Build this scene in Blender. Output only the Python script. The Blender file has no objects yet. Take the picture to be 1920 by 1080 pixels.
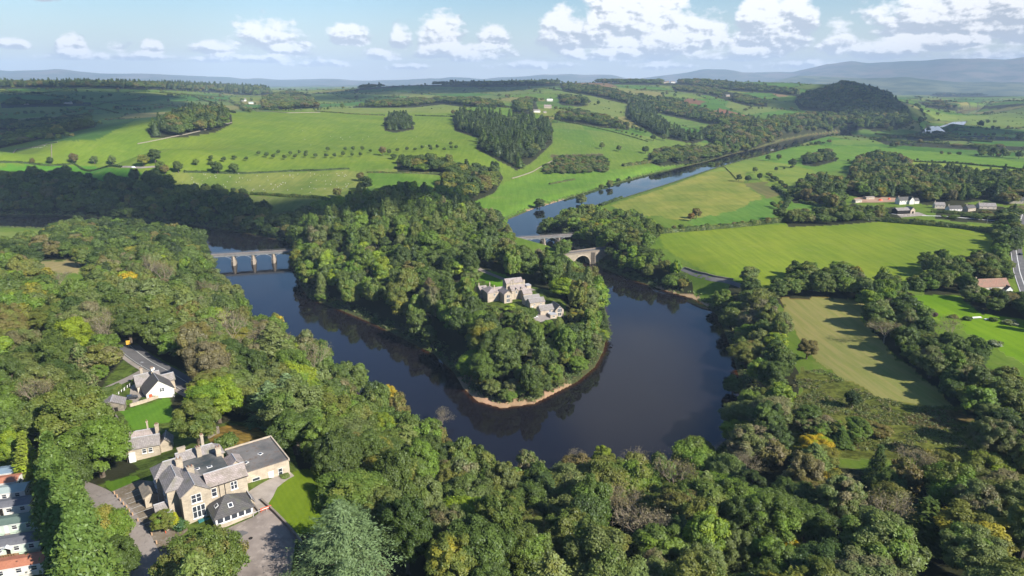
import bpy, math, random
import numpy as np
from math import radians as R
rng = np.random.default_rng(7); random.seed(7)
sc = bpy.context.scene
COL = sc.collection

# ------------------------------------------------------------------ camera, sky, sun, exposure
K = 1.35                      # metres per survey unit
CH = 115 * K                  # flying height of the camera over the river
F = 1280.0
PITCH = math.atan(390 / F)
CP, SP = math.cos(PITCH), math.sin(PITCH)
cd = bpy.data.cameras.new("camera"); cam = bpy.data.objects.new("camera", cd); COL.objects.link(cam)
cam.location = (0, 0, CH); cam.rotation_euler = (R(90) - PITCH, 0, 0)
cd.sensor_width = 36; cd.lens = 24; cd.clip_start = 1; cd.clip_end = 120000
sc.camera = cam
sc.view_settings.view_transform = 'Standard'; sc.view_settings.look = 'None'
sc.view_settings.gamma = 1; sc.view_settings.exposure = 0.95
SUN_EL = R(35); SUN_AZ_V = (0.80, -0.60)          # horizontal direction towards the sun
SUN = np.array([SUN_AZ_V[0]*math.cos(SUN_EL), SUN_AZ_V[1]*math.cos(SUN_EL), math.sin(SUN_EL)])
sl = bpy.data.lights.new("sun", 'SUN'); sl.energy = 5.0; sl.angle = R(0.53); sl.color = (1, 0.945, 0.86)
so = bpy.data.objects.new("sun", sl); COL.objects.link(so)
from mathutils import Vector
so.rotation_euler = Vector(SUN).to_track_quat('Z', 'Y').to_euler()

class NT:
    """tiny helper for node trees"""
    def __init__(s, tree): s.t = tree; s.n = tree.nodes; s.l = tree.links
    def add(s, typ, **kw):
        nd = s.n.new(typ)
        for k, v in kw.items():
            if k == 'ins':
                for i, x in v.items():
                    if hasattr(x, 'is_output') or isinstance(x, bpy.types.NodeSocket): s.l.new(x, nd.inputs[i])
                    else: nd.inputs[i].default_value = x
            else: setattr(nd, k, v)
        return nd
    def m(s, op, a, b=0.0, c=None, clamp=False):
        ins = {0: a, 1: b}
        if c is not None: ins[2] = c
        nd = s.add('ShaderNodeMath', operation=op, ins=ins); nd.use_clamp = clamp
        return nd.outputs[0]
    def mix(s, f, a, b, blend='MIX'):
        nd = s.n.new('ShaderNodeMix'); nd.data_type = 'RGBA'; nd.blend_type = blend
        for i, x in ((0, f), (6, a), (7, b)):
            if isinstance(x, bpy.types.NodeSocket): s.l.new(x, nd.inputs[i])
            elif i == 0: nd.inputs[0].default_value = x
            else: nd.inputs[i].default_value = (*x[:3], 1)
        return nd.outputs[2]
    def noise(s, vec, scale, detail=4, rough=0.55, dim='3D', dist=0.0):
        nd = s.n.new('ShaderNodeTexNoise'); nd.noise_dimensions = dim
        s.l.new(vec, nd.inputs['Vector'])
        nd.inputs['Scale'].default_value = scale; nd.inputs['Detail'].default_value = detail
        nd.inputs['Roughness'].default_value = rough; nd.inputs['Distortion'].default_value = dist
        return nd.outputs['Fac']
    def ramp(s, x, lo, hi, clamp=True):
        nd = s.n.new('ShaderNodeMapRange'); nd.clamp = clamp; nd.interpolation_type = 'SMOOTHSTEP'
        s.l.new(x, nd.inputs[0]); nd.inputs[1].default_value = lo; nd.inputs[2].default_value = hi
        return nd.outputs[0]

world = bpy.data.worlds.new("World"); sc.world = world; world.use_nodes = True
W = NT(world.node_tree); W.n.clear()
sky = W.add('ShaderNodeTexSky', sky_type='NISHITA', sun_disc=False)
sky.sun_elevation = SUN_EL
sky.sun_rotation = math.atan2(SUN_AZ_V[0], SUN_AZ_V[1])
sky.altitude = 100; sky.air_density = 1.0; sky.dust_density = 0.6; sky.ozone_density = 1.6
tc = W.add('ShaderNodeTexCoord')
sep = W.add('ShaderNodeSeparateXYZ', ins={0: tc.outputs['Generated']})
X, Y, Z = sep.outputs
hyp = W.m('SQRT', W.m('ADD', W.m('MULTIPLY', X, X), W.m('MULTIPLY', Y, Y)))
az = W.m('MULTIPLY', W.m('ARCTAN2', X, Y), 57.2958)          # degrees, 0 = north (view direction)
el = W.m('MULTIPLY', W.m('ARCTAN2', Z, hyp), 57.2958)
elp = W.m('ADD', el, 0.0)
vec = W.add('ShaderNodeCombineXYZ', ins={0: W.m('MULTIPLY', az, 0.46), 1: W.m('MULTIPLY', elp, 0.74)}).outputs[0]
n1 = W.noise(vec, 1.0, 8, 0.57)
vec2 = W.add('ShaderNodeCombineXYZ', ins={0: W.m('ADD', W.m('MULTIPLY', az, 0.46), 0.13), 1: W.m('ADD', W.m('MULTIPLY', elp, 0.74), 0.16)}).outputs[0]
n1b = W.noise(vec2, 1.0, 8, 0.57)
# each bank of cumulus: azimuth, base elevation, half width, height, weight
CL = [(10.4, 2.9, 4.2, 4.6, 1.25), (4.6, 2.9, 3.0, 2.9, 1.1), (19.0, 2.9, 2.6, 4.0, 1.2), (14.6, 2.9, 3.2, 2.6, 1.0), (32.5, 3.3, 7.4, 3.4, 1.2), (24.3, 2.4, 1.6, 2.2, .95),
      (-5.6, 2.6, 2.2, 2.9, 1.1), (-8.6, 2.7, 1.2, 1.8, .9), (-12.6, 3.0, 1.9, 1.3, 1.25), (-1.3, 2.8, 1.5, 1.9, 1.0), (-18.6, 2.6, 3.8, 2.4, .85), (-17.2, 1.9, 2.0, .9, .85),
      (-31.2, 2.0, 1.0, 1.15, 1.1), (-26.4, 2.0, .9, .9, 1.05), (-34.5, 2.1, 1.4, .7, .85), (-28.6, 2.0, 1.2, 1.0, .75), (-22.5, 2.0, 2.2, 1.1, .75), (-32.5, 5.0, 1.3, .6, .5),
      (7.5, 1.7, 4.5, .8, .95), (-3.5, 1.6, 3.0, .8, .85), (-10, 1.7, 2.5, .8, .85), (17, 1.6, 4.0, .9, .85), (27, 1.7, 3.5, 1.0, .9), (34, 1.5, 3.0, .9, .85), (2, 1.0, 5, .7, .75), (-15, 1.1, 4, .6, .7), (22, .9, 5, .7, .75), (12, .9, 3, .6, .7), (-8, .9, 3, .5, .7), (-20, 1.4, 6, .7, .8), (-29, 1.5, 6, .7, .8), (8, 3.6, 3.2, 4.2, 1.15), (21, 3.4, 2.0, 3.4, 1.1), (-4, 1.9, 5, 1.1, .95), (12, 2.2, 6, 1.4, 1.0), (30, 2.2, 5, 1.0, .95)]
acc = None; hgt = None
for a0, e0, w, h, k in CL:
    dx = W.m('DIVIDE', W.m('SUBTRACT', az, a0), w); dy = W.m('DIVIDE', W.m('SUBTRACT', el, e0), h)
    up = W.m('MAXIMUM', dy, 0.0); dn = W.m('MULTIPLY', W.m('MAXIMUM', W.m('MULTIPLY', dy, -1.0), 0.0), 2.6)
    q = W.m('SUBTRACT', k, W.m('ADD', W.m('MULTIPLY', dx, dx), W.m('ADD', W.m('MULTIPLY', up, up), W.m('MULTIPLY', dn, dn))))
    acc = q if acc is None else W.m('MAXIMUM', acc, q)
    hq = W.m('MULTIPLY', W.ramp(q, -.2, .5), W.ramp(dy, -.25, .75)); hgt = hq if hgt is None else W.m('MAXIMUM', hgt, hq)
acc = W.m('MAXIMUM', acc, -1.2)
pl = W.add('ShaderNodeCombineXYZ', ins={0: W.m('DIVIDE', X, W.m('ADD', W.m('MAXIMUM', Z, 0.0), .12)), 1: W.m('DIVIDE', Y, W.m('ADD', W.m('MAXIMUM', Z, 0.0), .12))}).outputs[0]
n2 = W.noise(pl, 1.1, 6, 0.6)
hx = W.m('DIVIDE', W.m('SUBTRACT', az, 11.0), 8.0); hy = W.m('DIVIDE', W.m('SUBTRACT', el, 25.0), 7.0)
hb_ = W.m('SUBTRACT', 1.0, W.m('ADD', W.m('MULTIPLY', hx, hx), W.m('MULTIPLY', hy, hy)))
high = W.m('MAXIMUM', W.m('MULTIPLY', W.ramp(el, 10, 16), W.ramp(n2, .57, .74)), W.ramp(W.m('ADD', hb_, W.m('MULTIPLY', W.m('SUBTRACT', n2, .5), 2.0)), -.1, .9))
dens = W.m('ADD', acc, W.m('MULTIPLY', W.m('SUBTRACT', n1, 0.5), 2.9))
mask = W.ramp(dens, 0.08, 0.62)
haze = W.m('POWER', W.m('SUBTRACT', 1.0, W.ramp(el, -1.0, 9.0)), 1.25)
lit = W.ramp(W.m('ADD', W.m('MULTIPLY', W.m('SUBTRACT', n1, n1b), 4.5), W.m('ADD', hgt, W.m('MULTIPLY', W.m('SUBTRACT', dens, .9), -.15))), .12, .72)
skyc = W.add('ShaderNodeMix', data_type='RGBA', blend_type='MULTIPLY', ins={0: 1.0, 6: sky.outputs[0], 7: (.053, .065, .071, 1)}).outputs[2]
skyc = W.mix(W.ramp(el, 8, 24), skyc, W.mix(1.0, skyc, (.80, .95, 1.20), 'MULTIPLY'))
skyc = W.mix(W.m('MULTIPLY', haze, .95), skyc, (.40, .415, .42))
cloudc = W.mix(lit, (.305, .335, .385), (.62, .62, .63))
out = W.mix(W.m('MULTIPLY', mask, .93), skyc, cloudc)
out = W.mix(W.m('MULTIPLY', high, .75), out, (.33, .345, .39))
bg = W.add('ShaderNodeBackground', ins={0: out, 1: 1.0})
W.add('ShaderNodeOutputWorld', ins={0: bg.outputs[0]})

cyc = sc.cycles
cyc.max_bounces = 6; cyc.diffuse_bounces = 2; cyc.glossy_bounces = 3; cyc.transmission_bounces = 4; cyc.volume_bounces = 0
cyc.transparent_max_bounces = 8; cyc.use_denoising = True; cyc.caustics_reflective = False; cyc.caustics_refractive = False

# ------------------------------------------------------------------ survey helpers: bearings read off the photograph
def ray(px, py):
    a = (px - 960) / F; b = (540 - py) / F
    return np.array([a, CP + b*SP, -SP + b*CP])
def P(px, py, z):
    """point at height z (metres) on a sight line"""
    r = ray(px, py); k = (z - CH) / r[2]; return (r[0]*k, r[1]*k, z)
def project(x, y, z):
    x = np.asarray(x, float); y = np.asarray(y, float); zz = np.asarray(z, float) - CH
    dep = y*CP - zz*SP; up = y*SP + zz*CP
    dep = np.where(dep < 1e-3, 1e-3, dep)
    return 960 + F*x/dep, 540 - F*up/dep, dep
def inpoly(px, py, poly):
    px = np.asarray(px); py = np.asarray(py); ins = np.zeros(px.shape, bool); n = len(poly)
    for i in range(n):
        x1, y1 = poly[i]; x2, y2 = poly[(i+1) % n]
        if y1 == y2: continue
        c = ((y1 > py) != (y2 > py)) & (px < (x2-x1)*(py-y1)/(y2-y1)+x1)
        ins ^= c
    return ins
def srgb(r, g, b):
    f = lambda c: (c/255/12.92) if c <= 10 else ((c/255+.055)/1.055)**2.4
    return (f(r), f(g), f(b))

# ------------------------------------------------------------------ relief: spot heights (pixel of a visible spot, then height z or distance d in survey units)
SPOT = [
 # hotel shelf and the slope down to the river
 (320,985,'z',41),(450,1000,'z',41),(540,885,'z',41),(225,935,'z',41),(100,1080,'z',41),(20,1000,'z',41),(-60,900,'z',39),(620,980,'z',39),(420,820,'z',39),
 (275,850,'z',37),(270,775,'z',33),(285,735,'z',30.5),(330,700,'z',28.5),(240,690,'z',29.5),(70,650,'z',29),(100,505,'z',17),(-80,700,'z',31),(30,560,'z',22),
 (470,610,'z',3),(560,670,'z',3),(660,750,'z',3),(760,815,'z',3),(860,880,'z',3),(960,920,'z',3),(1100,925,'z',3),(1240,900,'z',3),(1340,850,'z',3),
 (560,790,'z',22),(450,700,'z',20),(350,600,'z',16),(700,930,'z',26),(800,1040,'z',28),(1000,1060,'z',23),(1250,1060,'z',19),(1500,1060,'z',19),(1800,1060,'z',22),(2050,1000,'z',24),
 (1600,900,'z',15),(1850,880,'z',17),(1480,800,'z',12),
 # left wood along the far bank
 (0,440,'z',6),(60,460,'z',10),(200,470,'z',10),(350,470,'z',9),(400,520,'z',6),(0,395,'z',4),(200,398,'z',4),(430,425,'z',4),(540,440,'z',4),(-150,430,'z',6),
 (300,360,'z',16),(450,378,'z',14),(560,385,'z',14),(100,350,'z',18),(-100,345,'z',20),
 # the loop
 (600,540,'z',6),(640,480,'z',13),(700,440,'z',15),(800,400,'z',13),(900,420,'z',9),(760,540,'z',10),(850,600,'z',10),(950,600,'z',13),(950,560,'z',13.5),(1030,590,'z',12.5),
 (1060,540,'z',11),(960,470,'z',11),(1090,600,'z',9),(1000,690,'z',6),(930,700,'z',6),(1060,660,'z',6),(960,745,'z',1.5),
 # beyond, right bank
 (1130,450,'z',9.5),(1060,420,'z',7),(1200,440,'z',9.5),(1240,500,'z',8),(1320,520,'z',9),(1300,545,'z',3),(1500,500,'z',9.5),(1800,490,'z',10.5),(1850,430,'z',9.5),(1400,430,'z',8),
 (1280,400,'z',6),(1150,390,'z',4),(1350,340,'z',4.5),(1500,330,'z',5),(1700,340,'z',6),(1900,350,'z',7),(1500,560,'z',10),(1600,600,'z',10.5),(1700,700,'z',12),(1850,620,'z',13),(1760,570,'z',12),
 (2000,560,'z',12),(1400,600,'z',5),(1430,700,'z',6),(1650,800,'z',13),(1500,700,'z',9),
 (1450,275,'z',4),(1700,290,'z',4.5),(1900,290,'z',5),(1600,255,'z',3.5),(1850,240,'z',4),(1750,235,'z',3),(1850,210,'z',4),(1900,195,'d',3100),(1750,185,'d',4200),
 # fields left of the upstream reach, and the hill
 (900,395,'z',4),(1000,370,'z',4),(1150,330,'z',4),(1300,295,'z',4.5),(1380,278,'z',5),(700,370,'z',14),(600,345,'z',17),(400,345,'z',19),(800,340,'z',14),(860,380,'z',8),
 (100,318,'z',24),(0,310,'z',25),(250,310,'z',22),(-150,320,'z',26),(0,283,'d',900),(130,265,'d',950),(270,230,'d',1050),(430,211,'d',1250),(600,205,'d',1380),(800,213,'d',1350),(850,240,'d',1150),
 (300,280,'d',820),(600,260,'d',980),(700,300,'d',800),(500,300,'d',800),(900,300,'d',830),(1000,270,'d',1000),(950,330,'d',790),(1100,250,'d',1150),(1250,275,'d',1130),(-150,290,'d',900),
 (930,205,'d',1430),(1020,225,'d',1330),(1020,205,'d',1500),(1100,215,'d',1450),(1200,225,'d',1450),(1250,235,'d',1500),
 # hollow behind the near hill and the far left slopes
 (-60,262,'d',1300),(60,250,'d',1330),(150,240,'d',1400),(260,222,'d',1500),(0,215,'d',1650),(150,210,'d',1750),(300,200,'d',1850),(430,195,'d',1900),(100,180,'d',2250),(300,175,'d',2350),(-100,190,'d',2100),
 (0,164,'d',2700),(150,160,'d',2800),(300,163,'d',2850),(430,170,'d',2800),(520,178,'d',2600),(-200,162,'d',2700),
 (560,195,'d',1900),(700,195,'d',1850),(650,180,'d',2200),(780,160,'d',2700),(700,168,'d',2500),(850,170,'d',2400),(900,190,'d',1800),(1000,165,'d',2400),(900,161,'d',3000),
 (1080,157,'d',2700),(1150,175,'d',2100),(1100,190,'d',1800),(1250,160,'d',2700),(1300,190,'d',2000),(1350,230,'d',1500),(1400,200,'d',1950),(1400,165,'d',2600),(1480,170,'d',2450),(1500,190,'d',2150),
 (1500,157,'d',2900),(1600,161,'d',2550),(1640,185,'d',2250),(1690,215,'d',1980),(1560,215,'d',1900),(1500,240,'d',1600),(1440,255,'d',1400),(1710,238,'d',1800),
 (1735,226,'z',4.5),(1730,208,'z',9),(1722,190,'d',3300),(1770,195,'z',5),(1790,222,'z',4),(1840,222,'z',4),(1900,225,'z',4.5),(1760,250,'z',3.8),(1690,250,'z',4),(1720,262,'z',4),(1820,185,'d',4600),(1900,182,'d',4700),(1200,157,'d',3300),(1000,158,'d',3300),(600,172,'d',3600),(400,165,'d',3600),(0,166,'d',3600),
]
WSPOT = [(0,30,38),(-60,25,42),(60,20,30),(0,8,38),(-40,60,41),(60,70,27),(0,75,33)]   # beneath the aircraft
pts = []
for px, py, t, v in SPOT:
    r = ray(px, py)
    if t == 'z': k = (v*K - CH)/r[2]
    else: k = v*K/math.hypot(r[0], r[1])
    p = r*k; pts.append((math.atan2(p[0], p[1]), math.log(math.hypot(p[0], p[1])), CH + p[2]))
for x, y, z in WSPOT: pts.append((math.atan2(x*K, y*K), math.log(math.hypot(x, y)*K), z*K))
for azd in (-60, -45, -20, 0, 20, 30, 45, 60):          # far plain
    pts.append((R(azd), math.log(9000*K), (35 if azd < 15 else 6)*K)); pts.append((R(azd), math.log(6000*K), (55 if azd < 12 else 5)*K))
for d in (100, 300, 900, 2500): pts.append((R(-62), math.log(d*K), {100:42,300:30,900:45,2500:90}[d]*K)); pts.append((R(62), math.log(d*K), {100:24,300:15,900:8,2500:6}[d]*K))
pts = np.array(pts); nP = len(pts)
def tps(r2): return np.where(r2 > 1e-12, r2*np.log(np.maximum(r2, 1e-12)), 0)
D2 = ((pts[:, None, :2]-pts[None, :, :2])**2).sum(-1)
A = np.zeros((nP+3, nP+3)); A[:nP, :nP] = tps(D2) + np.eye(nP)*2e-4
A[:nP, nP] = 1; A[:nP, nP+1:] = pts[:, :2]; A[nP, :nP] = 1; A[nP+1:, :nP] = pts[:, :2].T
sol = np.linalg.solve(A, np.concatenate([pts[:, 2], [0, 0, 0]]))
def relief(azm, ld):
    azm = np.asarray(azm, float).ravel(); ld = np.asarray(ld, float).ravel()
    o = np.empty_like(azm)
    for i in range(0, len(azm), 60000):
        a = azm[i:i+60000]; l = ld[i:i+60000]; s = sol[nP] + sol[nP+1]*a + sol[nP+2]*l
        for j in range(nP): s += sol[j]*tps((a-pts[j, 0])**2 + (l-pts[j, 1])**2)
        o[i:i+60000] = s
    return o
# river banks (water level 0)
BANK = [[(-300,428),(-100,422),(60,427),(150,431),(250,436),(340,444),(388,455),(396,480),(396,505),(412,545),(455,590),(540,648),(640,715),(720,780),(810,840),(890,885),(980,915),(1100,920),(1235,900),(1325,862),(1376,810),(1392,760),(1384,700),
  (1366,640),(1345,592),(1322,572),(1300,560),(1250,546),(1180,523),(1130,503),(1108,488),(1090,470),(1050,455),(1005,437),(1008,424),(1060,399),(1120,383),(1170,370),(1250,345),(1330,318),(1390,300),(1430,291),(1480,277),(1540,264),(1600,255),
  (1590,247),(1520,253),(1470,263),(1420,278),(1370,290),(1325,303),(1240,322),(1160,343),(1120,356),(1060,374),(1000,392),(945,415),(925,428),(940,445),(975,458),(1020,470),(1062,482),(1090,495),(1115,520),(1130,560),(1140,620),(1130,660),
  (1115,688),(1080,717),(1000,757),(940,765),(895,752),(870,728),(850,697),(815,665),(760,637),(700,607),(640,582),(580,560),(552,515),(542,475),(546,455),(500,445),(440,434),(380,424),(300,417),(200,409),(100,404),(-100,401),(-300,398)],
 [(1725,252),(1740,236),(1758,236),(1778,250),(1772,253)], [(1760,238),(1790,228),(1812,227),(1806,236),(1780,240)],
 [(1782,217),(1800,208),(1850,202),(1852,206),(1822,212),(1800,219)], [(1690,232),(1722,228),(1722,231),(1700,235)]]
BANKW = [np.array([P(x, y, 0)[:2] for x, y in b]) for b in BANK]
def river_sd(x, y):
    """signed distance to the river edge, negative in the water"""
    x = np.asarray(x, float); y = np.asarray(y, float); best = np.full(x.shape, 1e9); ins = np.zeros(x.shape, bool)
    for b in BANKW:
        ins |= inpoly(x, y, [tuple(q) for q in b])
        for i in range(len(b)):
            p = b[i]; q = b[(i+1) % len(b)]; d = q-p; L = max(d@d, 1e-9)
            t = np.clip(((x-p[0])*d[0]+(y-p[1])*d[1])/L, 0, 1)
            best = np.minimum(best, (x-p[0]-t*d[0])**2+(y-p[1]-t*d[1])**2)
    best = np.sqrt(best); return np.where(ins, -best, best)
AZ = np.concatenate([np.arange(-178, -50, 4), np.arange(-50, 50, 0.095), np.arange(50, 179, 4)])*math.pi/180
LD = np.concatenate([np.log(np.array([4, 10, 20, 35, 50, 65, 80, 92])*K), np.arange(math.log(100*K), math.log(5000*K), .0072), np.log(np.geomspace(5050*K, 42000, 45))])
GA, GL = np.meshgrid(AZ, LD, indexing='ij'); GD = np.exp(GL)
GX, GY = GD*np.sin(GA), GD*np.cos(GA)
core = np.abs(AZ) < R(63)
GZ = np.full(GA.shape, 20.0)
ca = np.clip(GA, R(-62), R(62))
GZ = relief(ca, np.maximum(GL, math.log(20*K))).reshape(GA.shape)
fade = np.clip((np.abs(GA)-R(62))/R(40), 0, 1)
GZ = GZ*(1-fade) + 30*fade
def vnoise(x, y, s, seed=0):
    """smooth value noise in metres"""
    g = np.random.default_rng(seed).random((256, 256)); u = x/s; v = y/s
    i = np.floor(u).astype(int); j = np.floor(v).astype(int); fu = u-i; fv = v-j
    fu = fu*fu*(3-2*fu); fv = fv*fv*(3-2*fv); a = g[i % 256, j % 256]; b = g[(i+1) % 256, j % 256]; c = g[i % 256, (j+1) % 256]; d = g[(i+1) % 256, (j+1) % 256]
    return (a*(1-fu)+b*fu)*(1-fv)+(c*(1-fu)+d*fu)*fv-.5
GZ += (vnoise(GX, GY, 90, 1)*1.6 + vnoise(GX, GY, 31, 2)*.7)*np.clip((GD-380*K)/400, 0, 1) + vnoise(GX, GY, 14, 3)*.25
GZ += vnoise(GX, GY, 420, 5)*9*np.clip((GD-2500)/2500, 0, 1)
GZ = np.where(GD > 6000*K, GZ*np.clip(1.6-GD/(16000*K), .1, 1), GZ)
GZ = np.maximum(GZ, 1.6)
sub = (np.abs(GA) < R(62)) & (GD < 4200*K)
SD = np.full(GA.shape, 1e4); SD[sub] = river_sd(GX[sub], GY[sub])
t = np.clip(SD/22, 0, 1); t = t*t*(3-2*t)
tip = np.clip(1-np.hypot(GX-P(960,745,0)[0], GY-P(960,745,0)[1])/45, 0, 1)
GZ = np.where(SD < 0, -np.minimum(-SD*(.35-.2*tip), 3.0), .25 + (GZ-.25)*t)
def hz(x, y):
    """ground height by bilinear lookup"""
    x = np.asarray(x, float); y = np.asarray(y, float); a = np.arctan2(x, y); l = np.log(np.maximum(np.hypot(x, y), 5*K))
    i = np.clip(np.searchsorted(AZ, a)-1, 0, len(AZ)-2); j = np.clip(np.searchsorted(LD, l)-1, 0, len(LD)-2)
    fa = np.clip((a-AZ[i])/(AZ[i+1]-AZ[i]), 0, 1); fl = np.clip((l-LD[j])/(LD[j+1]-LD[j]), 0, 1)
    return (GZ[i, j]*(1-fa)+GZ[i+1, j]*fa)*(1-fl)+(GZ[i, j+1]*(1-fa)+GZ[i+1, j+1]*fa)*fl
def at(px, py, dmin=60):
    """where a sight line meets the ground"""
    r = ray(px, py); a = math.atan2(r[0], r[1]); h = math.hypot(r[0], r[1])
    i = int(np.clip(np.searchsorted(AZ, a)-1, 0, len(AZ)-2)); f = (a-AZ[i])/(AZ[i+1]-AZ[i])
    zt = GZ[i]*(1-f)+GZ[i+1]*f; d = np.exp(LD); zr = CH + d/h*r[2]
    k = np.nonzero((zt >= zr) & (d > dmin))[0]
    if len(k) == 0: k = [len(d)-2]
    k = k[0]
    if k > 0:
        g0 = zr[k-1]-zt[k-1]; g1 = zr[k]-zt[k]; u = g0/(g0-g1) if g0 != g1 else 0; dd = d[k-1]+(d[k]-d[k-1])*u
    else: dd = d[0]
    return np.array([dd*math.sin(a), dd*math.cos(a), float(hz(dd*math.sin(a), dd*math.cos(a)))])

# ------------------------------------------------------------------ mesh helpers
def np_mesh(name, V, Fc, mat=None, col=None, smooth=False, attrs=None):
    me = bpy.data.meshes.new(name); V = np.ascontiguousarray(V, dtype=np.float32); Fc = np.ascontiguousarray(Fc, dtype=np.int32)
    n, k = Fc.shape
    me.vertices.add(len(V)); me.vertices.foreach_set('co', V.ravel())
    me.loops.add(n*k); me.loops.foreach_set('vertex_index', Fc.ravel())
    me.polygons.add(n); me.polygons.foreach_set('loop_start', np.arange(0, n*k, k, dtype=np.int32))
    try: me.polygons.foreach_set('loop_total', np.full(n, k, dtype=np.int32))
    except Exception: pass
    me.update(calc_edges=True)
    if smooth: me.polygons.foreach_set('use_smooth', np.ones(n, bool))
    if col is not None:
        at_ = me.color_attributes.new('Col', 'FLOAT_COLOR', 'POINT'); c = np.ones((len(V), 4), np.float32); c[:, :col.shape[1]] = col; at_.data.foreach_set('color', c.ravel())
    for nm, dom, arr in (attrs or []):
        a_ = me.attributes.new(nm, 'FLOAT', dom); a_.data.foreach_set('value', np.ascontiguousarray(arr, dtype=np.float32))
    if mat: me.materials.append(mat)
    return me
def link(name, data, parent=None, **props):
    o = bpy.data.objects.new(name, data); COL.objects.link(o)
    if parent is not None: o.parent = parent
    for k, v in props.items(): o[k] = v
    return o
def thing(name, label, cat, loc, rz=0, group=None):
    o = bpy.data.objects.new(name, None); COL.objects.link(o); o.location = loc; o.rotation_euler = (0, 0, rz)
    o.empty_display_size = .5; o['label'] = label; o['category'] = cat
    if group: o['group'] = group
    return o
class MB:
    """collects simple solids, then links them as one mesh"""
    def __init__(s): s.v = []; s.f = []
    def poly(s, vs, fs):
        b = len(s.v); s.v += [tuple(map(float, q)) for q in vs]; s.f += [tuple(b+i for i in f) for f in fs]; return s
    def box(s, x0, x1, y0, y1, z0, z1):
        return s.poly([(x0,y0,z0),(x1,y0,z0),(x1,y1,z0),(x0,y1,z0),(x0,y0,z1),(x1,y0,z1),(x1,y1,z1),(x0,y1,z1)],
                      [(0,3,2,1),(4,5,6,7),(0,1,5,4),(1,2,6,5),(2,3,7,6),(3,0,4,7)])
    def prism(s, pts2, z0, z1):
        n = len(pts2); vs = [(x, y, z0) for x, y in pts2]+[(x, y, z1) for x, y in pts2]
        return s.poly(vs, [tuple(range(n-1, -1, -1)), tuple(range(n, 2*n))]+[(i, (i+1) % n, n+(i+1) % n, n+i) for i in range(n)])
    def slab(s, a, b, c, d, th):
        """roof slab: quad a b c d (counter-clockwise from outside) with thickness downwards"""
        q = [a, b, c, d]; return s.poly(q+[(x, y, z-th) for x, y, z in q], [(0,1,2,3),(7,6,5,4),(0,4,5,1),(1,5,6,2),(2,6,7,3),(3,7,4,0)])
    def tri_slab(s, a, b, c, th):
        q = [a, b, c]; return s.poly(q+[(x, y, z-th) for x, y, z in q], [(0,1,2),(5,4,3),(0,3,4,1),(1,4,5,2),(2,5,3,0)])
    def tube(s, pts_, rad, n=6):
        ring = []
        for i, p in enumerate(pts_):
            a = Vector(pts_[max(i-1, 0)]); b = Vector(pts_[min(i+1, len(pts_)-1)]); d = (b-a).normalized()
            u = d.cross(Vector((.3, .5, .8))).normalized(); w = d.cross(u); rr = rad[i] if hasattr(rad, '__len__') else rad
            ring.append(len(s.v))
            for k in range(n):
                t_ = 2*math.pi*k/n; s.v.append(tuple(Vector(p)+u*rr*math.cos(t_)+w*rr*math.sin(t_)))
        for i in range(len(ring)-1):
            for k in range(n): s.f.append((ring[i]+k, ring[i]+(k+1) % n, ring[i+1]+(k+1) % n, ring[i+1]+k))
        s.f.append(tuple(ring[0]+k for k in range(n-1, -1, -1))); s.f.append(tuple(ring[-1]+k for k in range(n)))
        return s
    def mesh(s, name, mat):
        me = bpy.data.meshes.new(name); me.from_pydata(s.v, [], s.f); me.update()
        if mat: me.materials.append(mat)
        return me
    def build(s, name, mat, parent=None, **props): return link(name, s.mesh(name, mat), parent, **props)

# ------------------------------------------------------------------ materials
def newmat(name):
    m = bpy.data.materials.new(name); m.use_nodes = True; t_ = NT(m.node_tree); t_.n.clear(); return m, t_
def bsdf(T, color, rough=.8, spec=.25, bump=None, metal=0):
    b = T.add('ShaderNodeBsdfPrincipled')
    if isinstance(color, bpy.types.NodeSocket): T.l.new(color, b.inputs['Base Color'])
    else: b.inputs['Base Color'].default_value = (*color, 1)
    b.inputs['Roughness'].default_value = rough; b.inputs['Specular IOR Level'].default_value = spec; b.inputs['Metallic'].default_value = metal
    if bump is not None:
        bn = T.add('ShaderNodeBump', ins={'Height': bump}); bn.inputs['Distance'].default_value = .05; bn.inputs['Strength'].default_value = .5
        T.l.new(bn.outputs[0], b.inputs['Normal'])
    T.add('ShaderNodeOutputMaterial', ins={0: b.outputs[0]}); return b
def patchy(name, c1, c2, scale=1.0, c3=None, rough=.85, fine=8, spec=.2):
    m, T = newmat(name); tc_ = T.add('ShaderNodeTexCoord').outputs['Object']
    a = T.noise(tc_, scale, 4, .6); b = T.noise(tc_, scale*fine, 3, .6)
    c = T.mix(T.ramp(a, .32, .68), c1, c2)
    if c3: c = T.mix(T.ramp(b, .5, .75), c, c3)
    c = T.mix(T.m('MULTIPLY', b, .5), c, (0.0, 0.0, 0.0), 'MULTIPLY') if False else T.mix(.35, c, T.mix(b, (.3, .3, .3), (1, 1, 1)), 'MULTIPLY')
    bsdf(T, c, rough, spec); return m
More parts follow.
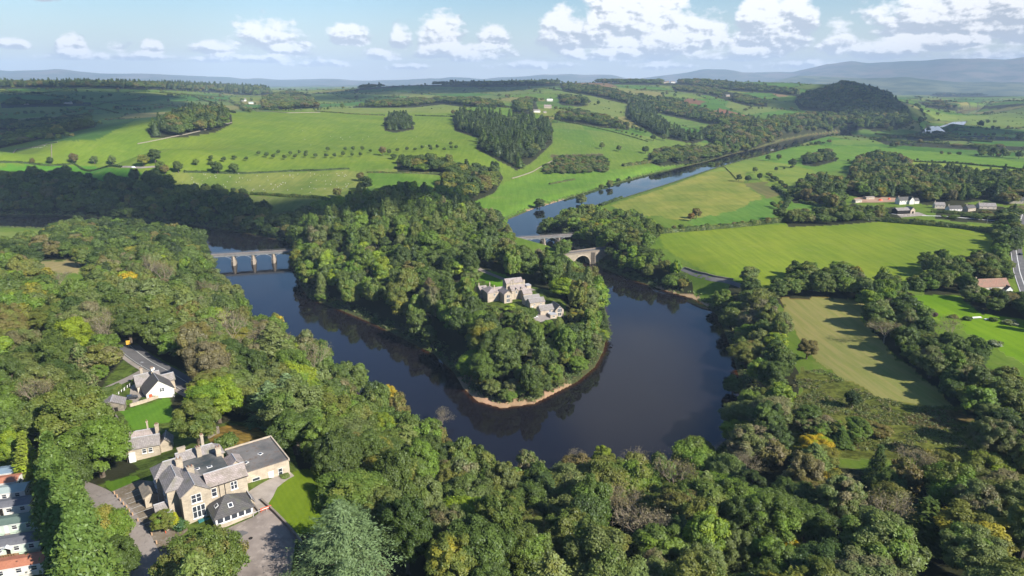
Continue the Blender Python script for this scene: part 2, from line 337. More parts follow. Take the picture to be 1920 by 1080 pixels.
def stone(name, c1, c2, mortar, bw=.55, bh=.22):
    m, T = newmat(name); tc_ = T.add('ShaderNodeTexCoord').outputs['Object']
    sx = T.add('ShaderNodeSeparateXYZ', ins={0: tc_}).outputs
    v = T.add('ShaderNodeCombineXYZ', ins={0: T.m('ADD', sx[0], sx[1]), 1: sx[2]}).outputs[0]
    br = T.add('ShaderNodeTexBrick', ins={'Vector': v, 'Scale': 1.0, 'Mortar Size': .018, 'Brick Width': bw, 'Row Height': bh, 'Bias': 0.0})
    br.inputs['Color1'].default_value = (*c1, 1); br.inputs['Color2'].default_value = (*c2, 1); br.inputs['Mortar'].default_value = (*mortar, 1)
    n = T.noise(tc_, .6, 5, .65)
    c = T.mix(T.ramp(n, .35, .75), br.outputs[0], T.mix(.42, br.outputs[0], (.12, .10, .08)))
    bsdf(T, c, .9, .15, br.outputs['Fac']); return m
def slates(name, c1, c2, moss):
    m, T = newmat(name); tc_ = T.add('ShaderNodeTexCoord').outputs['Object']
    sx = T.add('ShaderNodeSeparateXYZ', ins={0: tc_}).outputs
    v = T.add('ShaderNodeCombineXYZ', ins={0: T.m('ADD', sx[0], sx[1]), 1: T.m('MULTIPLY', sx[2], 1.6)}).outputs[0]
    br = T.add('ShaderNodeTexBrick', ins={'Vector': v, 'Scale': 1.0, 'Mortar Size': .02, 'Brick Width': .35, 'Row Height': .3})
    br.inputs['Color1'].default_value = (*c1, 1); br.inputs['Color2'].default_value = (*c2, 1); br.inputs['Mortar'].default_value = tuple(x*.55 for x in c1)+(1,)
    n = T.noise(tc_, .45, 6, .7); n2_ = T.noise(tc_, 3.0, 4, .6)
    c = T.mix(T.ramp(n, .45, .72), br.outputs[0], moss); c = T.mix(.4, c, T.mix(n2_, (.35, .35, .35), (1, 1, 1)), 'MULTIPLY')
    bsdf(T, c, .75, .3); return m
MAT = {}
MAT['stone'] = stone('sandstone wall', (.50, .42, .31), (.40, .335, .25), (.36, .31, .24))
MAT['stone_dark'] = stone('weathered stone', (.24, .20, .16), (.18, .15, .12), (.14, .12, .10), .9, .35)
MAT['stone_pale'] = stone('pale stone', (.52, .43, .32), (.44, .36, .27), (.38, .33, .26), .9, .35)
MAT['pier'] = stone('pier stone', (.36, .30, .23), (.27, .225, .175), (.24, .20, .16), .9, .35)
MAT['old_metal'] = patchy('weathered steel', (.20, .20, .19), (.15, .15, .145), .5, (.26, .25, .23))
MAT['rubble'] = patchy('rubble wall', (.30, .25, .19), (.17, .15, .12), .8, (.36, .31, .25))
MAT['slate'] = slates('grey stone slates', (.24, .215, .205), (.33, .295, .28), (.17, .16, .11))
MAT['slate_pink'] = slates('lichened slates', (.33, .27, .25), (.42, .355, .32), (.20, .17, .13))
MAT['slate_dark'] = slates('dark slates', (.085, .08, .08), (.12, .11, .105), (.10, .10, .07))
MAT['slate_red'] = slates('red brown tiles', (.26, .13, .09), (.32, .19, .13), (.16, .13, .09))
MAT['felt'] = patchy('roofing felt', (.045, .055, .056), (.17, .165, .155), .22, (.10, .09, .085), .8, 5)
MAT['felt_brown'] = patchy('stained felt', (.11, .105, .10), (.20, .185, .17), .25, (.13, .09, .07), .85, 4)
MAT['lead'] = patchy('lead', (.45, .45, .46), (.36, .36, .37), 2)
MAT['white'] = patchy('white paint', (.78, .77, .74), (.70, .69, .66), .7)
MAT['render_white'] = patchy('white render', (.74, .71, .65), (.66, .63, .57), .5)
MAT['cream'] = patchy('cream render', (.60, .52, .42), (.52, .45, .36), .5)
MAT['mint'] = patchy('pale green panels', (.55, .64, .54), (.50, .60, .50), .5)
MAT['asphalt'] = patchy('asphalt', (.12, .115, .115), (.16, .15, .145), .15, (.10, .095, .09), .9, 12)
MAT['drive'] = patchy('worn tarmac', (.25, .215, .19), (.30, .26, .23), .13, (.19, .165, .145), .9, 9)
MAT['yard'] = patchy('worn yard surface', (.27, .225, .19), (.13, .108, .095), .10, (.32, .27, .23), .9, 5)
MAT['bays'] = patchy('mossy parking surface', (.21, .175, .135), (.15, .115, .07), .35, (.24, .21, .18), .9, 5)
MAT['gravel'] = patchy('gravel', (.36, .31, .26), (.27, .23, .19), .3)
MAT['paint'] = patchy('road paint', (.55, .54, .50), (.45, .44, .40), 2)
MAT['timber'] = patchy('timber', (.34, .20, .10), (.25, .15, .08), 1.5)
MAT['post'] = patchy('tan posts', (.50, .33, .20), (.42, .27, .16), 3)
MAT['orange'] = patchy('orange plastic', (.75, .12, .05), (.65, .10, .04), 3, None, .5)
MAT['orange_roof'] = patchy('orange roof', (.48, .20, .12), (.38, .15, .09), .5, (.30, .13, .08))
MAT['grey_roof'] = patchy('grey panel roof', (.13, .13, .145), (.18, .18, .19), .4)
MAT['green_roof'] = patchy('green grey roof', (.13, .18, .15), (.10, .14, .12), .4)
MAT['pale_roof'] = patchy('pale roof', (.36, .42, .39), (.30, .36, .34), .4)
MAT['blue_roof'] = patchy('blue grey roof', (.20, .27, .33), (.16, .22, .28), .4)
MAT['yellow'] = patchy('yellow plastic', (.75, .42, .06), (.65, .36, .05), 3)
MAT['red'] = patchy('red cloth', (.5, .03, .06), (.4, .02, .05), 3)
MAT['blue'] = patchy('blue sheet', (.06, .12, .42), (.05, .10, .35), 3)
MAT['teal'] = patchy('teal cover', (.05, .20, .19), (.04, .16, .16), 2)
MAT['bark'] = patchy('bark', (.10, .075, .05), (.16, .13, .10), 2)
MAT['bark_pale'] = patchy('pale bark', (.33, .29, .23), (.24, .20, .15), 2)
MAT['twig'] = patchy('grey twigs', (.38, .31, .22), (.28, .23, .16), .6)
MAT['wool'] = patchy('wool', (.5, .47, .40), (.42, .39, .33), 4)
MAT['rubber'] = patchy('rubber', (.02, .02, .02), (.03, .03, .03), 4)
MAT['metal'] = patchy('galvanised steel', (.42, .43, .44), (.34, .35, .36), 3)
m, T = newmat('window glass'); bsdf(T, (.035, .04, .05), .08, .6); MAT['glass'] = m
m, T = newmat('dark opening'); bsdf(T, (.02, .018, .016), .9, .1); MAT['dark'] = m
for nm, c in (('car white', (.75, .75, .75)), ('car dark', (.025, .028, .035)), ('car silver', (.4, .41, .43))):
    m, T = newmat(nm); b = bsdf(T, c, .3, .5); b.inputs['Coat Weight'].default_value = .6; MAT[nm] = m
# ------------------------------------------------------------------ foliage material: tint belongs to the tree, v to the leaf clump
def foliage(name, rough=False, trans=.28):
    m, T = newmat(name)
    ti = T.add('ShaderNodeAttribute', attribute_type='INSTANCER', attribute_name='tint').outputs['Color']
    t2 = T.add('ShaderNodeAttribute', attribute_type='INSTANCER', attribute_name='tint2').outputs['Color']
    v = T.add('ShaderNodeAttribute', attribute_type='GEOMETRY', attribute_name='v').outputs['Fac']
    lobe = T.add('ShaderNodeAttribute', attribute_type='GEOMETRY', attribute_name='lobe').outputs['Fac']
    ob = T.add('ShaderNodeTexCoord').outputs['Object']; rnd = T.add('ShaderNodeObjectInfo').outputs['Random']
    vv = T.add('ShaderNodeVectorMath', operation='ADD', ins={0: ob}); cb = T.add('ShaderNodeCombineXYZ', ins={0: T.m('MULTIPLY', rnd, 50), 1: T.m('MULTIPLY', rnd, 31)}); T.l.new(cb.outputs[0], vv.inputs[1])
    n = T.noise(vv.outputs[0], .22, 3, .6)
    f = T.ramp(T.m('ADD', T.m('MULTIPLY', n, .75), T.m('MULTIPLY', lobe, .25)), .44, .68)
    c = T.mix(f, ti, t2)
    br = T.m('ADD', .92, T.m('ADD', T.m('MULTIPLY', v, .36), T.m('MULTIPLY', lobe, .22)))
    cb2 = T.add('ShaderNodeCombineXYZ', ins={0: br, 1: br, 2: br}).outputs[0]
    c = T.mix(1.0, c, cb2, 'MULTIPLY')
    d = T.add('ShaderNodeBsdfDiffuse', ins={0: c}); tr = T.add('ShaderNodeBsdfTranslucent', ins={0: c})
    mx = T.add('ShaderNodeMixShader', ins={0: trans}); T.l.new(d.outputs[0], mx.inputs[1]); T.l.new(tr.outputs[0], mx.inputs[2])
    gl = T.add('ShaderNodeBsdfAnisotropic' if hasattr(bpy.types, 'ShaderNodeBsdfAnisotropicX') else 'ShaderNodeBsdfGlossy'); gl.inputs['Roughness'].default_value = .5; gl.inputs['Color'].default_value = (.9, .95, 1, 1)
    m2 = T.add('ShaderNodeMixShader', ins={0: .02}); T.l.new(mx.outputs[0], m2.inputs[1]); T.l.new(gl.outputs[0], m2.inputs[2])
    T.add('ShaderNodeOutputMaterial', ins={0: m2.outputs[0]}); return m
MAT['leaf'] = foliage('leaves'); MAT['needle'] = foliage('needles', trans=.15); MAT['hedge'] = foliage('hedge leaves')

# ------------------------------------------------------------------ ground colours: field outlines surveyed on the photograph
G = 2.15
def fc(r, g, b): c = srgb(r, g, b); return tuple(x/G for x in c)
GRASS = fc(126, 158, 58); OLIVE = fc(146, 160, 84)
FIELDS = [
 ([(-200,330),(-200,286),(0,283),(130,265),(270,230),(430,211),(480,208),(640,205),(860,205),(900,250),(960,320),(840,300),(620,310),(350,322),(0,303)], (134,164,56), 0),
 ([(-200,345),(-200,310),(0,310),(120,309),(260,318),(268,330),(230,340)], (98,160,52), 0),
 ([(318,322),(470,323),(660,320),(740,317),(835,325),(812,352),(800,366),(640,368),(480,362),(330,352)], (146,164,82), 1),
 ([(690,324),(835,325),(812,352),(800,372),(690,372)], (124,162,66), 1),
 ([(735,315),(790,316),(780,322),(735,322)], (165,172,90), 0),
 ([(470,366),(600,372),(640,380),(560,400),(460,395)], (138,150,84), 1),
 ([(860,378),(930,348),(1000,325),(1160,318),(1300,300),(1400,270),(1400,285),(1320,303),(1160,342),(1060,372),(935,416)], (124,168,58), 0),
 ([(1230,436),(1500,416),(1700,414),(1870,426),(1870,470),(1760,540),(1560,560),(1420,540),(1330,510),(1250,470)], (150,176,54), 0),
 ([(1142,385),(1260,348),(1325,322),(1400,322),(1395,345),(1430,370),(1370,398),(1290,412),(1200,402)], (168,178,84), 1),
 ([(1325,322),(1345,308),(1400,300),(1500,305),(1560,330),(1440,345),(1400,322)], (150,176,70), 0),
 ([(1290,412),(1370,398),(1430,370),(1480,385),(1440,412),(1300,424)], (118,166,66), 0),
 ([(1395,345),(1440,340),(1480,360),(1440,372)], (140,140,84), 0),
 ([(1430,345),(1490,332),(1530,345),(1490,365)], (150,178,74), 0),
 ([(1465,372),(1560,376),(1560,390),(1480,392)], (116,164,64), 0),
 ([(1500,365),(1560,368),(1556,376),(1510,375)], (120,100,76), 0),
 ([(1415,290),(1500,272),(1640,275),(1800,290),(1925,305),(1925,318),(1700,300),(1560,300),(1500,312),(1430,300)], (128,172,62), 0),
 ([(1500,312),(1560,300),(1600,305),(1590,318),(1530,322)], (122,166,62), 0),
 ([(1705,302),(1925,318),(1925,326),(1870,322),(1705,310)], (160,184,70), 0),
 ([(1465,560),(1620,560),(1620,600),(1660,650),(1740,715),(1790,762),(1700,755),(1640,742),(1590,715),(1545,690),(1470,600)], (180,166,88), 2),
 ([(1690,558),(1800,553),(1840,590),(1925,600),(1925,690),(1870,650),(1760,600),(1700,575)], (134,180,34), 3),
 ([(1500,690),(1590,715),(1640,742),(1700,755),(1800,765),(1900,830),(1900,880),(1600,860),(1420,840),(1440,790),(1500,740)], (126,142,62), 4),
 ([(1680,790),(1740,768),(1800,770),(1840,790),(1740,806)], (136,124,78), 4),
 ([(66,490),(150,486),(150,512),(90,515)], (186,176,124), 0),
 ([(-20,438),(80,430),(85,437),(40,446),(-20,452)], (150,172,80), 0),
 ([(45,660),(60,610),(95,612),(100,650),(75,690)], (160,156,72), 4),
 ([(222,768),(320,748),(326,790),(238,806)], (118,172,52), 3),
 ([(496,905),(548,885),(600,880),(655,930),(640,1000),(555,1004),(505,945)], (120,150,38), 3),
 ([(395,838),(400,812),(425,795),(480,800),(520,826),(470,838)], (182,160,78), 4),
 ([(195,905),(265,890),(268,902),(215,924)], (120,164,50), 3),
 ([(890,520),(920,505),(960,525),(950,545)], (122,178,44), 3),
 ([(1050,163),(1075,152),(1130,153),(1160,163),(1100,166)], (158,128,92), 0),
 ([(1272,192),(1290,184),(1325,190),(1310,196)], (150,112,88), 0),
 ([(1335,210),(1350,203),(1402,217),(1385,224)], (160,118,92), 0),
 ([(1425,165),(1480,166),(1496,178),(1460,182)], (178,150,116), 0),
 ([(0,284),(60,273),(100,268),(90,274),(0,290)], (120,150,64), 0),
 ([(1050,175),(1150,170),(1180,190),(1200,215),(1150,220),(1080,205)], (140,160,80), 0),
 ([(1200,200),(1250,205),(1320,228),(1300,240),(1220,235)], (126,160,72), 0),
 ([(1370,185),(1440,190),(1480,205),(1400,215),(1360,200)], (138,158,82), 0),
 ([(560,205),(620,200),(850,192),(900,198),(840,212),(640,212)], (146,166,82), 0),
 ([(0,230),(200,225),(260,222),(180,262),(0,268)], (86,128,58), 0),
 ([(1720,250),(1925,245),(1925,262),(1720,262)], (120,162,66), 0),
 ([(1560,262),(1640,262),(1700,270),(1560,272)], (130,164,70), 0),
 ([(1730,205),(1780,215),(1925,222),(1925,236),(1830,234),(1730,222)], (146,172,80), 0),
 ([(1300,232),(1400,240),(1500,248),(1480,258),(1380,262)], (136,160,80), 0),
 ([(1130,320),(1040,300),(1030,290),(1130,288)], (120,118,80), 4),
]
ppx, ppy, dep = project(GX, GY, GZ)
_w = np.clip(700/GD, .25, 1.6); jpx = ppx+(vnoise(GX, GY, 9, 61)*9+vnoise(GX, GY, 3, 62)*5)*_w; jpy = ppy+(vnoise(GX, GY, 11, 63)*5+vnoise(GX, GY, 3.3, 64)*3)*_w
front = (np.abs(GA) < R(50)) & (GD > 80)
colr = np.zeros(GA.shape+(3,)); colr[:] = GRASS
big = vnoise(GX, GY, 260, 21); cell = vnoise(GX//170*170+GY*.0, GY//230*230, 91, 22)
far = np.clip((GD-1300)/500, 0, 1)[..., None]
alt = np.array(fc(104,150,66))[None, None]*(cell[..., None] > 0)+np.array(fc(134,160,78))[None, None]*(cell[..., None] <= 0)
colr = colr*(1-far)+alt*far
kind = np.zeros(GA.shape)          # texture kind: 1 pasture, 2 mown rows, 3 lawn stripes, 4 rough ground, 5 wood floor, 6 bank
def patchwork(x, y, s=185.):
    """irregular fields: nearest and second nearest of jittered seeds"""
    c_, s_ = math.cos(.5), math.sin(.5); u = (x*c_+y*s_)/s; v = (-x*s_+y*c_)/(s*1.35); i0 = np.floor(u).astype(int); j0 = np.floor(v).astype(int)
    g1 = np.random.default_rng(91).random((128, 128, 3)); d1 = np.full(x.shape, 9e9); d2 = d1.copy(); idv = np.zeros(x.shape)
    for di in (-1, 0, 1):
        for dj in (-1, 0, 1):
            i, j = i0+di, j0+dj; gg = g1[i % 128, j % 128]; d = np.maximum(np.abs(u-i-.15-.7*gg[..., 0]), np.abs(v-j-.15-.7*gg[..., 1]))*.6+np.hypot(u-i-.15-.7*gg[..., 0], v-j-.15-.7*gg[..., 1])*.4
            nw = d < d1; d2 = np.where(nw, d1, np.minimum(d2, d)); idv = np.where(nw, gg[..., 2], idv); d1 = np.where(nw, d, d1)
    return idv, (d2-d1)*s
pid, pedge = patchwork(GX, GY)
PAL = np.array([fc(*q) for q in ((112,152,60),(134,160,70),(100,148,56),(150,164,84),(122,158,60),(104,140,62),(140,158,66),(164,162,96),(92,140,54),(128,150,76))])
fm = (GD > 1750) & front; colr[fm] = PAL[np.minimum((pid[fm]*10).astype(int), 9)]
colr[fm & (pedge < np.maximum(3.5, GD*.0016))] = (.028, .040, .014)
for poly, c, k in FIELDS:
    ins = inpoly(jpx, jpy, poly) & front
    if len(poly) > 12: ins &= GD < 1900
    colr[ins] = fc(*c); kind[ins] = k
# ------------------------------------------------------------------ woods: canopy outlines, tree height, spacing, colour mix, name of the place
# colour mixes
TINT = {'dark': (.030,.052,.018), 'deep': (.048,.078,.022), 'mid': (.070,.108,.028), 'olive': (.100,.122,.034), 'fresh': (.088,.150,.026), 'greygreen': (.096,.128,.052),
        'bright': (.150,.210,.022), 'yellow': (.300,.235,.018), 'brown': (.112,.102,.042), 'tan': (.175,.155,.085), 'gold': (.175,.165,.024), 'needle': (.038,.060,.026), 'blue': (.083,.130,.075), 'rust': (.17,.10,.035)}
TINT = {k_: (v_[0]*1.3, v_[1]*1.2, v_[2]*.8) for k_, v_ in TINT.items()}
TINT['tan'] = (.15, .13, .062)
TWORD = {'dark': 'dark green', 'deep': 'deep green', 'mid': 'mid green', 'olive': 'olive', 'fresh': 'fresh green', 'greygreen': 'grey green', 'bright': 'bright lime', 'yellow': 'golden yellow', 'brown': 'brownish', 'tan': 'pale tan', 'needle': 'dark', 'blue': 'blue green', 'rust': 'rusty brown', 'gold': 'dull gold'}
MIX = {'near': ['olive']*5+['mid']*5+['greygreen']*4+['deep']*3+['fresh']*2+['brown']*2+['tan']*1+['bright']*1,
       'nearR': ['olive']*4+['mid']*4+['greygreen']*4+['deep']*4+['dark']*2+['brown']*3+['tan']*2+['fresh']*1,
       'darkw': ['deep']*5+['dark']*3+['mid']*3+['brown']*1+['olive']*2,
       'loop': ['mid']*6+['fresh']*4+['deep']*4+['olive']*3+['greygreen']*2+['bright']*1,
       'far': ['deep']*4+['mid']*3+['olive']*3+['brown']*2+['dark']*2, 'conif': ['needle']*6+['dark']*3+['greygreen']*1,
       'belt': ['deep']*3+['greygreen']*3+['mid']*3+['brown']*2+['olive']*2+['dark']*1}
WOODS = [
 # name, polygon, height, spacing, mix, conifer share, (dmin,dmax) metres
 ('far_bank', [(-150,322),(60,322),(130,319),(170,326),(230,332),(290,322),(330,350),(400,352),(470,372),(520,392),(560,400),(600,398),(600,440),(548,462),(500,440),(450,428),(400,420),(300,402),(180,400),(110,402),(-150,404)], 18, 11, 'darkw', 0, None),
 ('west_wood', [(-150,452),(0,456),(60,445),(110,425),(200,405),(260,400),(330,402),(395,430),(402,466),(392,492),(300,500),(200,485),(150,488),(60,490),(-150,490)], 17, 11, 'darkw', 0, None),
 ('near_bank', [(-150,485),(60,492),(66,515),(95,520),(150,515),(152,490),(300,470),(396,488),(425,515),(436,548),(515,562),(560,600),(600,622),(655,642),(682,698),(735,720),(770,765),(830,795),(865,840),(905,850),
    (1000,845),(1060,858),(1130,835),(1200,850),(1240,815),(1300,800),(1340,830),(1330,1130),(-150,1130)], 17, 9.8, 'near', .03, None),
 ('right_fore', [(1300,812),(1350,832),(1400,820),(1450,812),(1520,815),(1600,835),(1680,838),(1760,830),(1830,815),(1925,845),(2100,850),(2100,1150),(1300,1150)], 16, 9.6, 'nearR', .02, None),
 ('right_bank', [(1372,512),(1400,506),(1440,540),(1462,600),(1478,640),(1505,672),(1500,735),(1445,790),(1420,800),(1350,835),(1300,800),(1330,775),(1335,725),(1352,690),(1348,645),(1340,612),(1352,575),(1335,560)], 17, 10.5, 'near', 0, None),
 ('belt', [(1612,600),(1632,575),(1665,556),(1715,570),(1760,600),(1850,655),(1895,700),(2000,745),(2000,850),(1925,845),(1850,790),(1800,755),(1740,715),(1680,655),(1620,622)], 16, 10, 'belt', 0, None),
 ('field_edge', [(1436,530),(1480,500),(1520,492),(1545,520),(1575,495),(1612,505),(1622,535),(1660,515),(1700,525),(1735,540),(1740,485),(1765,472),(1785,500),(1810,478),(1850,482),(1860,460),(1890,468),(1900,500),(1870,535),(1840,545),(1790,548),(1720,560),(1640,568),(1560,556),(1470,556)], 15, 11, 'loop', 0, None),
 ('lawn_edge', [(1812,555),(1835,540),(1860,548),(1925,545),(2000,540),(2000,600),(1925,598),(1850,592),(1815,580)], 15, 10, 'darkw', 0, None),
 ('road_edge', [(1868,440),(1880,412),(1905,405),(1915,430),(1912,455),(1890,470),(1868,455)], 13, 10, 'darkw', 0, None),
 ('loop', [(548,430),(600,395),(605,372),(690,358),(760,352),(850,362),(880,378),(925,405),(945,425),(965,452),(1005,470),(1050,482),(1090,492),(1118,525),(1138,570),(1142,620),(1138,660),(1105,690),(1060,695),(1035,705),
    (990,728),(945,728),(895,712),(860,690),(842,655),(780,625),(700,585),(612,560),(568,525),(545,490)], 19, 11, 'loop', .06, None),
 ('bridge_wood', [(1000,436),(1020,418),(1055,402),(1100,392),(1160,395),(1215,408),(1240,425),(1215,442),(1250,480),(1300,510),(1302,540),(1240,532),(1190,520),(1150,500),(1128,478),(1110,462),(1050,462),(1040,446)], 16, 10.5, 'loop', 0, None),
 ('hill_wood', [(848,208),(900,204),(950,214),(1035,222),(1037,258),(1000,292),(970,308),(935,290),(892,268),(898,250),(852,236)], 17, 13, 'conif', .6, (1100,2300)),
 ('hedge_wood', [(742,290),(780,285),(850,290),(862,305),(930,300),(944,322),(928,348),(868,372),(812,370),(805,348),(840,316),(745,312)], 16, 12, 'far', .1, (700,1500)),
 ('copse', [(275,232),(300,216),(345,204),(400,198),(432,205),(434,222),(400,238),(330,248),(280,248)], 17, 12, 'far', .2, (900,2400)),
 ('small_copse', [(720,214),(745,209),(772,211),(776,236),(740,242),(720,238)], 15, 11, 'conif', .5, (1200,2100)),
 ('river_scrub', [(1010,312),(1050,290),(1130,290),(1145,302),(1140,322),(1060,325),(1015,325)], 8, 9, 'belt', 0, (900,1700)),
 ('river_trees', [(1215,282),(1250,272),(1310,270),(1400,270),(1420,272),(1400,284),(1300,300),(1240,305),(1215,296)], 12, 12, 'belt', 0, (1200,2000)),
 ('gully', [(1175,192),(1200,187),(1230,200),(1240,222),(1260,235),(1300,245),(1330,240),(1345,250),(1300,262),(1240,252),(1200,232),(1172,212)], 15, 13, 'conif', .4, (1500,3200)),
 ('spine', [(1050,155),(1120,160),(1190,175),(1260,182),(1330,205),(1400,215),(1450,225),(1400,235),(1330,228),(1250,212),(1180,192),(1110,176),(1055,168)], 13, 15, 'far', .2, (1800,4200)),
 ('river_wood', [(1330,232),(1370,228),(1430,222),(1480,212),(1560,208),(1612,215),(1622,236),(1560,246),(1500,262),(1440,275),(1400,282),(1330,285),(1340,262),(1310,248)], 17, 14, 'far', .05, (1450,3300)),
 ('scarp', [(1500,172),(1540,165),(1570,155),(1590,150),(1620,154),(1650,163),(1680,182),(1708,208),(1712,225),(1690,236),(1640,240),(1612,232),(1600,214),(1560,206),(1500,200),(1490,186)], 17, 16, 'darkw', .1, (2000,4200)),
 ('scarp_top', [(1290,150),(1360,152),(1440,160),(1500,168),(1500,178),(1450,172),(1380,168),(1290,158)], 12, 16, 'far', .2, (2600,4800)),
 ('mid_wood', [(1260,160),(1330,163),(1400,175),(1440,185),(1440,198),(1400,195),(1330,176),(1265,168)], 11, 15, 'far', 0, (2300,4200)),
 ('ridge_left', [(-100,140),(60,139),(200,141),(330,144),(450,150),(520,170),(480,176),(420,170),(300,163),(150,160),(-100,161)], 20, 17, 'far', .2, (3300,4700)),
 ('ridge_mid', [(650,168),(700,155),(760,148),(800,144),(870,145),(960,153),(1050,151),(1050,157),(960,159),(870,160),(780,157),(700,163)], 15, 19, 'darkw', .2, (3200,5200)),
 ('ridge_copse', [(1115,150),(1150,144),(1170,149),(1240,147),(1250,152),(1300,146),(1340,152),(1340,157),(1240,156),(1120,154)], 18, 19, 'darkw', 0, (3200,5600)),
 ('valley_trees_left', [(490,180),(540,168),(580,176),(600,195),(590,205),(520,208),(490,205)], 15, 15, 'far', 0, (2000,4000)),
 ('valley_trees_mid', [(660,194),(740,184),(830,180),(880,181),(930,187),(960,194),(960,205),(900,198),(830,190),(750,198),(670,202)], 15, 15, 'far', 0, (2000,4200)),
 ('left_dark', [(-100,225),(20,222),(60,224),(110,218),(120,212),(170,212),(180,238),(130,255),(60,262),(20,275),(-100,280),(-100,250),(40,245),(60,240),(-100,238)], 15, 14, 'darkw', 0, (1500,2900)),
 ('left_dark_row', [(0,188),(30,180),(50,186),(110,184),(170,188),(170,194),(60,196),(0,198)], 12, 15, 'darkw', 0, (2200,3800)),
 ('village_wood', [(1478,352),(1500,330),(1530,322),(1560,330),(1590,330),(1600,318),(1622,285),(1700,290),(1710,308),(1760,310),(1850,316),(1925,320),(2000,325),(2000,395),(1925,362),(1890,372),(1850,362),(1800,370),(1740,372),(1700,362),(1640,362),(1580,352),(1590,372),(1580,388),(1560,382),(1540,372),(1490,368)], 17, 11, 'far', .15, (800,1500)),
 ('village_front', [(1470,402),(1500,390),(1560,388),(1600,372),(1640,382),(1680,378),(1692,400),(1640,406),(1560,412),(1480,415)], 12, 10, 'far', 0, (650,1000)),
 ('village_back', [(1590,320),(1600,295),(1640,282),(1690,290),(1700,305),(1650,318)], 15, 12, 'far', 0, (900,1700)),
 ('village_gardens', [(1760,375),(1800,372),(1860,375),(1925,385),(1925,412),(1860,408),(1800,405),(1755,400)], 10, 12, 'belt', .1, (600,1000)),
 ('mid_clump', [(1505,290),(1540,278),(1565,280),(1570,295),(1530,305),(1505,302)], 12, 12, 'far', 0, (1000,1700)),
 ('forest_right', [(1700,172),(1780,160),(1860,154),(2000,152),(2000,176),(1850,180),(1760,180)], 15, 34, 'darkw', .5, (5200,9800)),
 ('plain_line1', [(1720,188),(1760,186),(1800,196),(1850,196),(1925,190),(1925,195),(1850,202),(1790,205),(1740,200)], 12, 26, 'far', 0, (3000,5200)),
 ('plain_line2', [(1640,258),(1700,262),(1780,265),(1860,268),(1925,270),(1925,277),(1850,278),(1760,272),(1660,266)], 10, 14, 'far', 0, (1500,2400)),
 ('plain_line3', [(1700,252),(1745,246),(1740,232),(1755,228),(1790,252),(1840,250),(1925,255),(1925,260),(1800,260),(1700,260)], 10, 20, 'far', 0, (1600,2700)),
 ('roundhill', [(1045,173),(1100,180),(1110,186),(1090,196),(1050,192)], 12, 18, 'far', 0, (2000,3200)),
 ('farm_trees', [(960,185),(1000,178),(1010,200),(990,210),(960,208)], 13, 14, 'far', 0, (1700,2800)),
 ('fence_trees', [(1040,208),(1080,200),(1130,212),(1180,232),(1180,245),(1120,232),(1050,222)], 12, 16, 'far', 0, (1700,2600)),
]
CLEAR = [  # ground clearings inside the woods: pixel outlines on the ground
 [(150,915),(225,900),(262,880),(240,860),(228,800),(300,780),(330,800),(400,800),(430,790),(485,795),(545,830),(560,880),(596,890),(606,930),(598,990),(560,1000),(550,1080),(560,1200),(230,1200),(290,1060),(235,990),(150,930)],
 [(185,745),(200,710),(255,650),(270,655),(360,705),(345,735),(320,745),(330,800),(235,810),(222,780),(190,770)],
 [(-150,870),(85,860),(95,960),(90,1120),(-150,1120)],
 [(250,640),(270,655),(365,712),(350,722),(255,665)],
 [(45,660),(60,610),(95,612),(100,650),(75,690)],
 [(890,520),(905,506),(960,530),(1030,545),(1062,565),(1060,594),(1000,605),(985,588),(905,570)],
 [(1466,560),(1620,560),(1620,600),(1660,650),(1740,715),(1790,765),(1860,812),(1700,815),(1600,815),(1500,790),(1440,800),(1500,740),(1505,690)],
 [(66,490),(150,486),(152,514),(90,518)],
 [(1688,558),(1800,552),(1842,590),(1925,600),(1925,690),(1865,650),(1700,575)],
 [(890,752),(940,757),(1000,750),(1060,728),(1060,740),(1000,770),(890,770)],
]
VIS = [[(188,752),(193,712),(240,690),(258,655),(300,665),(352,703),(345,728),(322,742),(324,792),(235,808),(212,785)], [(238,812),(300,788),(335,822),(395,822),(400,808),(430,795),(470,800),(495,812),(545,842),(560,885),(590,895),(598,940),(590,990),(562,1004),(545,1075),(440,1035),(400,1000),(330,995),(290,1065),(235,990),(158,935),(165,912),(225,908),(262,885)],
 [(-50,870),(20,870),(72,1050),(72,1100),(-50,1100)], [(902,512),(960,520),(1000,528),(1060,560),(1059,588),(1032,592),(1008,578),(985,560),(942,554),(905,545)], [(68,492),(150,489),(150,512),(96,514)], [(1775,384),(1754,384),(1754,393),(1772,393)], [(1814,388),(1832,388),(1830,397),(1814,397)], [(1585,364),(1722,358),(1726,402),(1668,402),(1655,382),(1585,382)], [(1775,380),(1802,378),(1812,398),(1775,400)], [(1832,372),(1876,372),(1872,392),(1835,390)],
 [(1835,517),(1895,517),(1895,536),(1835,536)], [(1902,470),(1930,470),(1930,540),(1910,525)], [(1066,470),(1135,460),(1128,496),(1072,484)], [(402,470),(540,464),(540,506),(430,512)], [(974,438),(1050,434),(1050,443),(1024,464),(1013,464),(1010,447),(974,448)], [(1000,186),(1040,186),(1040,214),(1000,214)], [(690,456),(708,456),(706,470),(690,468)], [(448,180),(480,184),(480,196),(448,192)], [(1245,148),(1270,148),(1270,158),(1245,158)], [(1268,498),(1380,522),(1380,534),(1300,520)], [(1355,172),(1374,172),(1374,183),(1355,183)]]
VD = None
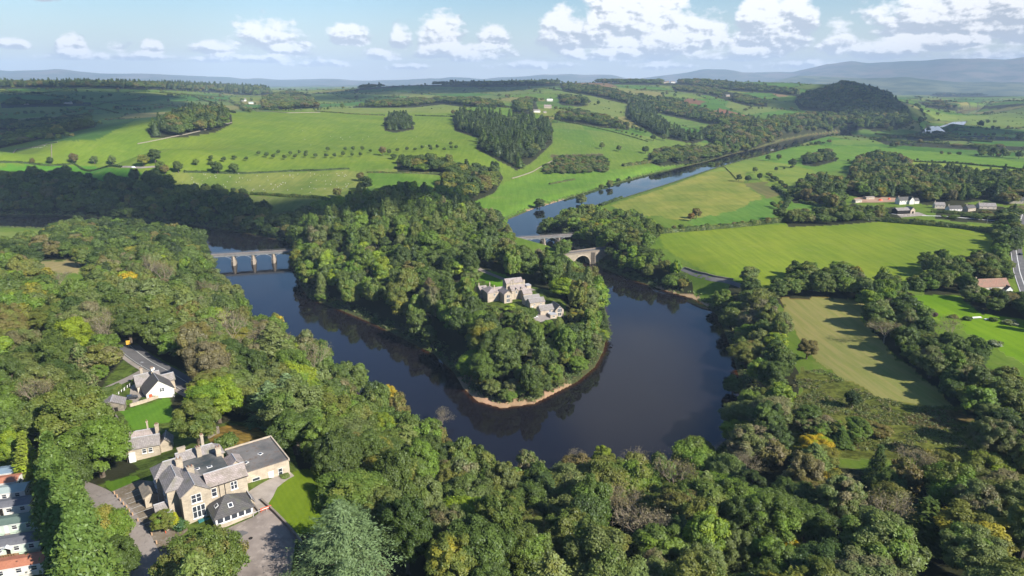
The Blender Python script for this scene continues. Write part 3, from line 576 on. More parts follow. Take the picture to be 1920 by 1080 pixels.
def hides(x, y, z, h, r):
    """would this crown stand in front of something the photograph shows"""
    global VD
    if VD is None:
        VD = []
        for q in VIS:
            g = [np.hypot(*at(*w_)[:2]) for w_ in q]; VD.append(min(max(g), np.mean(g)*1.12))
    c = np.zeros(np.shape(x), bool); dist_ = np.hypot(x, y)
    for f, k in ((.35, .7), (.6, .85), (.9, .3)):
        u, v, dd = project(x, y, z+h*f); e = r*F/dd*k
        for q, dv in zip(VIS, VD):
            for s_ in (-1, 0, 1): c |= inpoly(u+e*s_, v, q) & (dist_ < dv)
    return c
def clearing(x, y, z):
    a, b, _ = project(x, y, z); c = np.zeros(np.shape(a), bool)
    for q in CLEAR: c |= inpoly(a, b, q)
    return c
WOODS += [('tip_scrub', [(895,738),(960,738),(1010,728),(1065,702),(1112,676),(1120,690),(1075,716),(1005,746),(940,754),(900,748)], 7, 5.0, 'loop', 0, None),
 ('shore_scrub', [(1112,520),(1130,545),(1142,590),(1143,640),(1136,668),(1120,690),(1112,680),(1122,640),(1122,590),(1112,545)], 10, 7, 'loop', 0, None),
 ('shore_scrub_west', [(548,495),(575,545),(640,575),(700,598),(760,632),(820,672),(858,712),(885,740),(900,736),(870,700),(840,665),(780,630),(710,592),(640,565),(585,540),(560,500)], 9, 7, 'loop', 0, None),
 ('far_shore_scrub', [(300,395),(400,405),(450,414),(500,424),(548,440),(552,458),(500,446),(440,436),(380,425),(300,417),(120,409),(120,398)], 9, 6.5, 'darkw', 0, None),
 ('tip_wood', [(1030,640),(1080,610),(1128,600),(1138,640),(1128,672),(1098,694),(1055,708),(1000,728),(945,732),(900,722),(900,700),(1000,690)], 13, 8.0, 'loop', 0, None),
 ('tip_wood_west', [(600,548),(700,585),(790,628),(850,668),(885,712),(895,735),(870,722),(835,680),(780,645),(700,605),(600,568)], 12, 8.5, 'loop', 0, None),
 ('meadow_scrub', [(1500,770),(1545,765),(1560,800),(1610,790),(1660,795),(1640,815),(1560,822),(1500,812)], 9, 7, 'near', .1, None)]
WOODS = [(n_, p_, h_*(1.22 if s_ >= 12 and dr_ else 1), s_*(1.28 if s_ >= 11 and dr_ else 1), m_, c_, dr_) for n_, p_, h_, s_, m_, c_, dr_ in WOODS]
WOODS = [(n_, p_, h_*(1.22 if n_ in ('near_bank', 'right_fore', 'loop') else 1), s_*(1.36 if n_ in ('near_bank', 'right_fore') else 1.22 if n_ in ('loop', 'right_bank') else 1.12 if n_ in ('near_bank', 'right_fore', 'loop', 'far_bank', 'west_wood', 'belt', 'right_bank') else 1), m_, c_, dr_) for n_, p_, h_, s_, m_, c_, dr_ in WOODS]
for nm, poly, h, sp, mixn, cs, dr in WOODS:
    qx, qy, _ = project(GX, GY, GZ+h*.5)
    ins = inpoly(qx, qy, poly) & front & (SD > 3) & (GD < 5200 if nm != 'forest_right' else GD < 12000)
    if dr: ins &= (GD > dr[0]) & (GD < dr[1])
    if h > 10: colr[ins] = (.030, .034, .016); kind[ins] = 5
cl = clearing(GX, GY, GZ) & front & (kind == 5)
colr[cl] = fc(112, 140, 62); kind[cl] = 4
for poly, c, k in FIELDS[18:31]:
    ins = inpoly(jpx, jpy, poly) & front; colr[ins] = fc(*c); kind[ins] = k
nearb = (SD < 7) & (SD > -40)
sandy = (np.hypot(GX-P(950,760,0)[0], GY-P(950,760,0)[1]) < 42) | (np.hypot(GX-P(1295,552,0)[0], GY-P(1295,552,0)[1]) < 30) | (np.hypot(GX-P(1010,470,0)[0], GY-P(1010,470,0)[1]) < 45) | (np.hypot(GX-P(1030,385,0)[0], GY-P(1030,385,0)[1]) < 50)
colr[nearb & (SD < 3)] = (.060, .070, .028); shn = 3.2+vnoise(GX, GY, 7, 55)*5+vnoise(GX, GY, 2.5, 56)*2
colr[nearb & sandy & (SD < shn)] = (.33, .235, .15); colr[(SD < -.5)] = (.10, .055, .025)
kind[nearb & sandy & (SD < shn)] = 6
nv = colr.reshape(-1, 3)
mt, T = newmat('ground')
ca_ = T.add('ShaderNodeAttribute', attribute_type='GEOMETRY', attribute_name='Col').outputs['Color']
kd = T.add('ShaderNodeAttribute', attribute_type='GEOMETRY', attribute_name='kind').outputs['Fac']
pos = T.add('ShaderNodeNewGeometry').outputs['Position']
gn1 = T.noise(pos, .012, 5, .6); gn2 = T.noise(pos, .09, 5, .65); gn3 = T.noise(pos, .9, 4, .7)
c = T.mix(.5, ca_, T.mix(T.ramp(gn1, .3, .7), (.72, .80, .66), (1.38, 1.12, 1.08)), 'MULTIPLY')
c = T.mix(.45, c, T.mix(gn2, (.62, .68, .6), (1.3, 1.22, 1.25)), 'MULTIPLY')
c = T.mix(.35, c, T.mix(gn3, (.5, .55, .5), (1.4, 1.35, 1.4)), 'MULTIPLY')
rt = T.add('ShaderNodeMapping'); T.l.new(pos, rt.inputs[0]); rt.inputs['Rotation'].default_value = (0, 0, R(70)); rt.inputs['Scale'].default_value = (1, .06, 1)
c = T.mix(.42, c, T.mix(T.ramp(T.noise(rt.outputs[0], .22, 4, .65), .25, .75), (.62, .70, .5), (1.42, 1.30, 1.4)), 'MULTIPLY')
pt = T.ramp(T.noise(pos, .035, 6, .7, dist=1.5), .52, .72)
c = T.mix(T.m('MULTIPLY', T.m('MULTIPLY', pt, T.m('COMPARE', kd, 0.0, .45)), .35), c, (.20, .205, .06))
# mown rows / lawn stripes / rough tussocks
rot = T.add('ShaderNodeMapping'); T.l.new(pos, rot.inputs[0]); rot.inputs['Rotation'].default_value = (0, 0, R(28)); rot.inputs['Scale'].default_value = (1, .05, 1)
rows = T.noise(rot.outputs[0], .42, 3, .6)
def iskind(k): return T.m('COMPARE', kd, k, .45)
c = T.mix(T.m('MULTIPLY', iskind(2.0), .6), c, T.mix(T.ramp(rows, .3, .7), (.150, .195, .052), (.245, .232, .088)), 'MIX')
rot2 = T.add('ShaderNodeMapping'); T.l.new(pos, rot2.inputs[0]); rot2.inputs['Rotation'].default_value = (0, 0, R(-35))
wv = T.add('ShaderNodeTexWave', wave_type='BANDS'); T.l.new(rot2.outputs[0], wv.inputs[0]); wv.inputs['Scale'].default_value = .22; wv.inputs['Distortion'].default_value = .5
c = T.mix(T.m('MULTIPLY', iskind(3.0), .35), c, T.mix(wv.outputs['Fac'], (.84, .88, .84), (1.06, 1.05, 1.0)), 'MULTIPLY')
rough_ = T.noise(pos, .28, 5, .7)
c = T.mix(T.m('MULTIPLY', iskind(4.0), .8), c, T.mix(T.ramp(rough_, .38, .62), (.42, .38, .36), (1.25, 1.15, 1.2)), 'MULTIPLY')
c = T.mix(T.m('MULTIPLY', iskind(1.0), .6), c, T.mix(T.ramp(T.noise(pos, .025, 4, .6), .4, .62), (.72, .86, .6), (1.15, 1.06, 1.1)), 'MULTIPLY')
bb = bsdf(T, c, .95, .08, T.noise(pos, .6, 5, .7)); 
for nd in T.n:
    if nd.bl_idname == 'ShaderNodeBump': nd.inputs['Distance'].default_value = .35; nd.inputs['Strength'].default_value = .6
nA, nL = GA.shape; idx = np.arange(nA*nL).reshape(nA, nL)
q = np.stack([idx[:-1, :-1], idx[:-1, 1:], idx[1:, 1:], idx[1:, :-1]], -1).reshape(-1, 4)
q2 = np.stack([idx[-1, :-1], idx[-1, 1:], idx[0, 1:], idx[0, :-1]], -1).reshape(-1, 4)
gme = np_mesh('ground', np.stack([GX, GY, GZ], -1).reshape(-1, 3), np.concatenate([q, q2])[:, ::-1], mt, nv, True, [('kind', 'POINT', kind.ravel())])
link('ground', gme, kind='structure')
# the river surface
ww, T = newmat('river water')
sdn = T.add('ShaderNodeAttribute', attribute_type='GEOMETRY', attribute_name='shore').outputs['Fac']
wp = T.add('ShaderNodeNewGeometry').outputs['Position']
mp = T.add('ShaderNodeMapping'); T.l.new(wp, mp.inputs[0]); mp.inputs['Scale'].default_value = (1, .6, 1)
b1 = T.noise(mp.outputs[0], .35, 4, .6); b2 = T.noise(mp.outputs[0], .02, 3, .5)
base = T.mix(T.ramp(sdn, -3.5, .5), (.008, .007, .009), (.050, .021, .008))
pb = bsdf(T, base, .04, .5, b1); pb.inputs['IOR'].default_value = 1.333
T.l.new(T.m('ADD', .02, T.m('MULTIPLY', T.ramp(b2, .42, .62), .07)), pb.inputs['Roughness'])
for nd in T.n:
    if nd.bl_idname == 'ShaderNodeBump': nd.inputs['Distance'].default_value = .03; nd.inputs['Strength'].default_value = .35
wm = (SD < 6); wq = q[(wm.ravel()[q]).any(1)]; used, inv = np.unique(wq, return_inverse=True)
wv_ = np.stack([GX.ravel()[used], GY.ravel()[used], np.zeros(len(used))], -1)
link('river', np_mesh('river', wv_, inv.reshape(-1, 4)[:, ::-1], ww, None, True, [('shore', 'POINT', SD.ravel()[used])]), kind='structure')

# ------------------------------------------------------------------ distant fells, one ridge behind another
def ridge(name, prof, d, c1, c2, seed):
    """prof: (px, py of crest); d: distance in metres"""
    pxs = np.linspace(-500, 2400, 300); py = np.interp(pxs, [p[0] for p in prof], [p[1] for p in prof])
    V = []; az_ = np.arctan2((pxs-960)/F, CP); el_ = -np.arctan2(py-150, F)
    crest = CH + d*np.tan(el_) + vnoise(az_*d, az_*0, d*.02, seed)*d*.0022
    rows_ = [(.80, 0, 0), (.84, .18, 1), (.88, .42, 2), (.92, .6, 3), (.96, .83, 4), (1, 1, 5), (1.05, .8, 6), (1.15, 0, 7)]
    for kf, hf, s in rows_:
        w = 1+vnoise(az_*d, az_*0+s*99, d*.03, seed+s)*(.02 if 0 < hf < 1 else 0)
        hh = np.maximum(crest*hf*(1+vnoise(az_*d, az_*0, d*.035, seed+s)*(.35 if 0 < hf < 1 else 0)), 0)
        V.append(np.stack([np.sin(az_)*d*kf*w, np.cos(az_)*d*kf*w, hh+(-20 if hf == 0 else 0)], -1))
    V = np.array(V); n, m_ = V.shape[:2]; ix = np.arange(n*m_).reshape(n, m_)
    fq = np.stack([ix[:-1, :-1], ix[:-1, 1:], ix[1:, 1:], ix[1:, :-1]], -1).reshape(-1, 4)
    mm, T = newmat(name+' surface'); ps = T.add('ShaderNodeNewGeometry').outputs['Position']
    a = T.noise(ps, 6/d, 5, .6); b = T.noise(ps, 40/d, 4, .6)
    bsdf(T, T.mix(T.ramp(a, .4, .6), c1, T.mix(T.ramp(b, .42, .6), c2, c1)), 1, .05)
    link(name, np_mesh(name, V.reshape(-1, 3), fq, mm, None, True), kind='structure')
ridge('distant_hills', [(-500,140),(0,136),(50,134),(100,137),(180,134),(260,140),(330,141),(420,144),(480,146),(560,150),(640,148),(700,150),(780,150),(850,145),(900,148),(960,146),(1020,141),(1060,139),(1130,142),(1170,149),(1250,138),(1290,132),(1320,132),(1350,137),(1400,136),(1440,137),(1500,124),(1540,122),(1600,124),(1650,121),(1720,118),(1800,120),(1850,118),(1910,124),(2000,128),(2400,140)], 15000, (.07,.085,.06), (.15,.13,.10), 31)
ridge('distant_hills', [(-500,160),(1380,160),(1450,143),(1560,146),(1640,146),(1700,152),(1780,152),(1850,155),(2000,150),(2400,150)], 10500, (.05,.075,.05), (.13,.14,.08), 41)
# ------------------------------------------------------------------ tree models
def ico(sub=1):
    import bmesh
    b = bmesh.new(); bmesh.ops.create_icosphere(b, subdivisions=sub, radius=1); v = np.array([x.co[:] for x in b.verts]); f = np.array([[q.index for q in x.verts] for x in b.faces]); b.free(); return v, f
ICO1, ICF1 = ico(1); ICO2, ICF2 = ico(2)
def leafquads(pos_, nrm, size, r, aspect=1.0, axis=None):
    n = len(pos_)
    if axis is None: a = r.normal(size=(n, 3))
    else: a = axis
    u = np.cross(nrm, a); u /= np.linalg.norm(u, axis=1)[:, None]+1e-9; w = np.cross(u, nrm); w /= np.linalg.norm(w, axis=1)[:, None]+1e-9
    s = (size*(.6+.8*r.random(n)))[:, None]; j = .65+.6*r.random((n, 4))
    V = np.stack([pos_-u*s*j[:, 0:1]*.5, pos_+w*s*j[:, 1:2]*.5*aspect, pos_+u*s*j[:, 2:3]*.5, pos_-w*s*j[:, 3:4]*.5*aspect], 1)
    return V.reshape(-1, 3), np.arange(n*4).reshape(n, 4)
def crown_mesh(name, seed, Rr, Hc, base, nl, leaf, n, flat=.0, lr=(.26, .42), core_=True, mat='leaf', droop=0):
    """lobed broadleaf crown: nl boughs of leaf clumps inside an egg of radius Rr and height Hc standing on base"""
    r = np.random.default_rng(seed); C = []; Rd = []
    tries = 0
    while len(C) < nl and tries < 4000:
        tries += 1
        d = r.normal(size=3); d /= np.linalg.norm(d)
        if d[2] < -.8: continue
        rad = r.uniform(*lr)*Rr; k = r.uniform(.45, .78) if r.random() < .8 else r.uniform(0, .4)
        sh = 1.0-.25*max(d[2], 0)*flat
        c_ = np.array([d[0]*Rr*k, d[1]*Rr*k, base+Hc*.44+d[2]*Hc*.5*k*sh])
        if any(np.linalg.norm((c_-q)/[1, 1, 1]) < .42*(rad+s) for q, s in zip(C, Rd)): continue
        C.append(c_); Rd.append(rad)
    C = np.array(C); Rd = np.array(Rd); nl = len(C); lv = r.random(nl)
    per = r.choice(nl, size=int(n*2.4), p=Rd**2/(Rd**2).sum()); d = r.normal(size=(len(per), 3)); d /= np.linalg.norm(d, axis=1)[:, None]
    d[:, 2] = np.where(d[:, 2] < -.7, -d[:, 2], d[:, 2])
    bump = .86+.22*r.random(len(per))**1.5+.12*(r.random(len(per)) < .12)
    kv = r.normal(size=(nl, 3))*3.2; kw = r.normal(size=(nl, 3))*6; bump = bump*(1+.17*np.sin((d*kv[per]).sum(1)*1.6+per)+.09*np.sin((d*kw[per]).sum(1)*1.5))
    p = C[per]+d*(Rd[per]*bump)[:, None]*[1, 1, .85]
    ok = np.ones(len(p), bool)
    for k in range(nl):
        q = (p-C[k])/[1, 1, .85]; ok &= ~((np.linalg.norm(q, axis=1) < Rd[k]*.80) & (per != k))
    p = p[ok][:n]; d = d[ok][:n]; per = per[ok][:n]
    cn = p-[0, 0, base+Hc*.35]; cn /= np.linalg.norm(cn, axis=1)[:, None]; nr = d*.75+cn*.35+r.normal(size=d.shape)*.5+[0, 0, .15]; nr /= np.linalg.norm(nr, axis=1)[:, None]
    V, Q = leafquads(p, nr, leaf, r)
    v = r.random(len(p)); val = np.repeat(v, 1); lob = lv[per]
    Vs = [V]; Fs = [Q]; va = [val]; la = [lob]; off = len(V)
    if core_:
        for k in range(nl):
            s = ICO1*(Rd[k]*(.72+.1*r.random((len(ICO1), 1))))*[1, 1, .85]+C[k]; Vs.append(s)
            Fs.append(np.concatenate([ICF1, ICF1[:, 2:3]], 1)+off); off += len(s); va.append(np.full(len(ICF1), .35)); la.append(np.full(len(ICF1), lv[k]))
    # triangles as degenerate quads are avoided: split arrays
    quads = Fs[0]; V = np.concatenate(Vs)
    me = bpy.data.meshes.new(name); tri = np.concatenate([f[:, :3] for f in Fs[1:]]) if core_ else np.zeros((0, 3), int)
    nq, ntr = len(quads), len(tri)
    me.vertices.add(len(V)); me.vertices.foreach_set('co', V.astype(np.float32).ravel())
    me.loops.add(nq*4+ntr*3); me.loops.foreach_set('vertex_index', np.concatenate([quads.ravel(), tri.ravel()]).astype(np.int32))
    me.polygons.add(nq+ntr); me.polygons.foreach_set('loop_start', np.concatenate([np.arange(nq)*4, nq*4+np.arange(ntr)*3]).astype(np.int32))
    me.update(calc_edges=True)
    for nm_, arr in (('v', np.concatenate(va)), ('lobe', np.concatenate(la))):
        a_ = me.attributes.new(nm_, 'FLOAT', 'FACE'); a_.data.foreach_set('value', arr.astype(np.float32))
    me.materials.append(MAT[mat]); return me
def conifer_mesh(name, seed, Rr, H, base, nt, per, leaf, lift=.6, prof=None, length=.5, aspect=.45, core=.62, top=.0):
    """conifer crown made of tufted boughs spiralling up the stem"""
    r = np.random.default_rng(seed); prof = prof or (lambda t: (1-t)**.75)
    P_, N_, A_, L_ = [], [], [], []
    for i in range(nt):
        t = (i+r.random())/nt; t = 1-(1-t)**1.0; t = t**1.15
        a = i*2.39996+r.normal()*.3; rad = Rr*prof(t)*(.8+.32*r.random()); z = base+(H-base)*t
        out_ = np.array([math.cos(a), math.sin(a), 0]); ax = out_*math.cos(lift)+np.array([0, 0, math.sin(lift)])
        ln = max(rad*length, .5); m_ = per; s = r.random(m_)**.7
        start = np.array([0, 0, z])+out_*(rad-ln*.9)
        wd = (1.05-s)*ln*.42+.12
        q = start+ax*(s*ln*1.25)[:, None]+r.normal(size=(m_, 3))*wd[:, None]*[1, 1, .45]
        P_.append(q); nn = np.array([0, 0, 1.0])*.8+out_*.5+r.normal(size=(m_, 3))*.35; N_.append(nn); A_.append(np.cross(nn, np.tile(ax, (m_, 1))+r.normal(size=(m_, 3))*.25)); L_.append(np.full(m_, r.random()))
    p = np.concatenate(P_); nr = np.concatenate(N_); nr /= np.linalg.norm(nr, axis=1)[:, None]
    V, Q = leafquads(p, nr, leaf, r, aspect, np.concatenate(A_))
    v = r.random(len(p)); lb = np.concatenate(L_)
    # solid heart
    rings = 9; seg = 9; cv = []; 
    for i in range(rings):
        t = i/(rings-1); rr = Rr*prof(min(t, .985))*core
        for k in range(seg): cv.append((math.cos(k/seg*6.283)*rr*(.85+.3*r.random()), math.sin(k/seg*6.283)*rr*(.85+.3*r.random()), base+(H-base)*t*.97))
    cv = np.array(cv); o = len(V); cf = np.array([(o+i*seg+k, o+i*seg+(k+1) % seg, o+(i+1)*seg+(k+1) % seg, o+(i+1)*seg+k) for i in range(rings-1) for k in range(seg)])
    return np_mesh(name, np.concatenate([V, cv]), np.concatenate([Q, cf]), MAT['needle'], None, False, [('v', 'FACE', np.concatenate([v, np.full(len(cf), .3)])), ('lobe', 'FACE', np.concatenate([lb, np.full(len(cf), .3)]))])
def trunk_mb(seed, h, rad, Rr, mat='bark'):
    r = np.random.default_rng(seed); b = MB(); top = h*.72
    b.tube([(0, 0, -1.2), (0, 0, .3), (.1*rad, 0, h*.3), (.3*rad, .2*rad, h*.5), (.2*rad, 0, top)], [rad*1.5, rad*1.05, rad*.85, rad*.6, rad*.2], 7)
    for i in range(6):
        a = i*1.05+r.random(); z0 = h*(.3+.06*i); l = Rr*(.75-.07*i)
        b.tube([(0, 0, z0), (math.cos(a)*l*.5, math.sin(a)*l*.5, z0+l*.45), (math.cos(a)*l, math.sin(a)*l, z0+l*.8)], [rad*.45, rad*.28, rad*.08], 5)
    return b.mesh('trunk', MAT[mat])
def bare_meshes(seed, H, Rr, leaves=700, mat='twig'):
    """nearly leafless crown: forked twigs plus a thin scatter of leaves"""
    r = np.random.default_rng(seed); b = MB(); tips = []; trunk = MB()
    trunk.tube([(0, 0, -1.2), (0, 0, H*.2), (.2, .1, H*.42)], [H*.022, H*.018, H*.012], 6)
    def grow(p, d, L, rad, lev):
        e = p+d*L+r.normal(size=3)*L*.06
        b.tube([tuple(p), tuple((p+e)/2+r.normal(size=3)*L*.04), tuple(e)], [rad, rad*.8, rad*.6], 3 if lev > 1 else 4)
        if lev >= 5 or L < .5: tips.append(e); return
        for _ in range(3 if lev < 4 else 2):
            nd = d+r.normal(size=3)*.48+[0, 0, .12]; nd /= np.linalg.norm(nd); grow(e, nd, L*r.uniform(.62, .8), rad*.6, lev+1)
    for i in range(5):
        a = i*1.256+r.random()*.5; d = np.array([math.cos(a)*.55, math.sin(a)*.55, 1]); d /= np.linalg.norm(d)
        grow(np.array([0, 0, H*(.22+.05*i)]), d, H*.2, H*.0085, 0)
    tips = np.array(tips); s = Rr/ (np.percentile(np.hypot(tips[:, 0], tips[:, 1]), 92)+1e-6); sz = H/(np.percentile(tips[:, 2], 96)+1e-6)
    v0 = np.array(b.v)*[s, s, sz]; v0 = v0.tolist(); b.v = [tuple(x) for x in v0]; tips = tips*[s, s, sz]
    tw = b.mesh('twigs', MAT[mat])
    p = tips[r.integers(0, len(tips), leaves)]+r.normal(size=(leaves, 3))*.55; nr = r.normal(size=(leaves, 3))+[0, 0, .8]; nr /= np.linalg.norm(nr, axis=1)[:, None]
    V, Q = leafquads(p, nr, .30, r); lf = np_mesh('leaves', V, Q, MAT['leaf'], None, False, [('v', 'FACE', r.random(leaves)), ('lobe', 'FACE', r.random(leaves))])
    return trunk.mesh('trunk', MAT['bark_pale']), tw, lf

# near models (unit height about 15 m, crown radius 5.5 m) and far models
NEAR = []
shapes = [(11, 5.6, 13.6, 1.4, 80, .25, 32000, .2, (.14,.25)), (12, 5.6, 12.8, 1.6, 105, .23, 34000, .0, (.11,.21)), (13, 5.2, 13.8, 1.2, 62, .26, 30000, .0, (.17,.29)),
          (14, 5.8, 12.4, 1.8, 110, .23, 34000, .5, (.10,.20)), (15, 5.0, 14.0, 1.2, 80, .25, 31000, .1, (.13,.25)), (16, 5.4, 13.2, 1.4, 50, .27, 29000, .3, (.19,.34)), (17, 5.5, 13.0, 1.4, 125, .22, 36000, .2, (.09,.19))]
for s in shapes: NEAR.append((crown_mesh('crown', s[0], s[1], s[2], s[3], s[4], s[5], s[6], s[7], s[8]), trunk_mb(s[0], 14, .38, 4.6)))
FARM = [crown_mesh('far_crown', 50+i, 5.4, 12.2, 1.6, 30, .80, 2400, .1, (.2, .36)) for i in range(4)]
MIDM = [crown_mesh('mid_crown', 70+i, 5.5, 12.2, 2.0, 60, .46, 8500, .2, (.14, .27)) for i in range(5)]
COLUMN = (conifer_mesh('crown', 3, 4.3, 19, .4, 620, 26, .62, 1.0, lambda t: max(.0, (1-t)**.95*(.98+.2*math.sin(t*3.0))), .42, .5, .72), trunk_mb(3, 14, .35, 1.5))
CEDAR = (conifer_mesh('crown', 5, 7.8, 17.5, 1.2, 230, 95, .55, .42, lambda t: (1-t)**.72*(.82+.22*abs(math.sin(t*23))), .85, .26, .36), trunk_mb(5, 16, .5, 4))
PINE = (conifer_mesh('crown', 6, 5.2, 17, 3.0, 170, 46, .6, .18, lambda t: (1-t)**.6*(.72+.28*abs(math.sin(t*17))), .75, .5, .42), trunk_mb(6, 16, .35, 3))
SPIRE = (conifer_mesh('crown', 8, 2.6, 16, 1.0, 200, 18, .55, .25, lambda t: (1-t)**.85, .6, .5, .7), trunk_mb(8, 14, .25, 1))
FSPIRE = conifer_mesh('far_conifer', 9, 3.3, 15, .6, 110, 7, 1.0, .25, lambda t: (1-t)**.8, .6, .6, .8)
BARES = [bare_meshes(21, 14, 5.0), bare_meshes(22, 15, 4.2, 300, 'bark_pale'), bare_meshes(23, 13, 5.8, 1000)]
SHRUB = crown_mesh('foliage', 33, 1.6, 2.4, -.2, 16, .26, 1500, .2, (.3, .45))
YOUNG = (crown_mesh('crown', 34, 2.6, 4.6, 1.6, 14, .42, 1600, 0, (.3, .45)), MB().tube([(0, 0, -.5), (0, 0, 2.8)], [.14, .09], 5).mesh('trunk', MAT['bark']))

PLANTS = []   # x, y, z, model, scale xy, scale z, rot, tint, tint2, place, kind, label/None, group
def other(t):
    m_ = {'olive': ['tan','fresh','gold','brown','mid','mid'], 'mid': ['deep','olive','fresh'], 'greygreen': ['mid','tan','olive'], 'deep': ['dark','mid'], 'fresh': ['mid','bright','olive'], 'bright': ['fresh','bright'], 'brown': ['olive','tan'], 'tan': ['brown','greygreen'],
          'dark': ['deep'], 'needle': ['dark','needle'], 'yellow': ['bright','olive'], 'blue': ['greygreen'], 'rust': ['brown'], 'gold': ['olive']}
    return random.choice(m_[t])
def jitter(c, a=.14):
    k = 1+random.uniform(-a, a); return tuple(max(.002, x*k*(1+random.uniform(-.05, .05))) for x in c)
LAND = []     # landmark trees: keep others away
def landmark(px, py, hgt, rad, kind_, model, tint, label, cat='tree', group=None, tint2=None, canopy=True, name=None, zrot=None):
    """px,py: pixel of the crown's centre (canopy) or of the foot; hgt, rad in metres"""
    if canopy:
        g = at(px, py)
        for _ in range(12):
            r_ = ray(px, py); zc = float(hz(g[0], g[1]))+hgt*.55; k = (zc-CH)/r_[2]; g = g*.4+np.array([r_[0]*k, r_[1]*k, 0])*.6
    else: g = at(px, py)
    z = float(hz(g[0], g[1]))
    LAND.append((g[0], g[1], rad)); PLANTS.append(dict(x=g[0], y=g[1], z=z, model=model, r=rad, h=hgt, rot=random.random()*6.28 if zrot is None else zrot, tint=TINT[tint] if isinstance(tint, str) else tint,
        tint2=TINT[tint2] if isinstance(tint2, str) else (tint2 or (TINT[tint] if isinstance(tint, str) else tint)), name=kind_, label=label, cat=cat, group=group, land=True))
def unlike(px, py): pass
L_ = landmark
L_(106,905,26,7.0,'conifer_tree','column',(.075,.122,.022),'tall green conifer hedge tree behind the caravans, topmost of three',group='conifer row beside the caravans',tint2='mid')
L_(128,965,26,7.0,'conifer_tree','column',(.075,.122,.022),'middle tall green conifer of the row beside the caravans',group='conifer row beside the caravans',tint2='mid')
L_(150,1025,25,7.4,'conifer_tree','column',(.075,.122,.022),'lowest tall green conifer of the row beside the caravans',group='conifer row beside the caravans',tint2='mid')
L_(92,850,20,4.0,'conifer_tree','column','mid','dark conifer at the far end of the caravan row',group='conifer row beside the caravans',tint2='olive')
L_(640,1015,21,11.5,'cedar_tree','cedar','blue','broad blue green cedar with spiky boughs below the hotel lawn')
L_(540,745,20,8,'pine_tree','pine','blue','layered blue green pine on the near bank, beside the yellow crowned tree')
L_(505,760,18,7.5,'pine_tree','pine','blue','layered blue green pine west of the other pine on the near bank')
L_(725,890,21,9.8,'broadleaf_tree',0,'olive','large golden olive beech beyond the hotel side lawn',tint2=(.19,.155,.02))
L_(366,782,16,8.0,'broadleaf_tree',1,'mid','round mid green tree at the east end of the cottage lawn',tint2='olive')
L_(424,732,16,6.0,'broadleaf_tree',2,'fresh','fresh green tree behind the round tree by the cottage lawn',tint2='bright')
L_(375,1045,20,9.5,'broadleaf_tree',3,'mid','dark crowned tree with fresh green skirts below the hotel bay',tint2='brown')
L_(195,985,12,6.0,'broadleaf_tree',5,'fresh','yellow flecked tree between the drive and the conifers',tint2=(.2,.17,.03))
L_(215,1045,12,6.5,'broadleaf_tree',4,'deep','dark ragged tree between the drive and the nearest conifer')
L_(305,972,6.2,3.6,'broadleaf_tree',6,'olive','small clipped tree at the corner of the hotel car park',tint2='fresh')
L_(180,830,19,10,'broadleaf_tree',0,'fresh','big leafy green tree west of the small stone lodge',tint2='mid')
L_(48,852,14,4,'conifer_tree','spire',(.14,.17,.025),'yellow green conifer standing behind the caravan row',tint2='bright')
L_(22,835,14,5,'broadleaf_tree',2,'bright','yellow green tree at the head of the caravan row',tint2='fresh')
L_(238,522,17,9.5,'broadleaf_tree',5,'yellow','golden yellow tree in the wood west of the viaduct',tint2='bright')
L_(175,510,18,8.5,'broadleaf_tree',1,'olive','olive tree just west of the golden yellow tree',tint2='fresh')
L_(455,622,13,5,'broadleaf_tree',4,'bright','bright lime tree on the near bank below the viaduct',tint2=(.24,.26,.02))
L_(152,692,9,2.2,'conifer_tree','spire',(.26,.26,.02),'bright yellow conifer in the cottage shrubbery')
L_(185,695,8,4.6,'broadleaf_tree',6,'fresh','rounded weeping tree in the cottage shrubbery',tint2='mid')
L_(725,735,14,6.5,'broadleaf_tree',3,'yellow','yellow olive tree at the water edge opposite the loop tip',tint2='olive')
L_(518,600,15,6,'broadleaf_tree',2,'olive','rusty yellow tree at the water edge below the viaduct',tint2='yellow')
L_(1308,850,19,9.5,'broadleaf_tree',0,(.10,.12,.02),'large golden green beech on the near bank east of the pool foot',tint2=(.17,.15,.02))
L_(1130,858,15,6,'broadleaf_tree',4,'bright','yellow green pointed tree at the foot of the pool',tint2='olive')
L_(1530,830,10,7,'broadleaf_tree',3,'yellow','low golden yellow tree at the edge of the rough meadow',tint2='bright')
L_(1545,852,10,7,'broadleaf_tree',1,(.16,.15,.02),'low yellow olive tree next to the golden one by the meadow',tint2='olive')
L_(1655,1015,22,12.5,'broadleaf_tree',1,'greygreen','very large pale green ash in the lower wood',tint2='fresh')
L_(1830,1030,19,9.5,'broadleaf_tree',3,'greygreen','large pale green tree east of the very large ash',tint2='fresh')
L_(1670,940,15,7.5,'broadleaf_tree',5,(.12,.12,.025),'golden olive tree above the very large ash',tint2='olive')
L_(1560,905,13,6,'broadleaf_tree',2,'olive','yellow tinged tree west of the golden olive tree',tint2='yellow')
L_(1480,1030,12,4.5,'broadleaf_tree',6,'yellow','small golden tree in the lower wood west of the ash',tint2='olive')
L_(1850,880,16,9,'broadleaf_tree',0,'olive','broad olive tree at the east edge of the lower wood',tint2='bright')
L_(1210,1000,17,8,'bare_tree','bare2','tan','large half leafless tree with pale tan twigs at the bottom of the wood')
L_(1185,870,16,5,'bare_tree','bare1','tan','leafless grey tree at the foot of the pool')
L_(1225,880,14,4.5,'bare_tree','bare1','tan','thin leafless tree east of the leafless grey tree by the pool')
L_(1080,868,12,4.5,'bare_tree','bare0','tan','pale leafless tree at the water edge west of the pool foot')
L_(830,785,11,4.5,'bare_tree','bare0','tan','pale twiggy tree overhanging the dark water on the near bank')
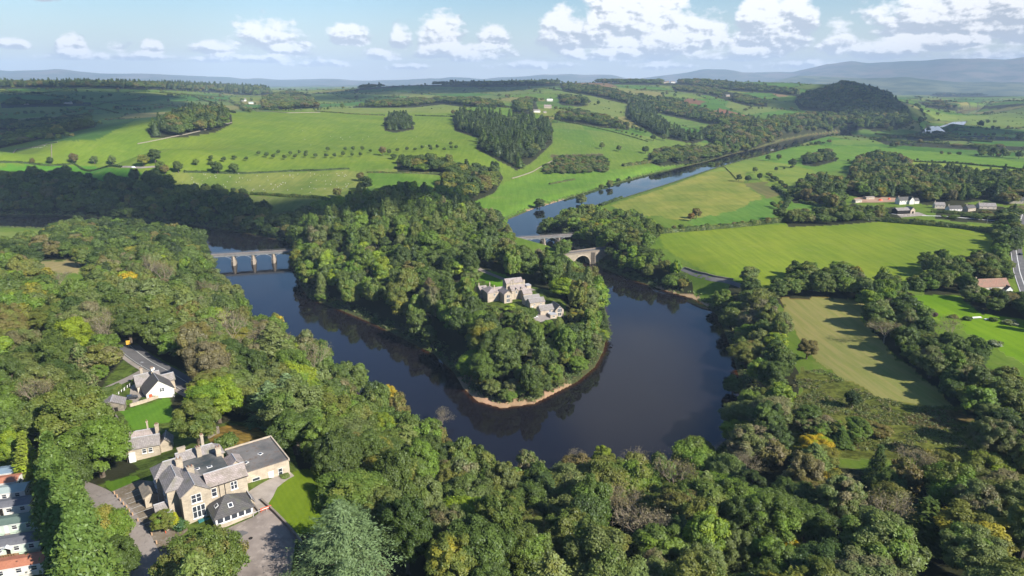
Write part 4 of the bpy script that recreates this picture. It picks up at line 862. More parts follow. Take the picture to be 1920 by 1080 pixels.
L_(700,750,12,6,'bare_tree','bare2','tan','pale tan thin leaved tree below the yellow olive tree')
L_(185,640,13,7.5,'bare_tree','bare2','tan','pale brown twiggy tree above the cottage shrubbery')
L_(110,530,14,8,'bare_tree','bare2','tan','pale brown tree below the straw coloured clearing')
L_(1400,880,13,6,'bare_tree','bare2','tan','pale twiggy tree east of the golden green beech')
L_(1515,650,13,7,'broadleaf_tree',4,'brown','thin brown leaved tree on the west edge of the mown meadow')
L_(1450,700,19,9,'broadleaf_tree',0,'deep','big dark green tree between the river and the mown meadow',tint2='mid')
L_(1600,745,9,4.5,'broadleaf_tree',4,'dark','dark tree standing alone on the rough ground below the mown meadow')
L_(1375,720,13,6,'broadleaf_tree',2,'mid','green tree on the east bank of the pool')
L_(883,515,19,8,'broadleaf_tree',1,'greygreen','large pale domed tree west of the mansion drive',tint2='fresh')
L_(868,470,14,1.9,'conifer_tree','spire','mid','slender upright conifer behind the pale domed tree')
L_(852,475,15,1.9,'conifer_tree','spire','mid','slender upright conifer, shorter of the pair behind the domed tree')
L_(925,478,12,4,'broadleaf_tree',4,'bright','bright lime tree beside the mansion drive')
L_(895,425,16,8,'broadleaf_tree',3,'fresh','fresh green tree near the top of the loop wood',tint2='bright')
L_(1030,645,11,3.8,'broadleaf_tree',4,'bright','slim yellow green tree on the loop below the mansion',tint2=(.26,.26,.03))
L_(722,455,16,7,'broadleaf_tree',2,'deep','dark tree behind the small hidden lodge on the loop')
L_(805,545,19,7.5,'pine_tree','pine',(.13,.10,.05),'brown green larch in the middle of the loop wood',tint2='olive')
L_(660,478,20,7.5,'pine_tree','pine','greygreen','grey green conifer at the viaduct end of the loop wood')
L_(1280,530,9,5,'broadleaf_tree',4,(.18,.15,.03),'yellowing riverside tree above the small sandy beach',tint2='olive')
L_(1715,525,12,6,'broadleaf_tree',6,'olive','olive tree at the foot of the big field')
L_(955,632,16,7,'broadleaf_tree',0,'fresh','fresh green tree in front of the mansion',tint2='mid')
L_(895,600,18,8,'broadleaf_tree',5,'fresh','leafy green tree west of the mansion front',tint2='mid')

# woods: jittered planting on the ground, kept only where the crown falls inside the surveyed canopy
placed = {}
def too_close(x, y, r):
    for a, b, c_ in LAND:
        if (a-x)**2+(b-y)**2 < ((c_+r)*.72)**2: return True
    return False
for nm, poly, h, sp, mixn, cs, dr in WOODS:
    gp = np.array([at(*p) for p in poly]); dd = np.hypot(gp[:, 0], gp[:, 1])
    d0, d1 = (dr if dr else (max(90, dd.min()-40), dd.max()+60))
    d0 = max(d0, dd.min()*.8 if dr else d0); az_ = np.arctan2(gp[:, 0], gp[:, 1]); a0, a1 = max(az_.min()-.05, -.78), min(az_.max()+.05, .78)
    x0, x1 = min(d*math.sin(a) for d in (d0, d1) for a in (a0, a1)), max(d*math.sin(a) for d in (d0, d1) for a in (a0, a1))
    y0, y1 = d0*min(math.cos(a0), math.cos(a1)), d1
    gx, gy = np.meshgrid(np.arange(x0, x1, sp), np.arange(y0, y1, sp*.9)); gx = gx+(np.arange(gx.shape[0]) % 2)[:, None]*sp*.5
    gx = (gx+rng.uniform(-.32, .32, gx.shape)*sp).ravel(); gy = (gy+rng.uniform(-.32, .32, gy.shape)*sp).ravel()
    d = np.hypot(gx, gy); k = (d > d0) & (d < d1) & (np.abs(np.arctan2(gx, gy)) < .8); gx, gy = gx[k], gy[k]
    z = hz(gx, gy); qx, qy, _ = project(gx, gy, z+h*.55)
    k = inpoly(qx, qy, poly) & (qx > -130)
    if dr:
        e = sp*.6*F/project(gx, gy, z)[2]
        k &= inpoly(qx-e*.8, qy, poly) & inpoly(qx+e*.8, qy, poly) & (inpoly(qx, qy-e*.5, poly) | (qy < 170)) & inpoly(qx, qy+np.minimum(e*.55, 4), poly)
    k &= (qx > -130) & (qx < 2050) & (qy < 1180); gx, gy, z, qx, qy = gx[k], gy[k], z[k], qx[k], qy[k]
    if len(gx) == 0: continue
    k = (river_sd(gx, gy) > 2.6) & ~clearing(gx, gy, z); gx, gy, z, qx, qy = gx[k], gy[k], z[k], qx[k], qy[k]
    if len(gx) == 0: continue
    hid = hides(gx, gy, z, h*1.1, sp*.65); hid2 = hides(gx, gy, z, h*.6, sp*.5); hid3 = hides(gx, gy, z, h*.3, sp*.4); low = np.where(hid, np.where(hid2, .3, .6), 1.0); k = ~hid3 | (low == 1)
    gx, gy, z, qx, qy, low = gx[k], gy[k], z[k], qx[k], qy[k], low[k]
    hue = vnoise(gx, gy, 60, 77)
    for x, y, zz, u, v, hu, lw in zip(gx, gy, z, qx, qy, hue, low):
        if too_close(x, y, sp*.5): continue
        m_ = MIX[mixn]; t = m_[int(min(len(m_)-1, max(0, (random.random()*.75+(hu+.5)*.25)*len(m_))))] if random.random() < .5 else random.choice(m_)
        con = random.random() < cs; rad = sp*random.choice((random.uniform(.46, .66), random.uniform(.55, .95)))*(lw**.5); hh = h*random.uniform(.68, 1.25)*lw if lw == 1 else h*lw*random.uniform(.8, 1.0)
        if con: mdl = 'spire'; rad *= .7; hh *= 1.15; t = random.choice(['needle', 'deep'])
        else:
            mdl = int(random.random()*7)
            if t in ('tan', 'brown') and nm in ('near_bank', 'right_fore', 'belt') and random.random() < .45: mdl = random.choice(['bare0', 'bare2', 'bare2'])
            elif nm in ('near_bank', 'right_fore', 'loop') and random.random() < .035: mdl = 'pine'; rad *= .85; hh *= 1.12; t = 'greygreen'
        PLANTS.append(dict(x=x, y=y, z=zz, model=mdl, r=rad, h=hh, rot=random.random()*6.28, tint=jitter(TINT[t]), tint2=jitter(TINT[other(t)]), tname=t, name='broadleaf_tree' if not con else 'conifer_tree', label=None, cat='tree', group=None, place=nm, land=False, u=u, v=v))
    placed[nm] = len(gx)
LINES = [([(1720,252),(1800,262),(1925,262)],9,14),([(1700,240),(1740,244),(1800,238),(1850,245),(1925,240)],8,18),([(1640,262),(1700,258),(1730,250)],10,12),([(1560,255),(1600,258),(1640,262),(1690,270),(1720,276)],8,12),([(1780,252),(1840,256),(1925,252)],9,12),
 ([(1715,200),(1740,196),(1760,206),(1780,212)],9,16),([(1730,184),(1800,188),(1925,186)],10,30),([(1760,192),(1850,194),(1925,193)],9,26),([(1840,216),(1880,212),(1925,215)],7,22),([(1700,190),(1725,205),(1735,222),(1722,232)],11,14),([(1715,182),(1745,196),(1770,205),(1795,200)],10,16),
 ([(1440,284),(1500,276),(1560,268)],9,13),([(1560,300),(1600,304),(1640,300)],6,11),([(1470,318),(1500,312)],8,9),([(1440,330),(1462,345),(1480,360),(1478,380),(1450,388),(1470,400)],7,7),([(1700,300),(1760,305),(1850,312)],5,10),([(1760,290),(1800,292),(1900,296)],12,13),([(1400,425),(1450,418),(1530,410),(1590,402)],8,8),
 ([(0,255),(60,258),(110,262),(150,255)],11,12),([(0,218),(60,214),(120,216),(160,206)],10,16),([(20,180),(60,176),(110,184),(170,188),(210,182)],12,15),([(300,170),(350,172),(400,176)],9,16),([(215,205),(260,208),(300,204),(330,198)],9,14),([(480,206),(520,209),(560,208),(620,206)],7,12),
 ([(330,180),(380,184),(430,192),(450,200),(470,212)],9,13),([(600,196),(640,194),(690,190),(720,183),(760,186)],9,14),([(560,180),(600,176),(650,178),(720,176)],8,18),([(820,190),(870,196),(900,202),(930,208)],12,13),([(1040,205),(1080,212),(1130,222),(1170,236),(1200,248),(1240,255)],12,13),([(1130,238),(1160,246),(1210,262)],6,15),
 ([(1060,196),(1100,200),(1130,204)],12,14),([(1200,180),(1240,186),(1290,196),(1330,204)],12,14),([(1330,188),(1380,192),(1430,196)],6,16),([(1400,206),(1440,204),(1480,208)],9,14),([(1280,255),(1330,262),(1370,268)],10,11),([(1240,280),(1270,290),(1300,296)],8,9),([(1160,342),(1200,332),(1260,318),(1320,303),(1370,291)],6,9),([(1008,388),(1060,376),(1130,358)],4,10),
 ([(740,300),(760,308),(820,310)],9,9),([(1230,432),(1280,430),(1340,428),(1400,422)],5,6),([(1230,500),(1260,515),(1290,525)],9,8),([(1590,404),(1650,412),(1750,420),(1880,436)],4.5,6),([(640,370),(700,368),(760,360)],13,10),([(410,360),(440,362),(470,368)],9,10)]
for pix, hh, sp in LINES:
    ln = [at(*q)[:2] for q in pix]
    for i in range(len(ln)-1):
        n_ = max(1, int(np.linalg.norm(ln[i+1]-ln[i])/sp))
        for k in range(n_):
            if random.random() < .18: continue
            q = ln[i]+(ln[i+1]-ln[i])*(k+random.uniform(-.3, .3))/n_+np.array([random.uniform(-1, 1), random.uniform(-1, 1)])*sp*.15; s_ = random.uniform(.55, 1.3)
            if river_sd(*q) < 2: continue
            t = random.choice(MIX['far']); PLANTS.append(dict(x=q[0], y=q[1], z=float(hz(*q)), model=random.randrange(7), r=hh*s_*.5, h=hh*s_, rot=random.random()*6.28, tint=jitter(TINT[t]), tint2=jitter(TINT[other(t)]), tname=t, name='broadleaf_tree', label=None, cat='tree', group=None, place='line', land=False, u=0, v=0, mass=True))
mass = []
sx_ = rng.uniform(-4200, 4200, 260000); sy_ = rng.uniform(1300, 5600, 260000); sd_ = np.hypot(sx_, sy_); k = (sd_ > 1800) & (sd_ < 5600) & (np.abs(np.arctan2(sx_, sy_)) < .66); sx_, sy_ = sx_[k], sy_[k]
_, pe = patchwork(sx_, sy_); k = pe < 3.2; sx_, sy_ = sx_[k], sy_[k]; sz_ = hz(sx_, sy_); u_, v_, dd_ = project(sx_, sy_, sz_); k = (u_ > -20) & (u_ < 1940) & (river_sd(sx_, sy_) > 3)
for o_ in FIELDS[:1]: k &= ~(inpoly(u_, v_, o_[0]) & (np.hypot(sx_, sy_) < 1950))
for x, y, zz, nn in zip(sx_[k], sy_[k], sz_[k], vnoise(sx_[k], sy_[k], 120, 41)):
    big_ = random.random() < .05+.13*(nn > .1); hh = random.uniform(9, 15) if big_ else random.uniform(2.6, 5.0); t = random.choice(MIX['far'])
    PLANTS.append(dict(x=x, y=y, z=zz, model=random.randrange(7), r=hh*.5 if big_ else hh*.62, h=hh, rot=random.random()*6.28, tint=jitter(TINT[t]), tint2=jitter(TINT[other(t)]), tname=t, name='broadleaf_tree', label=None, cat='tree', group=None, place='line', land=False, u=0, v=0, mass=True))
print('woods', placed, 'hedge plants', int(k.sum()))

# lone trees in fields and hedgerows: pixel of the foot, height in metres, tint
LONE = [(62,306,9,'brown'),(95,306,11,'deep'),(140,305,16,'brown'),(178,306,13,'greygreen'),(211,307,14,'greygreen'),(270,310,16,'olive'),(292,305,20,'deep'),(302,320,15,'mid'),(335,322,16,'mid'),(310,325,13,'brown'),
 (285,350,22,'deep'),(408,324,17,'deep'),(440,324,15,'mid'),(368,308,9,'mid'),(395,308,7,'mid'),(676,338,13,'brown'),(685,356,19,'dark'),(718,290,15,'brown'),(730,288,9,'deep'),
 (850,214,14,'brown'),(870,216,14,'brown'),(895,214,15,'brown'),(1066,196,20,'deep'),(1095,196,28,'deep'),(1122,195,15,'deep'),(1045,228,20,'deep'),(1075,228,18,'deep'),(1100,222,18,'mid'),(1118,224,20,'mid'),(1155,230,18,'mid'),(1168,244,16,'mid'),
 (1128,278,14,'mid'),(1160,282,12,'mid'),(1210,286,15,'deep'),(1075,282,0,'mid'),(1012,392,15,'mid'),(1090,385,17,'greygreen'),(1143,352,14,'olive'),(1127,354,9,'olive'),(1333,316,14,'mid'),(1300,298,12,'mid'),(1375,288,14,'mid'),
 (1385,338,11,'dark'),(1402,340,11,'dark'),(1424,335,11,'dark'),(1415,322,10,'greygreen'),(1305,408,12,'brown'),(1295,412,9,'rust'),(1455,320,9,'mid'),(1485,312,17,'deep'),(1512,306,14,'deep'),(1550,302,17,'deep'),(1460,298,12,'mid'),(1440,300,13,'mid'),
 (1610,300,7,'mid'),(1668,246,18,'olive'),(1724,230,14,'dark'),(1740,245,15,'mid'),(1838,237,22,'dark'),(1760,225,9,'mid'),(1860,262,12,'dark'),(1910,262,22,'dark'),(1840,290,18,'deep'),(1862,292,20,'deep'),(1880,292,18,'deep'),(1850,288,15,'deep'),(1910,296,16,'deep'),
 (316,190,12,'dark'),(220,205,14,'dark'),(1440,150,12,'dark'),(1520,150,0,'dark'),(553,170,14,'dark'),(575,170,14,'dark'),(642,202,14,'mid'),(592,200,16,'mid'),(680,200,15,'mid'),(1005,192,20,'deep'),(275,168,12,'mid'),(1352,172,10,'mid'),(1265,180,15,'mid'),(1435,200,0,'mid'),
 (150,232,22,'dark'),(85,238,26,'dark'),(35,190,18,'dark'),(1460,410,14,'mid'),(1540,412,15,'mid'),(1585,412,17,'mid'),(1605,410,14,'greygreen'),(1650,408,10,'olive'),(1385,262,14,'mid'),(1300,262,16,'mid'),(1245,262,16,'mid'),(1225,262,15,'mid')]
ordn = 0
for px, py, h, t in LONE:
    if h <= 0: continue
    g = at(px, py+2); h *= 1.15
    PLANTS.append(dict(x=g[0], y=g[1], z=g[2], model=random.randrange(7), r=h*random.uniform(.40, .5), h=h, rot=random.random()*6.28, tint=jitter(TINT[t]), tint2=jitter(TINT[other(t)]), tname=t, name='field_tree', cat='tree', place='field', label=None,
        group='lone trees in the fields', land=True, u=px, v=py))
young = [(485,292),(500,296),(513,298),(522,290),(534,300),(545,292),(553,298),(561,290),(573,296),(575,290),(592,297),(612,296),(628,297),(643,294),(660,295),(676,294),(695,287),(615,285),(648,284),(663,284),(680,284),(745,286),(763,284),(778,284),(792,280),(806,278),(808,284),(820,280),(833,284),(847,281),(845,274),(855,281),(397,302),(420,304),(440,300),(462,302)]
for px, py in young:
    g = at(px, py)
    PLANTS.append(dict(x=g[0], y=g[1], z=g[2], model='young', r=random.uniform(3.0, 4.0), h=random.uniform(6.5, 9), rot=random.random()*6.28, tint=jitter(TINT['deep']), tint2=jitter(TINT['mid']), tname='deep', name='young_tree', cat='young tree', place='row', label=None,
        group='young trees planted in rows across the hillside', land=True, u=px, v=py))
MARKS = [('the hotel',400,900),('the stone lodge',272,830),('the white cottage',290,730),('the caravans',40,980),('the blue green cedar',640,1015),('the golden olive beech',725,890),('the layered pines',520,750),('the golden yellow tree',238,522),('the straw clearing',110,500),
 ('the long viaduct',465,480),('the mansion',960,555),('the glazed coach house',1045,580),('the loop tip beach',950,750),('the stone arch bridge',1090,475),('the small sandy beach',1295,550),('the pool foot',1100,870),('the golden green beech',1308,850),('the very large ash',1655,1015),
 ('the rough meadow',1620,780),('the mown meadow',1560,640),('the silvery bush',1864,640),('the red roofed house',1860,530),('the open barn',1700,395),('the pale sheep pasture',500,345),('the hill plantation',960,260),('the hill copse',350,225),('the young tree rows',650,290),('the hidden lodge',700,460),('the shaded tree row',100,190),
 ('the upstream reach',1200,335),('the village wood',1750,340),('the leafless tan tree',1210,1000),('the dark river bend',60,415),('the mansion drive',910,510),('the far plain river',1800,225),('the scarp wood',1620,195),('the stone farmhouse',1020,200)]
ORDS = ['', 'second', 'third', 'fourth', 'fifth', 'sixth', 'seventh', 'eighth', 'ninth', 'tenth', 'eleventh', 'twelfth', 'thirteenth', 'fourteenth', 'fifteenth', 'sixteenth', 'seventeenth', 'eighteenth', 'nineteenth', 'twentieth']
def where(u, v):
    m_ = min(MARKS, key=lambda q: (q[1]-u)**2+((q[2]-v)*1.3)**2); dx, dy = u-m_[1], (v-m_[2])*1.3
    side_ = ('west of' if dx < 0 else 'east of') if abs(dx) > abs(dy) else ('behind' if dy < 0 else 'in front of')
    return side_+' '+m_[0], math.hypot(dx, dy)
for p in PLANTS:
    if not p['land']: p['ax'] = random.uniform(.84, 1.19)
def place_tree(p):
    """a single tree: Empty at its foot, trunk and crown as parts"""
    sx = p['r']; h = p['h']; mdl = p['model']
    o = thing(p['name'], p['label'], p['cat'], (p['x'], p['y'], p['z']), p['rot'], p['group'])
    def part(nm, me, bx, bz):
        c = link(nm, me, o); c.scale = (sx/bx*p.get('ax', 1), sx/bx/p.get('ax', 1), h/bz); c['tint'] = [float(q) for q in p['tint']]; c['tint2'] = [float(q) for q in p['tint2']]; return c
    if mdl == 'column': part('trunk', COLUMN[1], 4.3, 19); part('crown', COLUMN[0], 4.6, 19)
    elif mdl == 'cedar': part('trunk', CEDAR[1], 7.8, 17.5); part('crown', CEDAR[0], 8.4, 17.5)
    elif mdl == 'pine': part('trunk', PINE[1], 5.2, 17); part('crown', PINE[0], 5.4, 17)
    elif mdl == 'spire': part('trunk', SPIRE[1], 2.6, 16); part('crown', SPIRE[0], 2.8, 16)
    elif mdl == 'young': part('trunk', YOUNG[1], 2.6, 6.2); part('crown', YOUNG[0], 2.7, 6.2)
    elif isinstance(mdl, str):
        b = BARES[int(mdl[-1])]; bz, bx = {'bare0': (14, 5), 'bare1': (15, 4.2), 'bare2': (13, 5.8)}[mdl]
        part('trunk', b[0], bx, bz); part('branches', b[1], bx, bz); part('leaves', b[2], bx, bz)
    else:
        far_ = math.hypot(p['x'], p['y']) > 420
        part('trunk', NEAR[mdl][1], 5.6, 14.6); part('crown', MIDM[mdl % 5] if far_ else NEAR[mdl][0], 5.6, 14.6)
    return o
single = [p for p in PLANTS if p['land']]; rest = [p for p in PLANTS if not p['land']]
def seen(p):
    u, v, dd = project(p['x'], p['y'], p['z']+p['h']*.6); return (-40 < u < 1960) and (v < 1130)
rest.sort(key=lambda p: -(p['r']/project(p['x'], p['y'], p['z'])[2])*(1 if seen(p) else .01))
NB = 300-sum(1 for p in single if p['name'] in ('broadleaf_tree', 'field_tree'))
taken = []; left = []; nb = 0; nc = 0; seenlab = set()
for p in rest:
    con = p['name'] == 'conifer_tree'; bare = isinstance(p['model'], str) and not con
    if bare and p['model'] == 'pine': p['name'] = 'pine_tree'
    elif bare: p['name'] = 'bare_tree'
    if con: ok = nc < 60 and seen(p) and math.hypot(p['x'], p['y']) < 480; nc += ok
    elif bare: ok = seen(p)
    elif p.get('mass'): ok = False
    else: ok = nb < NB and seen(p); nb += ok
    (taken if ok else left).append(p)
todo = [p for p in taken+single if p['label'] is None]; clus = {}
for p in todo:
    wh, dist = where(p['u'], p['v']); size = 'small' if p['h'] < 12 else ('tall' if p['h'] > 19 else '')
    kw_ = {'broadleaf_tree': 'broadleaf tree', 'conifer_tree': 'conifer', 'bare_tree': 'sparse twiggy tree', 'pine_tree': 'layered pine', 'field_tree': 'field tree', 'young_tree': 'young planted tree'}[p['name']]
    key = ' '.join(('%s %s %s' % (size, TWORD[p['tname']], kw_)).split())+' '+wh; clus.setdefault(key, []).append((dist, id(p), p))
for key, items in clus.items():
    items.sort(key=lambda q: q[:2])
    for i, (_, _, p) in enumerate(items):
        p['label'] = key if len(items) == 1 else (key+(', closer than its like' if i == 0 else ', %s one out' % ORDS[min(i, 19)]))
        p['group'] = p['group'] or 'trees of the '+{'far_bank': 'far bank wood', 'west_wood': 'west wood', 'near_bank': 'near bank wood', 'right_fore': 'lower wood', 'right_bank': 'riverside wood', 'belt': 'tree belt', 'field_edge': 'field edge', 'lawn_edge': 'lawn edge', 'road_edge': 'roadside', 'loop': 'loop wood', 'bridge_wood': 'bridge wood'}.get(p['place'], 'distant woods')
for p in taken+single: place_tree(p)
print('single trees', len(taken)+len(single), 'in woodland mass', len(left))

# the rest of the woodland, one mass
protos = bpy.data.collections.new('woodland_models'); pm = MIDM+FARM+[FSPIRE, BARES[0][1]]
for i, me in enumerate(pm):
    o = bpy.data.objects.new('model_%02d' % i, me); protos.objects.link(o)
def scatter(name, items, label, cat):
    V = np.array([[p['x'], p['y'], p['z']] for p in items]); n = len(V)
    me = bpy.data.meshes.new(name); me.vertices.add(n); me.vertices.foreach_set('co', V.astype(np.float32).ravel())
    def fa(nm_, typ, arr, key='value'): a_ = me.attributes.new(nm_, typ, 'POINT'); a_.data.foreach_set(key, np.ascontiguousarray(arr).ravel())
    ids = []
    for p in items:
        d = math.hypot(p['x'], p['y']); m_ = p['model']
        if m_ in ('spire', 'pine'): ids.append(9)
        elif isinstance(m_, str): ids.append(int(random.random()*5))
        else: ids.append(m_ % 5 if d < 700 else 5+m_ % 4)
    fa('idx', 'INT', np.array(ids, np.int32)); fa('rz', 'FLOAT', np.array([p['rot'] for p in items], np.float32))
    bz = [14.6 if i < 9 else 15 for i in ids]; bx = [5.6 if i < 9 else 3.3 for i in ids]
    fa('scl', 'FLOAT_VECTOR', np.array([(p['r']/b*p.get('ax', 1), p['r']/b/p.get('ax', 1), p['h']/c_) for p, b, c_ in zip(items, bx, bz)], np.float32), 'vector')
    fa('tint', 'FLOAT_COLOR', np.array([(*p['tint'], 1) for p in items], np.float32), 'color'); fa('tint2', 'FLOAT_COLOR', np.array([(*p['tint2'], 1) for p in items], np.float32), 'color')
    o = link(name, me, kind='stuff', label=label, category=cat)
    gt = bpy.data.node_groups.new(name+' scatter', 'GeometryNodeTree'); gt.interface.new_socket('Geometry', in_out='INPUT', socket_type='NodeSocketGeometry'); gt.interface.new_socket('Geometry', in_out='OUTPUT', socket_type='NodeSocketGeometry')
    N = gt.nodes; L = gt.links; gi = N.new('NodeGroupInput'); go = N.new('NodeGroupOutput'); ci = N.new('GeometryNodeCollectionInfo'); ci.inputs['Collection'].default_value = protos; ci.inputs['Separate Children'].default_value = True; ci.inputs['Reset Children'].default_value = True
    ip = N.new('GeometryNodeInstanceOnPoints'); ip.inputs['Pick Instance'].default_value = True
    def na(nm_, dt): a_ = N.new('GeometryNodeInputNamedAttribute'); a_.data_type = dt; a_.inputs['Name'].default_value = nm_; return a_.outputs['Attribute']
    cx = N.new('ShaderNodeCombineXYZ'); L.new(na('rz', 'FLOAT'), cx.inputs[2]); L.new(gi.outputs[0], ip.inputs['Points']); L.new(ci.outputs[0], ip.inputs['Instance']); L.new(na('idx', 'INT'), ip.inputs['Instance Index'])
    er = N.new('FunctionNodeEulerToRotation'); L.new(cx.outputs[0], er.inputs[0]); L.new(er.outputs[0], ip.inputs['Rotation']); L.new(na('scl', 'FLOAT_VECTOR'), ip.inputs['Scale']); L.new(ip.outputs[0], go.inputs[0])
    md = o.modifiers.new('scatter', 'NODES'); md.node_group = gt; return o
scatter('woodland', left, 'green and olive woods beyond the single trees, on the banks and distant hills', 'woodland')
# ------------------------------------------------------------------ sheets on the ground: roads, yards
import bmesh
from mathutils import Matrix
def sheet(name, xy, mat, lift=.07, step=2.5, **props):
    b = bmesh.new(); vs = [b.verts.new((x, y, 0)) for x, y in xy]; b.faces.new(vs); bmesh.ops.triangulate(b, faces=b.faces[:])
    xs = [p[0] for p in xy]; ys = [p[1] for p in xy]
    for lo, hi, ax in ((min(xs), max(xs), 0), (min(ys), max(ys), 1)):
        n = int((hi-lo)/step)
        for i in range(1, n+1):
            co = [0, 0, 0]; no = [0, 0, 0]; co[ax] = lo+i*(hi-lo)/(n+1); no[ax] = 1
            bmesh.ops.bisect_plane(b, geom=b.verts[:]+b.edges[:]+b.faces[:], plane_co=co, plane_no=no)
    arr = np.array([v.co[:2] for v in b.verts]); zz = hz(arr[:, 0], arr[:, 1])
    for v, z in zip(b.verts, zz): v.co.z = z+lift
    bmesh.ops.recalc_face_normals(b, faces=b.faces[:])
    if sum(f.normal.z for f in b.faces) < 0: bmesh.ops.reverse_faces(b, faces=b.faces[:])
    me = bpy.data.meshes.new(name); b.to_mesh(me); b.free(); me.materials.append(mat); return link(name, me, **props)
def gpoly(pix): return [tuple(at(*p)[:2]) for p in pix]
def smooth_line(pix, step=4):
    p = np.array([at(*q)[:2] if len(q) == 2 else q[:2] for q in pix]); out_ = []
    for i in range(len(p)-1):
        n = max(1, int(np.linalg.norm(p[i+1]-p[i])/step))
        for k in range(n): out_.append(p[i]+(p[i+1]-p[i])*k/n)
    out_.append(p[-1]); o = np.array(out_)
    for _ in range(3): o[1:-1] = (o[:-2]+o[1:-1]*2+o[2:])/4
    return o
def strip(name, line, w, mat, lift=.07, off=0, **props):
    d = np.gradient(line, axis=0); d /= np.linalg.norm(d, axis=1)[:, None]; nrm = np.stack([-d[:, 1], d[:, 0]], -1)
    rows_ = [line+nrm*(off+w*f) for f in (-.5, -.17, .17, .5)]; V = []
    for r_ in rows_: V.append(np.column_stack([r_, hz(r_[:, 0], r_[:, 1])+lift]))
    V = np.array(V); n, m_ = V.shape[:2]; ix = np.arange(n*m_).reshape(n, m_)
    fq = np.stack([ix[:-1, :-1], ix[:-1, 1:], ix[1:, 1:], ix[1:, :-1]], -1).reshape(-1, 4)[:, ::-1]
    return link(name, np_mesh(name, V.reshape(-1, 3), fq, mat), **props)
ST = dict(kind='structure')
mainroad = smooth_line([(238,648),(262,668),(290,686),(325,706),(360,727),(385,742)])
strip('road', mainroad, 10.5, MAT['asphalt'], **ST); strip('road_marking', mainroad, .35, MAT['paint'], .10, 1.2, **ST); strip('road_marking', mainroad, .22, MAT['paint'], .10, -4.6, **ST)
strip('pavement', mainroad, 2.2, MAT['gravel'], .17, -6.6, **ST)
lane = smooth_line([(272,694),(252,706),(230,716),(205,727),(186,735)]); strip('lane', lane, 3.6, MAT['drive'], .09, **ST)
drive = smooth_line([(120,905),(155,918),(190,936),(222,965),(248,1003),(270,1043),(284,1090)]); strip('driveway', drive, 6.4, MAT['drive'], .12, **ST)
strip('kerb', drive, .35, MAT['gravel'], .2, -3.4, **ST)
sheet('hotel_yard', gpoly([(398,1005),(425,992),(475,970),(505,950),(530,972),(556,1000),(548,1060),(540,1100),(395,1100),(372,1040)]), MAT['yard'], .10, **ST)
sheet('car_park', gpoly([(210,922),(262,900),(300,905),(345,955),(352,995),(335,1010),(312,1048),(290,1034),(268,1003),(240,962)]), MAT['bays'], .09, **ST)
sheet('patio', gpoly([(462,925),(545,886),(552,893),(520,915),(512,932),(500,950),(475,966),(468,950)]), MAT['gravel'], .11, **ST)
sheet('patio', gpoly([(245,725),(285,700),(300,712),(262,752),(240,760)]), MAT['gravel'], .08, **ST)
strip('lane', smooth_line([(1268,500),(1300,513),(1335,523),(1372,529),(1400,540)]), 5, MAT['asphalt'], .12, **ST)
strip('lane', smooth_line([(1180,460),(1205,445),(1215,436),(1240,434)]), 5, MAT['asphalt'], .12, **ST)
strip('lane', smooth_line([(893,502),(915,512),(945,524),(975,534),(1000,545)]), 4.5, MAT['drive'], .12, **ST)
strip('track', smooth_line([(1672,401),(1700,404),(1760,405),(1810,409),(1865,414)]), 2.6, MAT['white'], .15, **ST)
sheet('farm_yard', gpoly([(1675,398),(1722,398),(1738,404),(1690,408)]), MAT['gravel'], .15, **ST)
sheet('mansion_yard', gpoly([(1000,585),(1030,588),(1040,597),(1005,607),(994,598)]), MAT['drive'], .12, **ST)
hw = smooth_line([(1935,380),(1918,400),(1908,430),(1905,470),(1912,510),(1930,560)]); strip('main_road', hw, 8.5, MAT['asphalt'], .15, **ST); strip('road_marking', hw, .5, MAT['white'], .19, 0, **ST); strip('road_marking', hw, .3, MAT['white'], .19, -3.8, **ST)
strip('lane', smooth_line([(225,313),(262,315),(300,312)]), 5, MAT['drive'], .15, **ST)
sheet('construction_ground', gpoly([(1600,372),(1620,368),(1660,370),(1692,372),(1688,378),(1640,380),(1610,380)]), patchy('bare earth', (.42,.27,.18), (.32,.20,.13), .06), .15, **ST)

